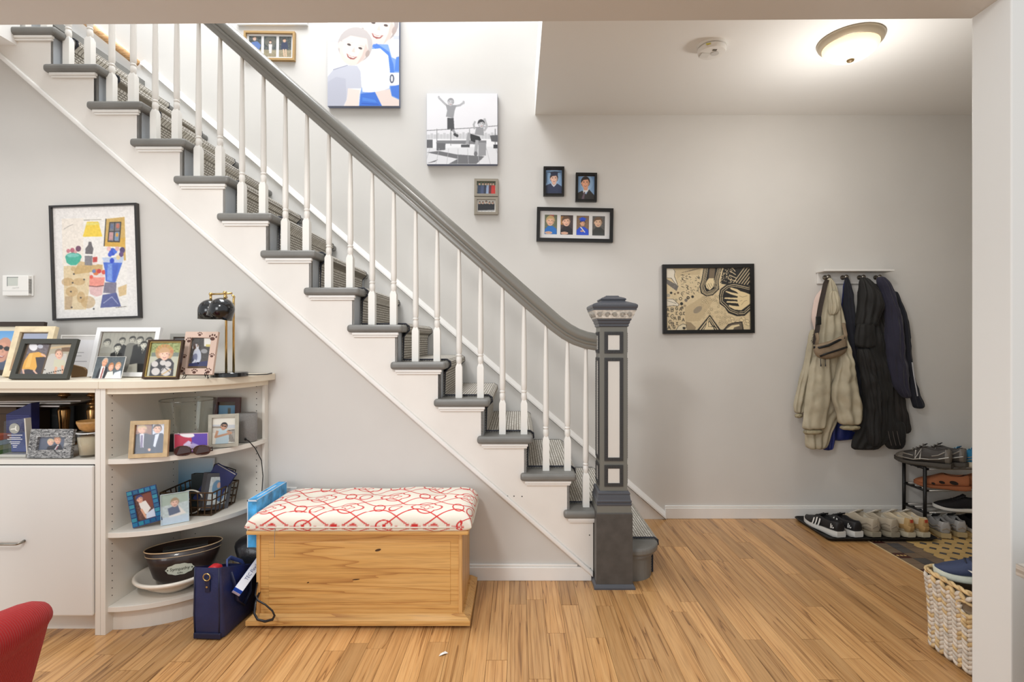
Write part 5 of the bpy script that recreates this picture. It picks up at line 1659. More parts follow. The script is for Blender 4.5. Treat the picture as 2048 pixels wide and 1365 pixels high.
sg = thing('sunglasses', 'brown tortoiseshell sunglasses on the corner shelf edge', 'sunglasses', (WX(385, 2.225), 2.228, ZSH + 0.0012), (0, 0, math.radians(14)))
M_tort = mat('tortoiseshell', (60, 34, 24), 0.25, var=0.3, vscale=90)
for s_ in (-1, 1):
    pts = [(s_ * 0.036 + 0.031 * math.copysign(abs(math.cos(a)) ** 0.8, math.cos(a)), -0.004 - 0.004 * abs(math.cos(a)), 0.022 + 0.0195 * math.copysign(abs(math.sin(a)) ** 0.85, math.sin(a)) + s_ * 0.0) for a in [2 * PI * i / 24 for i in range(24)]]
    MB().tube(pts, 0.0026, 6, closed=True).build('rim', M_tort, sg, smooth=True)
    MB().add(pts, [list(range(24))]).build('lens', mat('lens_brown', (58, 34, 30), 0.12, coat=0.5), sg)
    MB().tube([(s_ * 0.068, -0.004, 0.030), (s_ * 0.071, 0.008, 0.030), (s_ * 0.066, 0.03, 0.012), (s_ * 0.02, 0.040, 0.004), (-s_ * 0.045, 0.042, 0.006)], 0.0024, 6).build('temple', M_tort, sg, smooth=True)
MB().tube([(-0.007, -0.006, 0.026), (0, -0.008, 0.030), (0.007, -0.006, 0.026)], 0.0024, 6).build('bridge', M_tort, sg, smooth=True)
sp = thing('smart_speaker', 'grey fabric cylinder smart speaker at the right end of the shelf', 'speaker', (-1.302, 2.545, ZSH + 0.0012))
M_fab = mat('speaker_fabric', (152, 151, 149), 0.9, bump=0.8, bscale=700, var=0.12, vscale=500)
MB().lathe([(0.040, 0), (0.0475, 0.004), (0.048, 0.130), (0.046, 0.134)], 36).build('body', M_fab, sp, smooth=True)
MB().lathe([(0.0455, 0.134), (0.040, 0.1335), (0.001, 0.132)], 36, cap=False).build('top', mat('speaker_top', (60, 60, 62), 0.4), sp, smooth=True)
MB().tube([(0.018, -0.044, 0.018), (0.023, -0.052, 0.017)], 0.005, 8).build('plug', mat('cord_black', (20, 20, 20), 0.5), sp, smooth=True)
cpts = [(0.022, -0.050, 0.017), (0.036, -0.052, 0.012), (0.052, -0.02, -0.03), (0.058, 0.03, -0.10), (0.056, 0.05, -0.18), (0.048, 0.055, -0.26), (0.034, 0.05, -0.34), (0.02, 0.03, -0.42), (0.0, 0.0, -0.46)]
MB().tube(cpts, 0.0022, 6).build('cord', mat('cord_black', (20, 20, 20), 0.5), sp, smooth=True)

# ---- shelf two
Z2 = 0.411
P = Print((0, 0), (100, 0), (0, 150), 40, (96, 60, 50)); P.noise(18, 5, 4); P.poly((120, 60, 44), [(40, 10), (100, 0), (100, 80), (60, 100)]); P.poly((226, 222, 216), [(20, 50), (60, 45), (80, 95), (50, 125), (30, 110)]); P.line((214, 160, 130), 12, [(28, 90), (45, 140)]); P.poly((200, 210, 226), [(50, 120), (100, 100), (100, 150), (45, 150)]); P.head(30, 28, 18, 24, (214, 160, 134), (60, 60, 110), -10, 0.4)
mf = standing('framed_photo', 'blue glass mosaic frame with a baseball photo, tilted on the shelf', 272, 322, 980, 2.235, Z2 + 0.012, [(P.blur(1), 0.5, 0.5, 0.58, 0.70)], 0.021, 0.012, mat('mosaic_base', (46, 66, 120), 0.25), lean=10, yaw=26, roll=-11, h=0.152, strut=0.35, glass=False)
bw_, bh_ = 50 * 2.235 / F, 0.152
tiles = [(28, 110, 150), (36, 60, 130), (24, 90, 130), (60, 120, 170), (30, 44, 110), (40, 130, 150), (196, 130, 60), (200, 190, 170)]
cells = [(-bw_ / 2 + 0.0105, bh_ * (0.07 + 0.123 * i)) for i in range(8)] + [(bw_ / 2 - 0.0105, bh_ * (0.07 + 0.123 * i)) for i in range(8)] + [(-bw_ / 2 + 0.0105 + 0.0212 * i, zz) for i in range(1, 4) for zz in (bh_ * 0.07, bh_ * 0.93)]
for i, (x, z) in enumerate(cells):
    c_ = tiles[(i * 5 + i // 3) % 8]
    MB().box(x - 0.009, x + 0.009, -0.0145, -0.012, z - 0.008, z + 0.008).build('mosaic_tile', mat('mosaic_%d_%d_%d' % c_, c_, 0.12, coat=0.5), mf, bevel=0.0012, seg=1)
P = Print((0, 0), (100, 0), (0, 125), 44, (190, 204, 206)); P.noise(10, 6, 8); P.poly((150, 170, 150), [(0, 0), (100, 0), (100, 40), (0, 50)], 0.6); P.poly((92, 104, 130), [(25, 60), (60, 50), (70, 85), (30, 90)]); P.poly((230, 226, 220), [(60, 50), (90, 90), (30, 100), (28, 92), (70, 82)]); P.head(50, 40, 14, 18, (222, 184, 166), (160, 140, 110)); P.rect((196, 212, 230), 0, 95, 100, 125, 0.7)
standing('framed_photo', 'clear frameless photo of a baby leaning on the wire basket', 326, 374, 989, 2.275, Z2, [(P.blur(2), 0.5, 0.5, 0.98, 0.985)], 0.002, 0.008, mat('acrylic_edge', (200, 214, 220), 0.15), lean=8, yaw=38, h=0.128, strut=0.2)

wb = thing('wire_basket', 'brown metal strip basket holding books on the middle corner shelf', 'basket', (-1.47, 2.465, Z2 + 0.0012))
M_brz = mat('bronze_strip', (74, 56, 38), 0.45, 0.5, var=0.2, vscale=60)


def bask(z, g):
    return [(-0.105 - g, -0.095 - g), (0.10 + g, -0.095 - g), (0.105 + g, 0.09 + g), (-0.105 - g, 0.09 + g)]


for z, g in ((0.003, 0.0), (0.038, 0.004), (0.072, 0.009), (0.106, 0.014)):
    c4 = bask(z, g)
    pts = []
    for i in range(4):
        a_, b_ = c4[i], c4[(i + 1) % 4]
        for q in range(6):
            pts.append((a_[0] + (b_[0] - a_[0]) * q / 6, a_[1] + (b_[1] - a_[1]) * q / 6, z))
    MB().tube(pts, (0.0016, 0.004 if z > 0.1 else 0.0032), 6, closed=True).build('hoop', M_brz, wb, smooth=False)
lo, hi = bask(0, 0.0), bask(0, 0.014)
for i in range(4):
    n_ = 7 if i % 2 == 0 else 6
    for q in range(n_):
        t = q / n_
        a_ = (lo[i][0] + (lo[(i + 1) % 4][0] - lo[i][0]) * t, lo[i][1] + (lo[(i + 1) % 4][1] - lo[i][1]) * t, 0.002)
        b_ = (hi[i][0] + (hi[(i + 1) % 4][0] - hi[i][0]) * t, hi[i][1] + (hi[(i + 1) % 4][1] - hi[i][1]) * t, 0.106)
        MB().tube([a_, b_], 0.0028, 6).build('upright', M_brz, wb)
MB().box(-0.103, 0.098, -0.093, 0.088, 0.0, 0.003).build('bottom', M_brz, wb)


def book(name, label, cx, cy, z0, w, h, th, rot, cover, pages=True, cat='book', front=None):
    t = thing(name, label, cat, (cx, cy, z0), tuple(math.radians(a) for a in rot))
    cm = mat('cover_%d_%d_%d' % cover, cover, 0.45)
    MB().box(-w / 2, w / 2, -th / 2, -th / 2 + 0.0025, 0, h).build('cover', cm, t)
    MB().box(-w / 2, w / 2, th / 2 - 0.0025, th / 2, 0, h).build('cover', cm, t)
    MB().box(-w / 2, -w / 2 + 0.0025, -th / 2 + 0.0025, th / 2 - 0.0025, 0, h).build('spine', cm, t)
    MB().box(-w / 2 + 0.003, w / 2 - 0.004, -th / 2 + 0.003, th / 2 - 0.003, 0.004, h - 0.004).build('pages', mat('page_block', (206, 202, 198), 0.8), t)
    if front is not None:
        obj('photo', front.mesh(w * 0.7, h * 0.75, -th / 2 - 0.0006, h * 0.52), t)
    return t


P = Print((0, 0), (100, 0), (0, 100), 40, (120, 180, 220)); P.grad((214, 226, 234), (70, 150, 206)); P.rect((60, 120, 150), 0, 70, 100, 100)
pb = thing('photo_card', 'pale blue sky photo card standing behind the wire basket', 'photo', (WX(386, 2.605), 2.612, Z2 + 0.0012), (math.radians(-1), 0, 0))
MB().box(-0.095, 0.10, 0.0, 0.003, 0, 0.205).build('card', mat('card_white', (222, 226, 230), 0.6), pb)
obj('photo', P.mesh(0.185, 0.195, -0.0006, 0.103), pb)
book('photo_album', 'black photo album standing in the wire basket', -1.475, 2.505, Z2 + 0.005, 0.125, 0.150, 0.030, (-3, 0, 0), (28, 40, 42))
book('photo_album', 'dark slate book leaning behind the navy book in the wire basket', -1.455, 2.535, Z2 + 0.004, 0.10, 0.185, 0.022, (0, 18, 0), (30, 32, 36))
book('photo_album', 'navy blue book leaning across the wire basket', -1.458, 2.462, Z2 + 0.03, 0.10, 0.185, 0.026, (0, 33, 8), (36, 44, 92))
P = Print((0, 0), (100, 0), (0, 130), 36, (206, 214, 214)); P.noise(10, 6, 5); P.ell((110, 150, 180), 40, 50, 24, 34); P.ell((90, 120, 160), 65, 90, 20, 26); P.ell((220, 180, 160), 50, 40, 10, 14)
book('photo_album', 'grey photo album with a window photo on its cover, right in basket', -1.408, 2.45, Z2 + 0.006, 0.115, 0.165, 0.040, (-2, 10, 52), (84, 84, 88), front=P)
tr = thing('white_ring', 'white curved plastic hoop leaning in the wire basket', 'hoop', (-1.485, 2.405, Z2 + 0.052), (math.radians(80), 0, math.radians(10)))
MB().tube([(0.055 * math.cos(2 * PI * i / 36), 0.052 * math.sin(2 * PI * i / 36), 0) for i in range(36)], (0.0035, 0.007), 8, closed=True).build('hoop', mat('plastic_ivory', (226, 220, 206), 0.35), tr, smooth=True)

# ---- bottom shelf: white bowl, oval tub, black box
Z3 = 0.108
wbw = thing('ceramic_bowl', 'wide white ceramic bowl under the oval tub on bottom shelf', 'bowl', (-1.515, 2.34, Z3 + 0.0012))
MB().lathe([(0.0, 0.004), (0.058, 0.004), (0.060, 0.0), (0.066, 0.0), (0.075, 0.008), (0.110, 0.030), (0.134, 0.050), (0.147, 0.056), (0.153, 0.064), (0.150, 0.072), (0.140, 0.072), (0.130, 0.062), (0.105, 0.036), (0.068, 0.016), (0.0, 0.013)], 48).build('bowl', mat('ceramic_white', (232, 224, 210), 0.22, coat=0.3), wbw, smooth=True)
tub = thing('oval_tub', 'dark brown oval metal tub with cream stripes standing in the white bowl', 'tub', (-1.480, 2.355, Z3 + 0.0152), (0, 0, math.radians(30)))
M_tub = mat('tub_dark_brown', (44, 32, 28), 0.35, coat=0.3, var=0.15, vscale=30)
ov = lambda a, b, z: [(a * math.cos(2 * PI * i / 40), b * math.sin(2 * PI * i / 40), z) for i in range(40)]
A0, B0, A1, B1, HT = 0.090, 0.050, 0.148, 0.078, 0.165
# rises from inside the bowl, walls flare outward
TUB = [(0.0, 0.050, 0.034), (0.012, 0.086, 0.052), (0.045, 0.116, 0.066), (0.105, 0.134, 0.073), (HT, A1, B1)]
MB().loft([ov(a_, b_, z_ + 0.002 * (z_ == 0)) for z_, a_, b_ in TUB] + [ov(a_ - 0.003, b_ - 0.003, max(z_, 0.004) + 0.0) for z_, a_, b_ in reversed(TUB)]).build('body', M_tub, tub, smooth=True)
M_crm = mat('stripe_cream', (206, 178, 140), 0.4)
MB().tube(ov(A1, B1, HT), 0.0024, 6, closed=True).build('rim', M_crm, tub, smooth=True)
MB().tube(ov(A1 - 0.0035, B1 - 0.0025, HT - 0.022), 0.0014, 6, closed=True).build('stripe', M_crm, tub, smooth=True)
# scalloped label wrapped on the front


def on_tub(u_, z_, out=0.0015):
    a_e = lerp_tab([(q[0], q[1]) for q in TUB], z_) + out
    b_e = lerp_tab([(q[0], q[2]) for q in TUB], z_) + out
    th = math.asin(max(-0.95, min(0.95, u_ / a_e)))
    return (a_e * math.sin(th), -b_e * math.cos(th), z_)


lr, nl = [], 40
cen = MB()
rings_l = []
for k_ in (0.02, 0.35, 0.7, 1.0):
    rings_l.append([on_tub(-0.014 + 0.052 * k_ * (1 + 0.045 * math.cos(10 * a)) * math.cos(a), 0.088 + 0.025 * k_ * (1 + 0.045 * math.cos(10 * a)) * math.sin(a), 0.004) for a in [2 * PI * i / nl for i in range(nl)]])
lab = cen.loft(rings_l, caps=False).build('label', mat('label_sage', (196, 200, 184), 0.5), tub, smooth=True)
for s_, size, dz in (('Sympathy', 0.019, 0.001), ('Gifts', 0.011, -0.014)):
    me = text_mesh(s_, size, mat('ink_dark_green', (58, 62, 48), 0.6))
    for v in me.vertices:
        p = on_tub(-0.014 + v.co.x, 0.083 + dz + v.co.y, 0.005)
        v.co = p
    obj('lettering', me, lab)
for s_ in (-1, 1):
    MB().add([on_tub(-0.014 + s_ * 0.045 + 0.003 * math.cos(a), 0.088 + 0.003 * math.sin(a), 0.005) for a in [2 * PI * i / 10 for i in range(10)]], [list(range(10))]).build('rivet', mat('ink_dark_green', (58, 62, 48), 0.6), lab)
bi = thing('black_box', 'small matte black box lying inside the oval tub', 'box', (-1.475, 2.358, Z3 + 0.0275 + 0.095), (0, 0, math.radians(30)))
MB().box(-0.085, 0.085, -0.028, 0.028, 0, 0.055).build('carton', mat('carton_charcoal', (40, 38, 36), 0.5), bi, bevel=0.002)
MB().box(-0.0855, 0.0855, -0.0285, 0.0285, 0.038, 0.0395).build('lid_seam', mat('carton_black', (34, 28, 28), 0.5), bi)

# ---- cubby of the cabinet
P = Print((500, 815), (800, 815), (470, 1030), 58, (96, 104, 120)); P.grad((100, 108, 126), (84, 92, 110))
P.poly((40, 36, 44), [(560, 1030), (580, 970), (640, 960), (650, 1030)]); P.poly((34, 34, 44), [(620, 1030), (650, 950), (720, 940), (760, 1030)]); P.poly((232, 230, 232), [(640, 1030), (690, 945), (705, 950), (670, 1030)]); P.poly((150, 70, 80), [(655, 1030), (690, 960), (698, 965), (670, 1030)]); P.head(612, 915, 34, 44, (232, 186, 160), (216, 196, 160), 6, 0.5); P.head(690, 890, 36, 50, (226, 170, 140), (190, 150, 120), -6, 0.75)
Mm = mat('marble_grey', (112, 112, 112), 0.3)
_nt = Mm.node_tree
_g = _nt.nodes.new('ShaderNodeNewGeometry'); _mp = _nt.nodes.new('ShaderNodeMapping'); _mp.inputs['Rotation'].default_value = (0, 0.5, 0); _mp.inputs['Scale'].default_value = (60, 60, 190)
_n = _nt.nodes.new('ShaderNodeTexNoise'); _n.inputs['Scale'].default_value = 1.0; _n.inputs['Detail'].default_value = 5; _n.inputs['Distortion'].default_value = 1.5
_r = _nt.nodes.new('ShaderNodeValToRGB'); _r.color_ramp.elements[0].position = 0.38; _r.color_ramp.elements[0].color = lin((54, 54, 56)); _r.color_ramp.elements[1].position = 0.66; _r.color_ramp.elements[1].color = lin((186, 186, 184))
_nt.links.new(_g.outputs['Position'], _mp.inputs['Vector']); _nt.links.new(_mp.outputs[0], _n.inputs['Vector']); _nt.links.new(_n.outputs['Fac'], _r.inputs['Fac']); _nt.links.new(_r.outputs['Color'], _nt.nodes['Principled BSDF'].inputs['Base Color'])
standing('framed_photo', 'grey marble frame with photo of an older couple in the cubby', 60, 146, 856, 2.185, ZSH, [(P.blur(1), 0.5, 0.48, 0.62, 0.56)], 0.033, 0.016, Mm, lean=10, strut=0.5)
aw = thing('acrylic_award', 'clear acrylic award block with silver seal and white lettering', 'award', (WX(33, 2.21), 2.215, ZSH + 0.0012))
M_acr = glass_mat('acrylic_clear', (250, 251, 253), 0.015, 0.03, 0.3)
MB().prism([(-0.050, 0.012), (0.048, 0.012), (0.038, 0.160), (-0.045, 0.148)], -0.012, 0.012, 'XZ').build('block', M_acr, aw)
MB().prism([(0.0485, 0.012), (0.054, 0.012), (0.044, 0.160), (0.0385, 0.160)], -0.013, 0.013, 'XZ').build('polished_edge', mat('acrylic_edge_pale', (206, 200, 188), 0.25), aw)
MB().box(-0.056, 0.056, -0.024, 0.022, 0, 0.012).build('foot', mat('acrylic_foot', (190, 188, 180), 0.15), aw, bevel=0.002)
MB().lathe([(0.0215, 0), (0.0215, 0.002), (0.0, 0.002)], 28, 0, trn(0.0, -0.0125, 0.118) @ rotm('X', 90)).build('seal', mat('seal_silver', (170, 168, 158), 0.35, 0.5), aw, auto=40)
MB().prism([(-0.017, 0.112), (-0.012, 0.118), (0.002, 0.120), (0.006, 0.130), (0.010, 0.131), (0.009, 0.114), (0.016, 0.107), (0.006, 0.109), (0.002, 0.114)], -0.0152, -0.0146, 'XZ').build('seal_relief', mat('seal_relief', (222, 220, 210), 0.4), aw)
MB().box(-0.038, 0.036, 0.0122, 0.0135, 0.016, 0.098).build('print_panel', mat('award_blue', (44, 62, 128), 0.3), aw)
# the award's lettering is too small to read in the photograph: rows of fine white strokes
for z, wd in ((0.090, 0.060), (0.080, 0.044), (0.073, 0.062), (0.062, 0.042), (0.055, 0.034), (0.047, 0.018), (0.040, 0.014)):
    rw = MB()
    x = -wd / 2
    while x < wd / 2:
        l = random.uniform(0.0014, 0.0032)
        rw.box(x, x + l, -0.0126, -0.0121, z - 0.0016, z + 0.0016)
        x += l + 0.0009
    rw.build('text_row', mat('lettering_white', (226, 226, 230), 0.5), aw)['kind'] = 'stuff'
nb = thing('navy_box', 'navy ribbed presentation box behind the acrylic award', 'box', (WX(45, 2.30), 2.305, ZSH + 0.0012), (0, 0, math.radians(-4)))
MB().prism([(-0.06, 0), (0.055, 0), (0.055, 0.215), (-0.06, 0.165)], -0.02, 0.02, 'XZ').build('case', mat('case_navy', (34, 36, 86), 0.5), nb, bevel=0.002)
for i in range(9):
    MB().box(-0.058, 0.050, -0.0215, -0.020, 0.10 + i * 0.0072, 0.1032 + i * 0.0072).build('rib', mat('case_navy_rib', (60, 62, 116), 0.4), nb)


def candlestick(x, lbl, gapx):
    t = thing('candlestick', lbl, 'candlestick', (x, 2.45, ZSH + 0.0012), group='brass candlesticks in the cubby')
    MB().lathe([(0.050, 0), (0.052, 0.006), (0.040, 0.014), (0.018, 0.024), (0.014, 0.040), (0.017, 0.06), (0.020, 0.10), (0.025, 0.160), (0.021, 0.172), (0.013, 0.182), (0.024, 0.190), (0.026, 0.196), (0.013, 0.204), (0.012, 0.222), (0.024, 0.228), (0.024, 0.234), (0.018, 0.238), (0.020, 0.258), (0.022, 0.260), (0.0, 0.258)], 28).build('stem', mat('brass_antique', (176, 132, 84), 0.22, 0.95), t, smooth=True)
    return t


candlestick(WX(128, 2.45), 'brass candlestick behind the marble frame', 0)
candlestick(WX(186, 2.45), 'brass candlestick beside the cabinet side, above the wooden bowl', 0)
cj = thing('glass_candle', 'tan candle in a clear tapered glass jar under the wooden bowl', 'candle', (WX(179, 2.215), 2.215, ZSH + 0.0012))
MB().lathe([(0.0, 0.0), (0.030, 0.0), (0.033, 0.004), (0.043, 0.098), (0.0445, 0.100), (0.0445, 0.096), (0.0345, 0.008), (0.0, 0.008)], 32).build('jar', M_clear, cj, smooth=True)
MB().lathe([(0.0, 0.010), (0.033, 0.010), (0.0405, 0.082), (0.0, 0.082)], 32).build('wax', mat('wax_tan', (196, 180, 154), 0.5), cj, smooth=True)
MB().lathe([(0.0425, 0.097), (0.046, 0.099), (0.0425, 0.103)], 32, cap=False).build('rim', mat('jar_rim', (206, 206, 204), 0.2), cj, smooth=True)
bwl = thing('wooden_bowl', 'turned wooden bowl resting on top of the glass candle', 'bowl', (WX(185, 2.225), 2.225, ZSH + 0.0012 + 0.104))
MB().lathe([(0.0, 0.0), (0.028, 0.0), (0.044, 0.012), (0.054, 0.036), (0.054, 0.044), (0.050, 0.044), (0.042, 0.018), (0.0, 0.010)], 32).build('bowl', mat('turned_wood', (176, 132, 78), 0.4, var=0.1, vscale=40), bwl, smooth=True)
# stacked trays and prints at the back
for i, (lb, c_, z, th) in enumerate((('lower dark flat art book stacked at the cubby back', (52, 44, 38), 0.190, 0.012), ('grey brochure stacked on the dark art book', (150, 144, 134), 0.203, 0.008), ('uppermost thin pale brochure in the cubby stack', (196, 190, 180), 0.212, 0.005))):
    t = thing('art_book', lb, 'book', (-2.30 + i * 0.02, 2.47, ZSH + z), (0, 0, math.radians(-3 + 4 * i)))
    MB().box(-0.30, 0.30, -0.13, 0.13, 0, th).build('cover', mat('artbook_%d' % i, c_, 0.4), t, bevel=0.002)
    MB().box(-0.297, 0.297, -0.1302, 0.128, th * 0.25, th * 0.7).build('pages', mat('page_block', (206, 202, 198), 0.8), t)
P = Print((0, 0), (200, 0), (0, 110), 50, (36, 34, 32)); P.noise(10, 7, 12); P.ell((60, 62, 60), 120, 50, 50, 30, -15); P.line((84, 84, 80), 4, [(60, 70), (110, 40), (170, 50)]); P.line((74, 72, 70), 4, [(20, 90), (90, 80)])
bk = thing('dark_picture', 'dark unframed picture board carrying the stack at the cubby back', 'picture', (WX(90, 2.56), 2.585, ZSH + 0.0012))
MB().box(-0.12, 0.12, 0, 0.012, 0, 0.188).build('board', mat('board_dark', (30, 28, 27), 0.5), bk)
obj('photo', P.blur(1).mesh(0.236, 0.18, -0.0008, 0.094), bk)
bb = thing('storage_box', 'brown box carrying the stacked art books in the cubby', 'box', (-2.33, 2.49, ZSH + 0.0012))
MB().box(-0.14, 0.06, -0.09, 0.085, 0, 0.189).build('carton', mat('carton_brown', (84, 64, 46), 0.7), bb, bevel=0.002)
MB().box(-0.141, 0.061, -0.091, 0.086, 0.150, 0.152).build('lid_seam', mat('carton_seam', (44, 34, 26), 0.7), bb)
for i, c_ in enumerate(((86, 120, 70), (150, 160, 120), (170, 190, 196), (196, 110, 84))):
    t = thing('paperback', ('green', 'pale olive', 'light blue', 'coral')[i] + ' paperback lying in the pile left of the award', 'book', (-2.235, 2.245, ZSH + 0.001 + i * 0.021), group='pile of paperbacks in the cubby')
    MB().box(-0.085, 0.055, -0.05, 0.05, 0, 0.002).box(-0.085, 0.055, -0.05, 0.05, 0.018, 0.020).box(0.053, 0.055, -0.05, 0.05, 0.002, 0.018).build('cover', mat('paperback_%d' % i, c_, 0.5), t)
    MB().box(-0.083, 0.053, -0.048, 0.048, 0.002, 0.018).build('pages', mat('page_block', (206, 202, 198), 0.8), t)

# ================================================================== BAGS AND BOXES BESIDE THE CHEST
M_nav = mat('leather_navy', (38, 46, 84), 0.42, bump=0.25, bscale=120, var=0.08, vscale=14)
M_nav2 = mat('leather_navy_edge', (28, 33, 60), 0.45)
tote = thing('tote_bag', 'navy leather tote bag standing on the floor beside the pine chest', 'bag', (-1.233, 2.25, 0), (0, 0, math.radians(-3)))


def rrect(w, d, z, r=0.02, cx=0.0, cy=0.0, n=4):
    pts = []
    for (sx, sy, a0) in ((1, 1, 0), (-1, 1, 90), (-1, -1, 180), (1, -1, 270)):
        for i in range(n + 1):
            a = math.radians(a0 + 90 * i / n)
            pts.append((cx + sx * (w / 2 - r) + r * math.cos(a), cy + sy * (d / 2 - r) + r * math.sin(a), z))
    return pts


sag = lambda rg_, k_: [(x, y, z - k_ * max(0.0, (y + 0.10) / 0.22)) for x, y, z in rg_]
MB().loft([rrect(0.120, 0.250, 0.004, 0.02), rrect(0.132, 0.262, 0.03, 0.02), rrect(0.130, 0.262, 0.10, 0.018, -0.003), sag(rrect(0.122, 0.256, 0.18, 0.014, -0.005), 0.03), sag(rrect(0.118, 0.250, 0.245, 0.010, -0.006), 0.06), sag(rrect(0.112, 0.244, 0.283, 0.008, -0.008), 0.085),
           sag(rrect(0.106, 0.238, 0.283, 0.008, -0.008), 0.085), sag(rrect(0.106, 0.238, 0.24, 0.008, -0.006), 0.06), sag(rrect(0.10, 0.23, 0.21, 0.01, -0.006), 0.05)]).build('body', M_nav, tote, auto=50)
MB().box(-0.056, 0.056, -0.1365, -0.128, 0.004, 0.028).build('base_flap', M_nav2, tote, bevel=0.004)
for s_ in (-1, 1):
    MB().tube([(s_ * 0.050 - 0.002, -0.131, 0.02), (s_ * 0.052 - 0.003, -0.131, 0.10), (s_ * 0.050 - 0.005, -0.128, 0.20), (s_ * 0.050 - 0.008, -0.122, 0.284)], 0.0028, 6).build('edge_piping', M_nav2, tote, smooth=True)
tb_ = MB().prism([(-0.010, 0.190), (0.010, 0.190), (0.011, 0.230), (0.007, 0.248), (-0.007, 0.248), (-0.011, 0.230)], -0.1335, -0.130, 'XZ').build('tab', M_nav2, tote, bevel=0.002)
MB().lathe([(0.004, 0), (0.004, 0.002), (0.0, 0.003)], 12, 0, trn(0, -0.134, 0.212) @ rotm('X', 90)).build('stud', M_brass, tb_)
MB().tube([(0.014 * math.cos(a), -0.136, 0.252 + 0.014 * math.sin(a)) for a in [2 * PI * i / 24 for i in range(24)]], 0.0024, 8, closed=True).build('ring', M_brass, tb_, smooth=True)
for x_, zt in ((0.062, 0.17), ):
    MB().tube([(0.052, -0.06, 0.240), (0.068, -0.058, 0.19), (0.073, -0.05, 0.12), (0.074, 0.0, 0.075), (0.073, 0.05, 0.11), (0.068, 0.06, 0.16), (0.052, 0.062, 0.19)], (0.003, 0.009), 8).build('handle', M_nav2, tote, smooth=True)
MB().tube([(0.044, -0.07, 0.262), (0.034, -0.055, 0.285), (0.015, 0.0, 0.275), (0.028, 0.06, 0.235), (0.044, 0.075, 0.19)], (0.004, 0.009), 8).build('handle', mat('leather_blue_strap', (62, 78, 128), 0.4), tote, smooth=True)
rp = thing('red_pouch', 'red pouch peeking out of the navy tote bag', 'pouch', (-1.250, 2.185, 0.1880))
MB().loft([rrect(0.05, 0.06, 0.0, 0.01), rrect(0.055, 0.07, 0.04, 0.012), rrect(0.045, 0.05, 0.075, 0.01), rrect(0.02, 0.03, 0.084, 0.008)]).build('pouch', mat('pouch_red', (186, 34, 40), 0.5), rp, smooth=True)
M_blk = mat('leather_black', (26, 27, 30), 0.32, bump=0.3, bscale=60, coat=0.2)
hb = thing('black_handbag', 'slumped black leather handbag between tote bag and pine chest', 'bag', (-1.195, 2.475, 0))
MB().loft([rrect(0.100, 0.155, 0.002, 0.03, 0.0), rrect(0.112, 0.168, 0.06, 0.035, 0.0), rrect(0.115, 0.172, 0.15, 0.035, -0.002), rrect(0.140, 0.170, 0.21, 0.04, -0.018), rrect(0.165, 0.150, 0.255, 0.05, -0.032), rrect(0.140, 0.11, 0.278, 0.045, -0.035), rrect(0.05, 0.05, 0.286, 0.02, -0.03)]).build('body', M_blk, hb, smooth=True, subd=1)
MB().tube([(-0.10, -0.06, 0.20), (-0.085, -0.09, 0.195), (0.0, -0.098, 0.185), (0.05, -0.09, 0.18)], 0.003, 6).build('zip', mat('zip_brass', (120, 100, 70), 0.4, 0.6), hb, smooth=True)
ss_ = [(WX(a, 2.165) + 1.195, 2.165 - 2.475 + dy, WZ(b, 2.165)) for a, b, dy in ((500, 1180, 0.06), (506, 1196, 0.02), (516, 1202, 0.0), (532, 1209, -0.005), (546, 1221, -0.006), (550, 1231, -0.004), (545, 1240, 0.0), (530, 1244, 0.0), (514, 1241, 0.004), (506, 1230, 0.01), (504, 1212, 0.03), (503, 1196, 0.08))]
MB().tube(ss_, (0.0035, 0.0055), 8).build('strap', M_blk, hb, smooth=True)

lbx = thing('game_box', 'light blue flat carton wedged between corner shelf and cushion', 'box', (-1.150, 2.445, 0.300), (0, 0, 0))
M_lb = mat('carton_light_blue', (70, 152, 206), 0.45, var=0.25, vscale=22)
MB().box(-0.020, 0.020, -0.15, 0.15, 0, 0.205).build('carton', M_lb, lbx, bevel=0.001)
M_lw = mat('carton_worn_white', (206, 216, 226), 0.5)
for a in ((-0.0205, -0.0185, -0.1505, 0.1505, 0.2035, 0.2055), (0.0185, 0.0205, -0.1505, 0.1505, 0.2035, 0.2055), (-0.0205, -0.017, -0.1505, -0.1485, 0.0, 0.2055), (-0.0205, 0.0205, -0.1505, -0.1485, 0.199, 0.2055)):
    MB().box(*a).build('worn_edge', M_lw, lbx)
MB().box(-0.004, 0.002, -0.10, 0.08, 0.2051, 0.2057).build('title_line', M_lw, lbx)
bbx = thing('blue_carton', 'bright blue and white carton wedged between tote bag and chest', 'box', (-1.138, 2.262, 0.205), (0, 0, 0))
M_bb = mat('carton_bright_blue', (32, 84, 206), 0.4)
Mx = rotm('Z', 84) @ rotm('Y', -22) @ rotm('X', 38)
bo_ = MB().box(-0.100, 0.100, -0.018, 0.018, -0.018, 0.018, 0, Mx).build('carton', M_bb, bbx, bevel=0.001)
MB().box(-0.099, 0.099, -0.0175, 0.0175, 0.018, 0.0188, 0, Mx).build('white_side', mat('carton_white', (222, 226, 236), 0.5), bo_)
MB().box(-0.1008, -0.100, -0.017, 0.017, -0.0175, -0.004, 0, Mx).build('end_flap', mat('carton_lilac', (190, 180, 200), 0.5), bo_)
me = text_mesh('TEC Flexible', 0.020, mat('ink_navy', (40, 50, 110), 0.6))
for v in me.vertices:
    v.co = Mx @ Vector((v.co.x, v.co.y - 0.007, 0.0192))
obj('lettering', me, bo_)
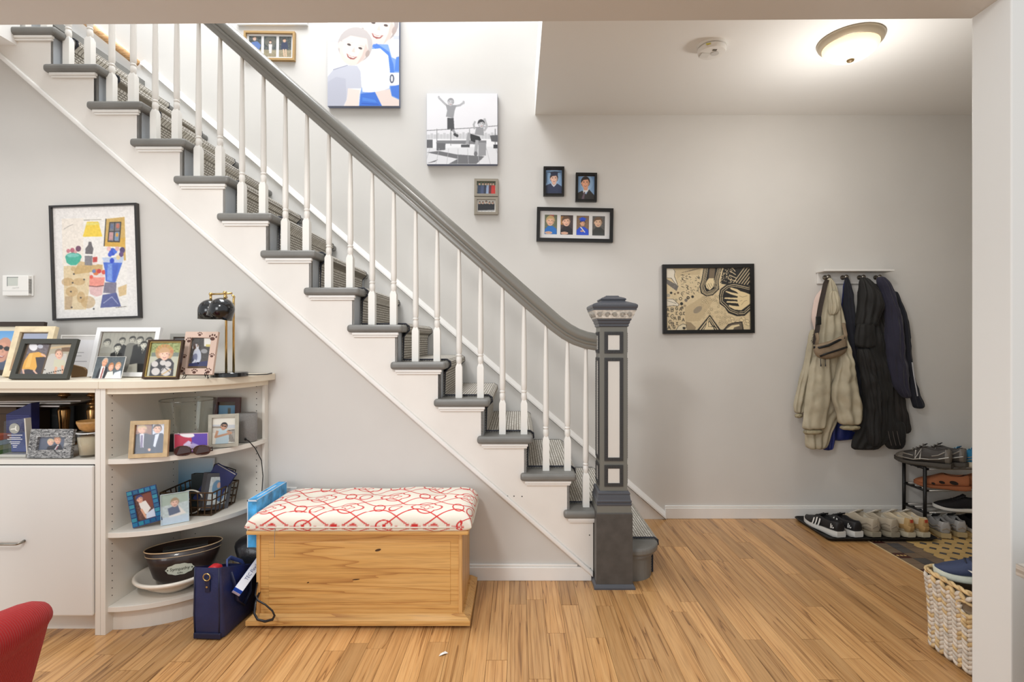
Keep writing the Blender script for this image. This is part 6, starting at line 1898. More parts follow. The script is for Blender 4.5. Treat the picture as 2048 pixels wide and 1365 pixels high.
# crumb of paper on the floor
pc_ = thing('paper_scrap', 'tiny white paper scrap on the floor before the chest', 'paper', (WX(886, 1060 * 1.2 / 630), 1060 * 1.2 / 630, 0.0), (0, 0, 0.4))
MB().add([(-0.018, -0.006, 0.001), (0.002, -0.008, 0.006), (0.020, -0.002, 0.002), (0.012, 0.010, 0.005), (-0.008, 0.009, 0.001), (-0.002, 0.001, 0.008)], [(0, 1, 5), (1, 2, 5), (2, 3, 5), (3, 4, 5), (4, 0, 5)]).build('scrap', mat('paper_white', (226, 222, 216), 0.7), pc_)

# ================================================================== ENTRY: COATS
cr = thing('coat_rack', 'white wall coat rack with narrow shelf and four round hooks', 'coat rack', (2.225, YB, 1.62))
M_rackw = mat('rack_white', (228, 226, 222), 0.4)
MB().box(-0.215, 0.217, -0.016, -0.001, -0.045, 0.028).build('backboard', M_rackw, cr, bevel=0.002)
MB().box(-0.222, 0.236, -0.105, -0.001, 0.028, 0.042).build('shelf', M_rackw, cr, bevel=0.002)
HK = [2.056, 2.175, 2.287, 2.396]
M_chr = mat('hook_nickel', (150, 144, 134), 0.25, 0.9)
for hx in HK:
    MB().lathe([(0.016, 0), (0.016, 0.004), (0.006, 0.008), (0.005, 0.030), (0.012, 0.036), (0.015, 0.044), (0.011, 0.050), (0.0, 0.051)], 16, 0, trn(hx - 2.225, -0.016, -0.004) @ rotm('X', 90)).build('hook', M_chr, cr, smooth=True)

GY = 3.45


def gx(cx_):      # crop column / row of the coat close-up -> photo pixel
    return 1560 + cx_ / 3.412


def gy(cy_):
    return 520 + cy_ / 3.412


T_crumple = bpy.data.textures.new('crumple', 'CLOUDS')
T_crumple.noise_scale, T_crumple.noise_depth = 0.085, 2


def cloth(name, m, parent, rows, Yc, d0=0.045, n=36, amp=0.006, k=5, seed=1, lean=0.0, back=0.35, sub=1, crease=0.004, crumple=0.016):
    """hanging cloth tube: rows of (row, left, right) read from the coat close-up, set at real depth"""
    rs = random.Random(seed)
    ph = [rs.uniform(0, 6.28) for _ in range(6)]
    px0, py0, pz0 = parent.location
    # densify the rows
    R2 = []
    for a_, b_ in zip(rows, rows[1:]):
        steps = max(1, int(abs(b_[0] - a_[0]) / 28))
        for i in range(steps):
            t = i / steps
            R2.append(tuple(a_[j] + (b_[j] - a_[j]) * t for j in range(3)))
    R2.append(rows[-1])
    rings = []
    nr = len(R2)
    for i, (ry, xl, xr) in enumerate(R2):
        Y_ = Yc
        z = WZ(gy(ry), Y_)
        x0, x1 = WX(gx(xl), Y_), WX(gx(xr), Y_)
        cx_, hw = (x0 + x1) / 2, (x1 - x0) / 2
        t = i / (nr - 1)
        d = min(d0, hw * 0.85) * (0.75 + 0.35 * math.sin(PI * min(1, t * 1.3)))
        ring = []
        for q in range(n):
            a = 2 * PI * q / n
            ca_, sa_ = math.cos(a), math.sin(a)
            x = cx_ + hw * ca_
            fold = amp * (math.sin(k * 2.2 * a + ph[0] + 1.5 * t) + 0.7 * math.sin(k * x * 26 + ph[1] + 3.0 * t) + 0.5 * math.sin(z * 38 + x * 22 + ph[2])) * min(1, hw / 0.04)
            cr_ = crease * math.sin(z * 70 + 30 * x + ph[3]) * math.sin(x * 55 + ph[4])
            y = Y_ - d * sa_ if sa_ > 0 else Y_ - d * back * sa_
            if sa_ > 0:
                y -= (fold + cr_) * sa_
            ring.append((x - px0, min(y, YB - 0.012) - py0, z + 0.004 * math.sin(6 * a + ph[5]) * (1 if i == nr - 1 else 0) - pz0))
        rings.append(ring)
    o = MB().loft(rings).build(name, m, parent, smooth=True, subd=sub)
    dm = o.modifiers.new('crumple', 'DISPLACE')
    dm.texture, dm.texture_coords, dm.strength, dm.mid_level = T_crumple, 'GLOBAL', crumple, 0.5
    return o


M_pinkj = mat('cloth_pale_pink', (222, 200, 190), 0.85, bump=0.15, bscale=200)
M_khaki = mat('nylon_khaki', (178, 169, 146), 0.62, bump=0.35, bscale=26, var=0.05, vscale=12)
M_khaki2 = mat('nylon_khaki_cuff', (172, 162, 134), 0.7, bump=0.9, bscale=150)
M_blk1 = mat('cloth_black', (27, 26, 25), 0.72, bump=0.25, bscale=30, sheen=0.05)
M_blk2 = mat('cloth_brown_black', (33, 29, 26), 0.75, bump=0.25, bscale=34, sheen=0.05)
M_nav3 = mat('cloth_navy_jersey', (42, 41, 58), 0.85, bump=0.2, bscale=60, sheen=0.15)
M_nav4 = mat('cloth_dark_navy', (25, 27, 37), 0.85, bump=0.2, bscale=60, sheen=0.1)
M_royal = mat('nylon_royal_blue', (30, 42, 104), 0.5, bump=0.4, bscale=30)
pj = thing('pink_jacket', 'pale pink quilted jacket hanging behind the khaki windbreaker', 'jacket', (HK[0], 3.52, 1.61))
cloth('body', M_pinkj, pj, [(135, 318, 340), (190, 285, 385), (245, 240, 405), (320, 218, 420), (400, 216, 425), (480, 228, 430), (600, 230, 440), (760, 225, 450), (820, 235, 440)], 3.535, 0.03, seed=2)
rj = thing('blue_jacket', 'royal blue nylon jacket showing below the khaki windbreaker', 'jacket', (2.14, 3.52, 1.61))
cloth('body', M_royal, rj, [(135, 436, 452), (300, 420, 500), (600, 360, 520), (900, 320, 525), (1100, 300, 522), (1180, 296, 520), (1235, 300, 512)], 3.535, 0.025, amp=0.008, seed=9)
cloth('sleeve', M_royal, rj, [(900, 290, 390), (1100, 285, 385), (1230, 285, 375), (1302, 290, 368)], 3.505, 0.025, amp=0.006, seed=5)
kj = thing('khaki_windbreaker', 'khaki nylon windbreaker hanging on the leftmost hook', 'jacket', (HK[0], 3.48, 1.61))
cloth('body', M_khaki, kj, [(118, 322, 350), (170, 308, 378), (250, 292, 398), (340, 272, 415), (430, 246, 442), (520, 226, 455), (640, 215, 475), (760, 205, 505), (880, 190, 530), (1000, 175, 520), (1080, 170, 400), (1180, 166, 352), (1262, 170, 330), (1290, 182, 305)], 3.475, 0.05, amp=0.009, seed=4, crease=0.007)
cloth('sleeve', M_khaki, kj, [(470, 205, 246), (600, 182, 232), (750, 150, 215), (880, 112, 195), (990, 90, 178), (1050, 94, 160)], 3.485, 0.035, amp=0.006, seed=7, k=3)
cloth('cuff', M_khaki2, kj, [(1046, 94, 160), (1080, 100, 152)], 3.485, 0.03, amp=0.003, seed=7, k=8)
cloth('sleeve', M_khaki, kj, [(650, 225, 330), (780, 195, 345), (920, 176, 340), (1060, 156, 325), (1160, 150, 305)], 3.405, 0.04, amp=0.008, seed=11, k=3, back=0.9)
cloth('cuff', M_khaki2, kj, [(1155, 152, 302), (1196, 165, 290)], 3.405, 0.034, amp=0.004, seed=11, k=10, back=0.9)
cloth('sleeve', M_khaki, kj, [(540, 395, 462), (680, 398, 498), (800, 375, 522), (880, 345, 535), (960, 350, 556), (1050, 385, 563), (1130, 398, 560)], 3.41, 0.042, amp=0.010, seed=13, k=3, back=0.9, crease=0.009)
cloth('cuff', M_khaki2, kj, [(1125, 400, 558), (1165, 408, 552)], 3.41, 0.034, amp=0.004, seed=13, k=10, back=0.9)
cloth('collar', M_khaki, kj, [(205, 330, 398), (260, 326, 405), (310, 330, 408), (345, 332, 405), (378, 336, 385)], 3.425, 0.02, amp=0.008, seed=3, crease=0.008)
fm_ = mat('ink_black', (24, 24, 24), 0.7)
for ch, cx_, cy_, rt in (('N', 222, 520, -62), ('O', 218, 540, -62), ('W', 210, 562, -62)):
    me = text_mesh(ch, 0.024, fm_)
    Mx = trn(WX(gx(cx_), 3.44) - HK[0], 3.437 - 3.48, WZ(gy(cy_), 3.44) - 1.61) @ rotm('Y', -rt + 0) @ rotm('X', 90)
    me.transform(Mx)
    obj('lettering', me, kj)
# waist bag on top
M_wb = mat('canvas_taupe', (140, 122, 100), 0.8, bump=0.4, bscale=120, var=0.06, vscale=30)
wbg = thing('waist_bag', 'taupe waist bag with black zips hanging over the khaki windbreaker', 'bag', (HK[0], 3.36, 1.61))


def g3(cx_, cy_, Y_):
    return Vector((WX(gx(cx_), Y_) - HK[0], Y_ - 3.36, WZ(gy(cy_), Y_) - 1.61))


ol = [(222, 590), (245, 575), (330, 560), (400, 530), (445, 500), (452, 540), (465, 590), (455, 635), (400, 665), (300, 688), (245, 660), (228, 630)]
cen_ = (345, 600)
rg = []
for sc, yy in ((0.90, 3.40), (1.0, 3.385), (1.0, 3.365), (0.93, 3.345), (0.75, 3.334), (0.3, 3.330)):
    rg.append([tuple(g3(cen_[0] + (p[0] - cen_[0]) * sc, cen_[1] + (p[1] - cen_[1]) * sc, yy)) for p in ol])
MB().loft(rg).build('pouch', M_wb, wbg, smooth=True, subd=1)
M_zip = mat('zip_black', (18, 18, 18), 0.5)
MB().tube([g3(a, b, yv) for a, b, yv in ((228, 598, 3.352), (270, 600, 3.333), (330, 585, 3.322), (390, 555, 3.326), (440, 532, 3.350))], (0.003, 0.0075), 8).build('zip', M_zip, wbg, smooth=True)
MB().tube([g3(a, b, yv) for a, b, yv in ((272, 660, 3.338), (320, 640, 3.321), (380, 622, 3.319), (430, 605, 3.329), (458, 596, 3.352))], (0.003, 0.006), 8).build('zip', M_zip, wbg, smooth=True)
for a in (277, 308):
    MB().tube([g3(a, 675, 3.34), g3(a + 1, 705, 3.342), g3(a + 2, 728, 3.342)], [0.002, 0.002, 0.004], 6).build('zip_pull', M_zip, wbg)
MB().tube([g3(a, b, yv) for a, b, yv in ((330, 122, 3.50), (310, 160, 3.44), (295, 230, 3.405), (275, 320, 3.395), (262, 400, 3.385), (256, 470, 3.38), (245, 520, 3.38), (240, 580, 3.38))], (0.0145, 0.002), 8).build('strap', mat('strap_brown_black', (44, 34, 28), 0.7), wbg)
MB().box(-0.0155, 0.0155, -0.008, 0.006, -0.026, 0.026, 0, trn(*g3(262, 415, 3.378))).build('buckle', mat('buckle_black', (26, 26, 26), 0.4), wbg, bevel=0.003)
MB().tube([g3(a, b, yv) for a, b, yv in ((250, 500, 3.372), (256, 540, 3.368), (248, 585, 3.365))], (0.018, 0.006), 8).build('tab', M_wb, wbg, smooth=True)
MB().tube([g3(a, b, yv) for a, b, yv in ((432, 432, 3.405), (440, 470, 3.39), (448, 510, 3.375), (440, 545, 3.37))], (0.012, 0.004), 8).build('tab', M_wb, wbg, smooth=True)

ns = thing('navy_hoodie', 'dark navy hoodie on the second hook, mostly hidden by neighbours', 'hoodie', (HK[1], 3.49, 1.61))
cloth('body', M_nav4, ns, [(116, 436, 470), (160, 434, 482), (220, 430, 494), (320, 426, 506), (420, 432, 512), (520, 440, 522), (700, 450, 545), (900, 470, 560), (1100, 480, 570), (1180, 485, 570)], 3.49, 0.035, seed=21)
bj = thing('black_jacket', 'long black hooded jacket on the third hook', 'jacket', (HK[2], 3.47, 1.61))
cloth('hood', M_blk1, bj, [(116, 548, 592), (150, 544, 632), (220, 536, 682), (300, 529, 702), (370, 524, 690), (430, 512, 668), (470, 512, 640)], 3.44, 0.055, seed=31, amp=0.008, back=0.8)
cloth('body', M_blk1, bj, [(400, 520, 672), (460, 508, 690), (560, 502, 705), (640, 505, 715), (760, 525, 745), (880, 548, 770), (1000, 556, 780), (1120, 540, 790), (1200, 500, 800), (1270, 480, 700), (1300, 485, 650)], 3.475, 0.05, seed=33, amp=0.010)
cloth('cape', M_blk1, bj, [(430, 522, 645), (500, 508, 650), (560, 506, 652), (605, 512, 650)], 3.42, 0.03, seed=37, amp=0.005)
cloth('sleeve', M_blk1, bj, [(600, 520, 610), (760, 540, 650), (900, 570, 680), (1050, 590, 690), (1200, 590, 690), (1270, 600, 680)], 3.43, 0.035, seed=35, amp=0.008)
tj = thing('black_track_jacket', 'brown-black jacket with faint triple stripes behind the long black jacket', 'jacket', (2.34, 3.49, 1.61))
cloth('body', M_blk2, tj, [(160, 590, 660), (300, 600, 700), (440, 640, 716), (600, 660, 760), (750, 690, 800), (860, 700, 832), (1000, 705, 862), (1120, 700, 886), (1192, 705, 890)], 3.50, 0.04, seed=41, amp=0.008)
cloth('sleeve', M_blk1, tj, [(1100, 690, 850), (1180, 695, 858), (1260, 700, 855), (1300, 740, 840)], 3.47, 0.025, seed=43, amp=0.004)
for i in range(3):
    x_ = 738 + i * 30
    MB().tube([(WX(gx(x_), 3.438) - 2.34, 3.4375 - 3.49, WZ(gy(1170), 3.438) - 1.61), (WX(gx(x_ + 12), 3.436) - 2.34, 3.4365 - 3.49, WZ(gy(1225), 3.436) - 1.61), (WX(gx(x_ + 24), 3.438) - 2.34, 3.4385 - 3.49, WZ(gy(1268), 3.438) - 1.61)], (0.003, 0.0015), 6).build('stripe', mat('stripe_grey', (92, 86, 82), 0.7), tj)
nj = thing('navy_track_jacket', 'navy jersey track jacket with white sleeve stripes on the rightmost hook', 'jacket', (HK[3], 3.47, 1.61))
cloth('body', M_nav3, nj, [(112, 668, 712), (140, 652, 738), (180, 668, 765), (240, 690, 785), (320, 706, 805), (420, 712, 830), (520, 714, 836), (640, 720, 850), (760, 738, 866), (850, 762, 880), (910, 800, 890), (948, 835, 896)], 3.455, 0.05, seed=51, amp=0.006)
cloth('sleeve', M_nav4, nj, [(215, 770, 800), (280, 790, 828), (360, 812, 862), (440, 824, 880), (560, 832, 886), (680, 846, 902), (780, 862, 918), (880, 880, 940), (940, 886, 962), (985, 896, 992), (1018, 910, 985)], 3.475, 0.035, seed=53, amp=0.005, k=3)
for i in range(2):
    MB().tube([(WX(gx(a + i * 9), 3.447) - HK[3], 3.4385 - 3.47 + (0.006 if i else 0.0), WZ(gy(b), 3.447) - 1.61) for a, b in ((893, 700), (905, 790), (918, 860), (930, 930))], (0.0022, 0.001), 6).build('stripe', mat('stripe_white', (222, 222, 224), 0.7), nj)

# ================================================================== SHOES


WID = [(0, 0.55), (0.06, 0.72), (0.2, 0.80), (0.42, 0.84), (0.62, 1.0), (0.78, 0.98), (0.9, 0.78), (0.97, 0.48), (1.0, 0.18)]
TOP = [(0, 0.96), (0.08, 1.0), (0.2, 0.86), (0.36, 0.90), (0.46, 1.02), (0.6, 0.80), (0.75, 0.64), (0.88, 0.56), (0.97, 0.44), (1.0, 0.28)]
SOL = [(0, 1.15), (0.3, 1.0), (0.6, 0.78), (1.0, 0.75)]


def shoe_parts(t_, pal, L=0.29, W=0.094, H=0.105, sole=0.030, marks='', laces=True, clog=False):
    """sneaker with its toe along +x, heel at x = -L/2, standing on z = 0"""
    hw = W / 2
    ts = [0, 0.03, 0.08, 0.16, 0.26, 0.36, 0.44, 0.52, 0.62, 0.72, 0.82, 0.9, 0.96, 1.0]
    rings, cols = [], []
    X_ = lambda t: -L / 2 + L * t
    zsole = lambda t: sole * lerp_tab(SOL, t) + 0.016 * max(0, (t - 0.72) / 0.28) ** 2
    for t in ts:
        w = hw * lerp_tab(WID, t) * 0.95
        h = max(H * lerp_tab(TOP, t), zsole(t) + 0.006)
        z0 = zsole(t) - 0.008
        if 0.06 < t < 0.45 and not clog or (clog and 0.10 < t < 0.42):
            zi = z0 + (h - z0) * 0.35
            r = [(-w, z0), (-w * 1.05, z0 + (h - z0) * 0.45), (-w * 0.88, h * 0.97), (-w * 0.72, h), (-w * 0.60, h * 0.93), (-w * 0.52, zi), (w * 0.52, zi), (w * 0.60, h * 0.93), (w * 0.72, h), (w * 0.88, h * 0.97), (w * 1.05, z0 + (h - z0) * 0.45), (w, z0)]
        else:
            r = [(-w, z0), (-w * 1.04, z0 + (h - z0) * 0.45), (-w * 0.86, z0 + (h - z0) * 0.80), (-w * 0.62, h * 0.96), (-w * 0.42, h), (-w * 0.16, h * 1.01), (w * 0.16, h * 1.01), (w * 0.42, h), (w * 0.62, h * 0.96), (w * 0.86, z0 + (h - z0) * 0.80), (w * 1.04, z0 + (h - z0) * 0.45), (w, z0)]
        rings.append([(X_(t), y, z) for y, z in r])
    mb = MB()
    nr, n_ = len(rings), 12
    vs = [p for r in rings for p in r]
    fs, mi = [], []
    for j in range(nr - 1):
        for i in range(n_):
            k = (i + 1) % n_
            fs.append((j * n_ + i, j * n_ + k, (j + 1) * n_ + k, (j + 1) * n_ + i))
            tm = (ts[j] + ts[j + 1]) / 2
            if 3 < i < 7 and 0.05 < tm < 0.47:
                mi.append(1)
            elif len(pal) > 3 and (tm > 0.80 or tm < 0.12) and pal[3] is not None and i not in (4, 5, 6):
                mi.append(2)
            else:
                mi.append(0)
    mb.v, mb.f, mb.mi = vs, fs + [list(range(n_ - 1, -1, -1)), [(nr - 1) * n_ + i for i in range(n_)]], mi + [2 if len(pal) > 3 else 0, 0]
    up = mb.build('upper', [pal[0], pal[2], pal[3] if len(pal) > 3 and pal[3] else pal[0]], t_, smooth=True, subd=1)
    so_ = []
    for t in ts:
        w = hw * lerp_tab(WID, t) * 1.04
        zt, zb = zsole(t), 0.014 * max(0, (t - 0.74) / 0.26) ** 2 + 0.006 * max(0, (0.08 - t) / 0.08)
        so_.append([(X_(t) + (0.004 if t == 1 else -0.004 if t == 0 else 0), y, z) for y, z in ((-w * 0.9, zb), (-w, zb + 0.005), (-w * 1.02, (zt + zb) / 2), (-w, zt), (w, zt), (w * 1.02, (zt + zb) / 2), (w, zb + 0.005), (w * 0.9, zb))])
    MB().loft(so_).build('sole', pal[1], t_, smooth=False, auto=50)
    side = lambda t, f_, s_, o=0.0025: (X_(t), s_ * (hw * lerp_tab(WID, t) * 0.95 * (1.05 - 0.12 * max(0, f_ - 0.45)) + o), zsole(t) - 0.008 + (max(H * lerp_tab(TOP, t), zsole(t)) - zsole(t) + 0.008) * f_)
    if laces:
        tn = MB()
        tn.loft([[(X_(t), -w_, H * z), (X_(t), w_, H * z), (X_(t), w_, H * z + 0.006), (X_(t), -w_, H * z + 0.006)] for t, w_, z in ((0.66, 0.013, 0.66), (0.56, 0.016, 0.84), (0.47, 0.019, 0.98), (0.43, 0.021, 1.06))]).build('tongue', pal[2], t_, smooth=True)
        for i, t in enumerate((0.47, 0.53, 0.59, 0.65)):
            z = H * lerp_tab(TOP, t)
            w = hw * 0.55
            MB().tube([(X_(t), -w, z * 0.97), (X_(t + 0.02), 0, z * 1.04 + 0.003), (X_(t + 0.005), w, z * 0.97)], 0.0024, 6).build('lace', pal[4] if len(pal) > 4 else pal[1], t_, smooth=True)
    wm = mat('mark_white', (226, 226, 222), 0.5)
    if marks == 'stripes':
        for s_ in (-1, 1):
            for i in range(3):
                t = 0.42 + i * 0.075
                q = [side(t + 0.035, 0.02, s_), side(t + 0.070, 0.02, s_), side(t + 0.025, 0.42, s_, 0.0035), side(t + 0.005, 0.80, s_, 0.003), side(t - 0.03, 0.80, s_, 0.003), side(t - 0.01, 0.42, s_, 0.0035)]
                MB().add(q, [(0, 1, 2, 5), (5, 2, 3, 4)]).build('stripe', wm, t_)
        for s_ in (-1, 1):
            for i in range(3):
                MB().add([side(0.055 + i * 0.03, 0.35, s_, 0.004), side(0.075 + i * 0.03, 0.35, s_, 0.004), side(0.065 + i * 0.03, 0.35 + 0.14 * (i + 1), s_, 0.004), side(0.045 + i * 0.03, 0.35 + 0.14 * (i + 1), s_, 0.004)], [(0, 1, 2, 3)]).build('heel_stripe', wm, t_)
    elif marks == 'swoosh':
        for s_ in (-1, 1):
            up_ = [(0.16, 0.92), (0.24, 0.66), (0.36, 0.46), (0.48, 0.42), (0.58, 0.50), (0.66, 0.66)]
            lo_ = [(0.66, 0.66), (0.60, 0.34), (0.50, 0.14), (0.36, 0.20), (0.24, 0.46), (0.16, 0.92)]
            m_ = MB()
            a_ = [side(t, f_, s_, 0.004) for t, f_ in up_]
            b_ = [side(t, f_, s_, 0.004) for t, f_ in reversed(lo_)]
            m_.add(a_ + b_, [(i, i + 1, i + 7, i + 6) for i in range(5)])
            m_.build('swoosh', wm, t_)
    elif marks == 'n':
        for s_ in (-1, 1):
            m_ = MB()
            m_.tube([side(0.50, 0.25, s_, 0.004), side(0.475, 0.85, s_, 0.004), side(0.585, 0.30, s_, 0.004), side(0.57, 0.90, s_, 0.004)], 0.0035, 6)
            m_.build('letter_mark', mat('mark_silver', (206, 202, 196), 0.35), t_)
        for s_ in (-1, 1):
            for a_, b_ in (((0.02, 0.5), (0.35, 0.30)), ((0.35, 0.30), (0.62, 0.25)), ((0.62, 0.25), (0.9, 0.5)), ((0.62, 0.55), (0.80, 0.85)), ((0.08, 0.8), (0.30, 0.55))):
                MB().tube([side(a_[0], a_[1], s_, 0.002), side((a_[0] + b_[0]) / 2, (a_[1] + b_[1]) / 2, s_, 0.003), side(b_[0], b_[1], s_, 0.002)], (0.0016, 0.004), 6).build('overlay', mat('overlay_silver', (150, 146, 138), 0.3, 0.5), t_)
    elif marks == 'waves':
        for s_ in (-1, 1):
            for f_ in (0.30, 0.52):
                MB().tube([side(t, f_ + 0.10 * math.sin(t * 14), s_, 0.002) for t in (0.02, 0.1, 0.2, 0.3, 0.42, 0.54, 0.66, 0.78)], (0.0016, 0.003), 6).build('overlay', mat('overlay_taupe', (150, 138, 122), 0.7), t_)
        MB().tube([(X_(0) - 0.001, -hw * 0.45, H * 0.5), (X_(0) - 0.004, 0, H * 0.62), (X_(0) - 0.001, hw * 0.45, H * 0.5)], (0.0016, 0.004), 6).build('heel_overlay', mat('overlay_taupe', (150, 138, 122), 0.7), t_)
    elif marks == 'band':
        MB().tube([side(0.18, 0.40, -1, 0.001), side(0.06, 0.42, -1, 0.001), (X_(0) - 0.003, -hw * 0.3, H * 0.46), (X_(0) - 0.004, hw * 0.3, H * 0.46), side(0.06, 0.42, 1, 0.001), side(0.18, 0.40, 1, 0.001)], (0.003, 0.014), 8).build('heel_band', mat('suede_tan', (176, 142, 92), 0.85), t_)
        MB().box(X_(0) - 0.003, X_(0.02), -0.008, 0.008, H * 0.76, H * 0.90).build('heel_patch', mat('patch_red', (176, 70, 50), 0.6), t_)
    if clog:
        for s_ in (-1, 1):
            for t, f_, rx, rz in ((0.30, 0.42, 0.022, 0.012), (0.52, 0.40, 0.015, 0.009), (0.68, 0.36, 0.010, 0.007)):
                cpos = Vector(side(t, f_, s_, 0.0022))
                MB().add([(cpos.x + rx * math.cos(a), cpos.y, cpos.z + rz * math.sin(a) + 0.15 * rx * math.cos(a)) for a in [2 * PI * i / 16 for i in range(16)]], [list(range(16))]).build('vent_hole', mat('hole_dark', (34, 22, 16), 0.8), t_)
    return t_


def shoe(label, heel, toe, z, pal, group, pitch=0, **k):
    """placed by its heel and toe points on plan"""
    hx, hy = heel
    yaw = math.atan2(toe[1] - hy, toe[0] - hx)
    L = k.get('L', 0.29)
    loc = (hx + L / 2 * math.cos(yaw), hy + L / 2 * math.sin(yaw), z)
    t_ = thing('clog' if k.get('clog') else 'sneaker', label, 'shoe', loc, (0, math.radians(pitch), yaw), group)
    return shoe_parts(t_, pal, **k)


sm = lambda n_, c_, r_=0.6, **k: mat('shoe_' + n_, c_, r_, bump=0.2, bscale=140, **k)
# tray
tray = thing('boot_tray', 'black plastic boot tray on the floor by the back wall', 'tray', (2.172, 3.34, 0))
MB().loft([rrect(0.63, 0.37, 0.001, 0.03), rrect(0.655, 0.395, 0.022, 0.035), rrect(0.665, 0.405, 0.022, 0.035), rrect(0.665, 0.405, 0.018, 0.035), rrect(0.65, 0.39, 0.018, 0.035), rrect(0.625, 0.365, 0.005, 0.03)]).build('pan', mat('tray_black', (24, 23, 22), 0.5), tray, auto=50)
ZTR = 0.0065
pal_a = [sm('black', (30, 29, 30)), sm('sole_white', (222, 218, 210)), sm('lining_black', (26, 26, 28)), None, sm('lace_black', (24, 24, 24))]
pal_b = [sm('beige_grey', (172, 160, 140)), sm('sole_beige', (158, 148, 128)), sm('lining_cream', (196, 188, 172)), None, sm('lace_cream', (200, 192, 178))]
pal_c = [sm('cream', (206, 190, 162)), sm('sole_cream', (206, 194, 166)), sm('lining_pale', (206, 200, 188)), sm('tan_suede', (182, 150, 100)), sm('lace_cream', (200, 192, 178))]
pal_d = [sm('silver_mesh', (140, 138, 136), 0.4), sm('sole_tan', (176, 156, 116)), sm('lining_black', (26, 26, 28)), sm('silver_panel', (160, 158, 156), 0.35), sm('lace_white', (206, 204, 198))]
pal_e = [sm('charcoal_mesh', (64, 60, 56), 0.5), sm('sole_grey_green', (74, 70, 64)), sm('lining_dark', (44, 38, 34)), sm('pewter_panel', (112, 106, 98), 0.35), sm('lace_grey', (120, 114, 106))]
pal_f = [sm('teal_blue', (40, 126, 170)), sm('sole_offwhite', (206, 198, 178)), sm('lining_blue', (36, 96, 136)), sm('blue_toe', (60, 140, 180)), sm('lace_pale_blue', (150, 186, 196))]
pal_g = [sm('foam_terracotta', (168, 104, 68), 0.8), sm('foam_terracotta_sole', (160, 98, 64), 0.8), sm('foam_inside', (70, 42, 30), 0.9)]
pal_h = [sm('black_knit', (22, 20, 22), 0.8), sm('sole_white', (222, 218, 210)), sm('lining_black', (26, 26, 28)), None, sm('lace_black', (24, 24, 24))]
pal_i = [sm('navy_mesh', (46, 56, 84), 0.7), sm('sole_mint_white', (210, 214, 200)), sm('lining_navy', (34, 40, 62)), None, sm('lace_navy', (30, 34, 50))]
shoe('left black sneaker with white triple stripes, leftmost on the tray', (1.945, 3.185), (1.90, 3.49), ZTR, pal_a, 'pair of striped black sneakers', marks='stripes', L=0.305, W=0.098, H=0.098, sole=0.034)
shoe('right black sneaker with white triple stripes, beside beige runner', (2.052, 3.188), (2.008, 3.49), ZTR, pal_a, 'pair of striped black sneakers', marks='stripes', L=0.305, W=0.098, H=0.098, sole=0.034)
shoe('left worn beige runner next to the striped black sneaker', (2.160, 3.19), (2.13, 3.49), ZTR, pal_b, 'pair of beige runners', marks='waves', L=0.30, W=0.100, H=0.118)
shoe('right worn beige runner next to the tan suede runner', (2.270, 3.185), (2.235, 3.49), ZTR, pal_b, 'pair of beige runners', marks='waves', L=0.30, W=0.100, H=0.118)
shoe('left cream runner with tan suede heel on the tray', (2.368, 3.185), (2.34, 3.49), ZTR, pal_c, 'pair of tan heeled runners', marks='band', L=0.295, W=0.084, H=0.122)
shoe('right cream runner with tan suede heel, rightmost on the tray', (2.456, 3.185), (2.425, 3.48), ZTR, pal_c, 'pair of tan heeled runners', marks='band', L=0.295, W=0.084, H=0.122)
shoe('left silver sneaker with tan sole on the tile beside the tray', (2.575, 3.185), (2.655, 3.46), 0.0008, pal_d, 'pair of silver sneakers on the tile', L=0.28, W=0.09, H=0.105, marks='waves')
shoe('right silver sneaker with tan sole on the tile under the rack', (2.684, 3.20), (2.764, 3.475), 0.0008, pal_d, 'pair of silver sneakers on the tile', L=0.28, W=0.09, H=0.105, marks='waves')
# shoe rack
rk = thing('shoe_rack', 'black and chrome three tier metal shoe rack against back wall', 'shoe rack', (2.87, 3.41, 0))
M_rk = mat('rack_black', (22, 21, 21), 0.45)
M_bar = mat('rack_bar_chrome', (150, 146, 140), 0.3, 0.8)
RX0, RX1 = 2.552, 3.19
for x_ in (RX0, RX1):
    for y_ in (3.32, 3.50):
        MB().tube([(x_ - 2.87, y_ - 3.41, 0.0), (x_ - 2.87, y_ - 3.41, 0.402)], 0.0105, 10).build('post', M_rk, rk, smooth=True)
    for z in (0.116, 0.254, 0.396):
        MB().tube([(x_ - 2.87, 3.32 - 3.41, z), (x_ - 2.87, 3.50 - 3.41, z)], 0.007 if z < 0.39 else 0.0105, 8).build('end_rail', M_rk, rk, smooth=True)
for z in (0.116, 0.254, 0.389):
    for y_ in (3.32, 3.38, 3.44, 3.50):
        MB().tube([(RX0 - 2.87, y_ - 3.41, z), (RX1 - 2.87, y_ - 3.41, z)], 0.0045, 8).build('bar', M_bar, rk, smooth=True)
        MB().tube([(RX0 - 2.87, y_ - 3.41, z), (RX0 - 2.87 + 0.022, y_ - 3.41, z)], 0.0075, 8).build('joint', M_rk, rk, smooth=True)
shoe('left charcoal and pewter sneaker, front end of the rack top', (2.650, 3.235), (2.48, 3.465), 0.408, pal_e, 'pair of pewter sneakers on the rack', marks='n', L=0.295, W=0.098, H=0.125)
shoe('right charcoal and pewter sneaker beside the blue sneakers', (2.762, 3.262), (2.60, 3.50), 0.408, pal_e, 'pair of pewter sneakers on the rack', marks='n', L=0.295, W=0.098, H=0.125)
shoe('teal blue sneaker with pink tab on the rack top', (2.862, 3.26), (2.73, 3.51), 0.408, pal_f, 'pair of teal sneakers on the rack', marks='waves', L=0.27, W=0.09, H=0.105)
shoe('second teal blue sneaker at the far right of the rack top', (2.978, 3.265), (2.843, 3.515), 0.408, pal_f, 'pair of teal sneakers on the rack', marks='waves', L=0.27, W=0.09, H=0.105)
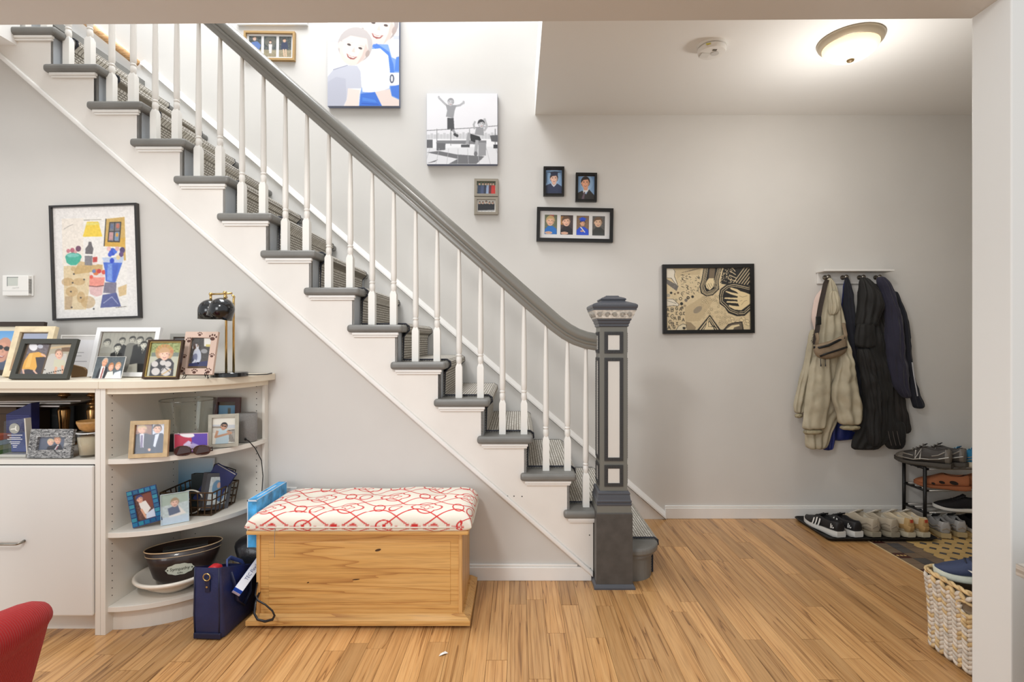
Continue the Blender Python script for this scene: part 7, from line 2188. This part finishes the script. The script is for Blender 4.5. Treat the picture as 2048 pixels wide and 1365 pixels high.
shoe('terracotta foam clog on the middle tier of the rack', (2.812, 3.300), (2.57, 3.43), 0.2595, pal_g, 'pair of terracotta clogs', clog=True, laces=False, L=0.275, W=0.098, H=0.098, sole=0.026)
shoe('second terracotta foam clog at the right of the middle tier', (3.020, 3.30), (2.778, 3.43), 0.2595, pal_g, 'pair of terracotta clogs', clog=True, laces=False, L=0.275, W=0.098, H=0.098, sole=0.026)
shoe('black knit shoe with white sole on the lowest rack tier', (2.93, 3.30), (2.66, 3.385), 0.1215, pal_h, 'black shoes on the lowest tier', L=0.285, W=0.095, H=0.092, sole=0.026)
shoe('black shoe lying on the tile at the far end under the rack', (2.84, 3.25), (2.91, 3.5), 0.0008, pal_h, 'black shoes on the lowest tier', L=0.28, W=0.09, H=0.085, sole=0.02)

# ================================================================== WOVEN BASKET
bk_ = thing('woven_basket', 'pale braided water hyacinth basket standing behind the right jamb', 'basket', (1.80, 1.975, 0))
M_wv = mat('hyacinth_pale', (198, 187, 172), 0.8, bump=0.4, bscale=120, var=0.12, vscale=45)
M_wv2 = mat('hyacinth_tan', (196, 168, 122), 0.8, bump=0.4, bscale=120, var=0.12, vscale=45)
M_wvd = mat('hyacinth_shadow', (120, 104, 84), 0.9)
BW2, BD2, BH = 0.20, 0.130, 0.300


def basket_pt(s_, z, out=0.0):
    """point on the basket wall: s runs round the plan, rounded corners"""
    r = 0.05
    w, d = BW2 - 0.012 * (1 - z / BH) - 0.006 * math.sin(PI * z / BH), BD2 - 0.010 * (1 - z / BH)
    segs = [('l', (-w, d - r), (-w, -d + r)), ('c', (-w + r, -d + r), 180), ('l', (-w + r, -d), (w - r, -d)), ('c', (w - r, -d + r), 270), ('l', (w, -d + r), (w, d - r)), ('c', (w - r, d - r), 0), ('l', (w - r, d), (-w + r, d)), ('c', (-w + r, d - r), 90)]
    ln = [math.dist(q[1], q[2]) if q[0] == 'l' else r * PI / 2 for q in segs]
    tot = sum(ln)
    u = (s_ % 1.0) * tot
    for q, l in zip(segs, ln):
        if u <= l:
            if q[0] == 'l':
                t = u / l
                p = (q[1][0] + (q[2][0] - q[1][0]) * t, q[1][1] + (q[2][1] - q[1][1]) * t)
                dx, dy = (q[2][0] - q[1][0]) / l, (q[2][1] - q[1][1]) / l
                nrm = (dy, -dx)
            else:
                a = math.radians(q[2]) + (u / l) * PI / 2
                nrm = (math.cos(a), math.sin(a))
                p = (q[1][0] + r * nrm[0], q[1][1] + r * nrm[1])
            return Vector((p[0] + nrm[0] * out, p[1] + nrm[1] * out, z)), Vector((nrm[0], nrm[1], 0))
        u -= l
    return Vector((0, 0, z)), Vector((1, 0, 0))


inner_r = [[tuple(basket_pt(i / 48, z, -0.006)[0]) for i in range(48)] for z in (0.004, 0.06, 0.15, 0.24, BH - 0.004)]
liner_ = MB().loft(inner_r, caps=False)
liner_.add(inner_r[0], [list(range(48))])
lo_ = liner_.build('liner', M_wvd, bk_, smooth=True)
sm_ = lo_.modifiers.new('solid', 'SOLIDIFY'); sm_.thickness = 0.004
per = 1.16
ncol, nrow = 56, 17
wv = MB()
rs = random.Random(8)
for c_ in range(ncol):
    dirn = 1 if c_ % 2 == 0 else -1
    for r_ in range(nrow):
        s0 = c_ / ncol
        z0 = 0.012 + (r_ + 0.5) * (BH - 0.026) / nrow
        sl_ = 0.62 / ncol
        dz = 0.0135 * dirn
        if -0.02 < (s0 - 0.13) < 0.03 and 0.215 < z0 < 0.262:
            continue
        pts, rad = [], []
        for q in range(5):
            t = q / 4 - 0.5
            p, nr_ = basket_pt(s0 + t * sl_ * 1.9, z0 + t * 2 * dz, 0.002 + 0.004 * math.cos(t * PI))
            pts.append(p)
            rad.append(0.0022 + 0.0064 * math.cos(t * PI) ** 0.7 * rs.uniform(0.9, 1.1) if abs(t) < 0.49 else 0.0022)
        wv.tube(pts, rad, 6, rs.randint(0, 3) == 0 and 1 or 0)
wo = wv.build('weave', [M_wv, M_wv2], bk_, smooth=True)
wo['kind'] = 'stuff'
rim_ = MB()
for ph_ in (0, PI):
    rim_.tube([basket_pt(i / 120, BH + 0.004 * math.cos(i * 0.9 + ph_), 0.004 * math.sin(i * 0.9 + ph_))[0] for i in range(120)], 0.0062, 6, closed=True)
ro = rim_.build('rim_braid', M_wv2, bk_, smooth=True)
hd_ = MB()
for ph_ in (0, PI):
    pts = []
    for i in range(30):
        a = 2 * PI * i / 30
        p, nr_ = basket_pt(0.135 + 0.030 * math.cos(a), 0.240 + 0.024 * math.sin(a), 0.006 + 0.004 * math.sin(i * 1.3 + ph_))
        pts.append(p)
    hd_.tube(pts, 0.0052, 6, closed=True)
hd_.build('handle_braid', M_wv2, bk_, smooth=True)
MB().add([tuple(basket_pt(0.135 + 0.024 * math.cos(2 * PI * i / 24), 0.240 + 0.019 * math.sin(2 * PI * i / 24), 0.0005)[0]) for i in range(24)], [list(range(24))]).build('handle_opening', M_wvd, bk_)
shoe('black sneaker lying inside the woven basket under the navy one', (1.90, 1.90), (1.66, 2.00), 0.190, pal_h, 'shoes in the woven basket', L=0.27, W=0.09, H=0.09, marks='')
shoe('navy sneaker with white swoosh lying on top of the woven basket', (1.855, 1.895), (1.62, 2.055), 0.298, pal_i, 'shoes in the woven basket', L=0.285, W=0.098, H=0.098, sole=0.034, marks='swoosh', pitch=6)
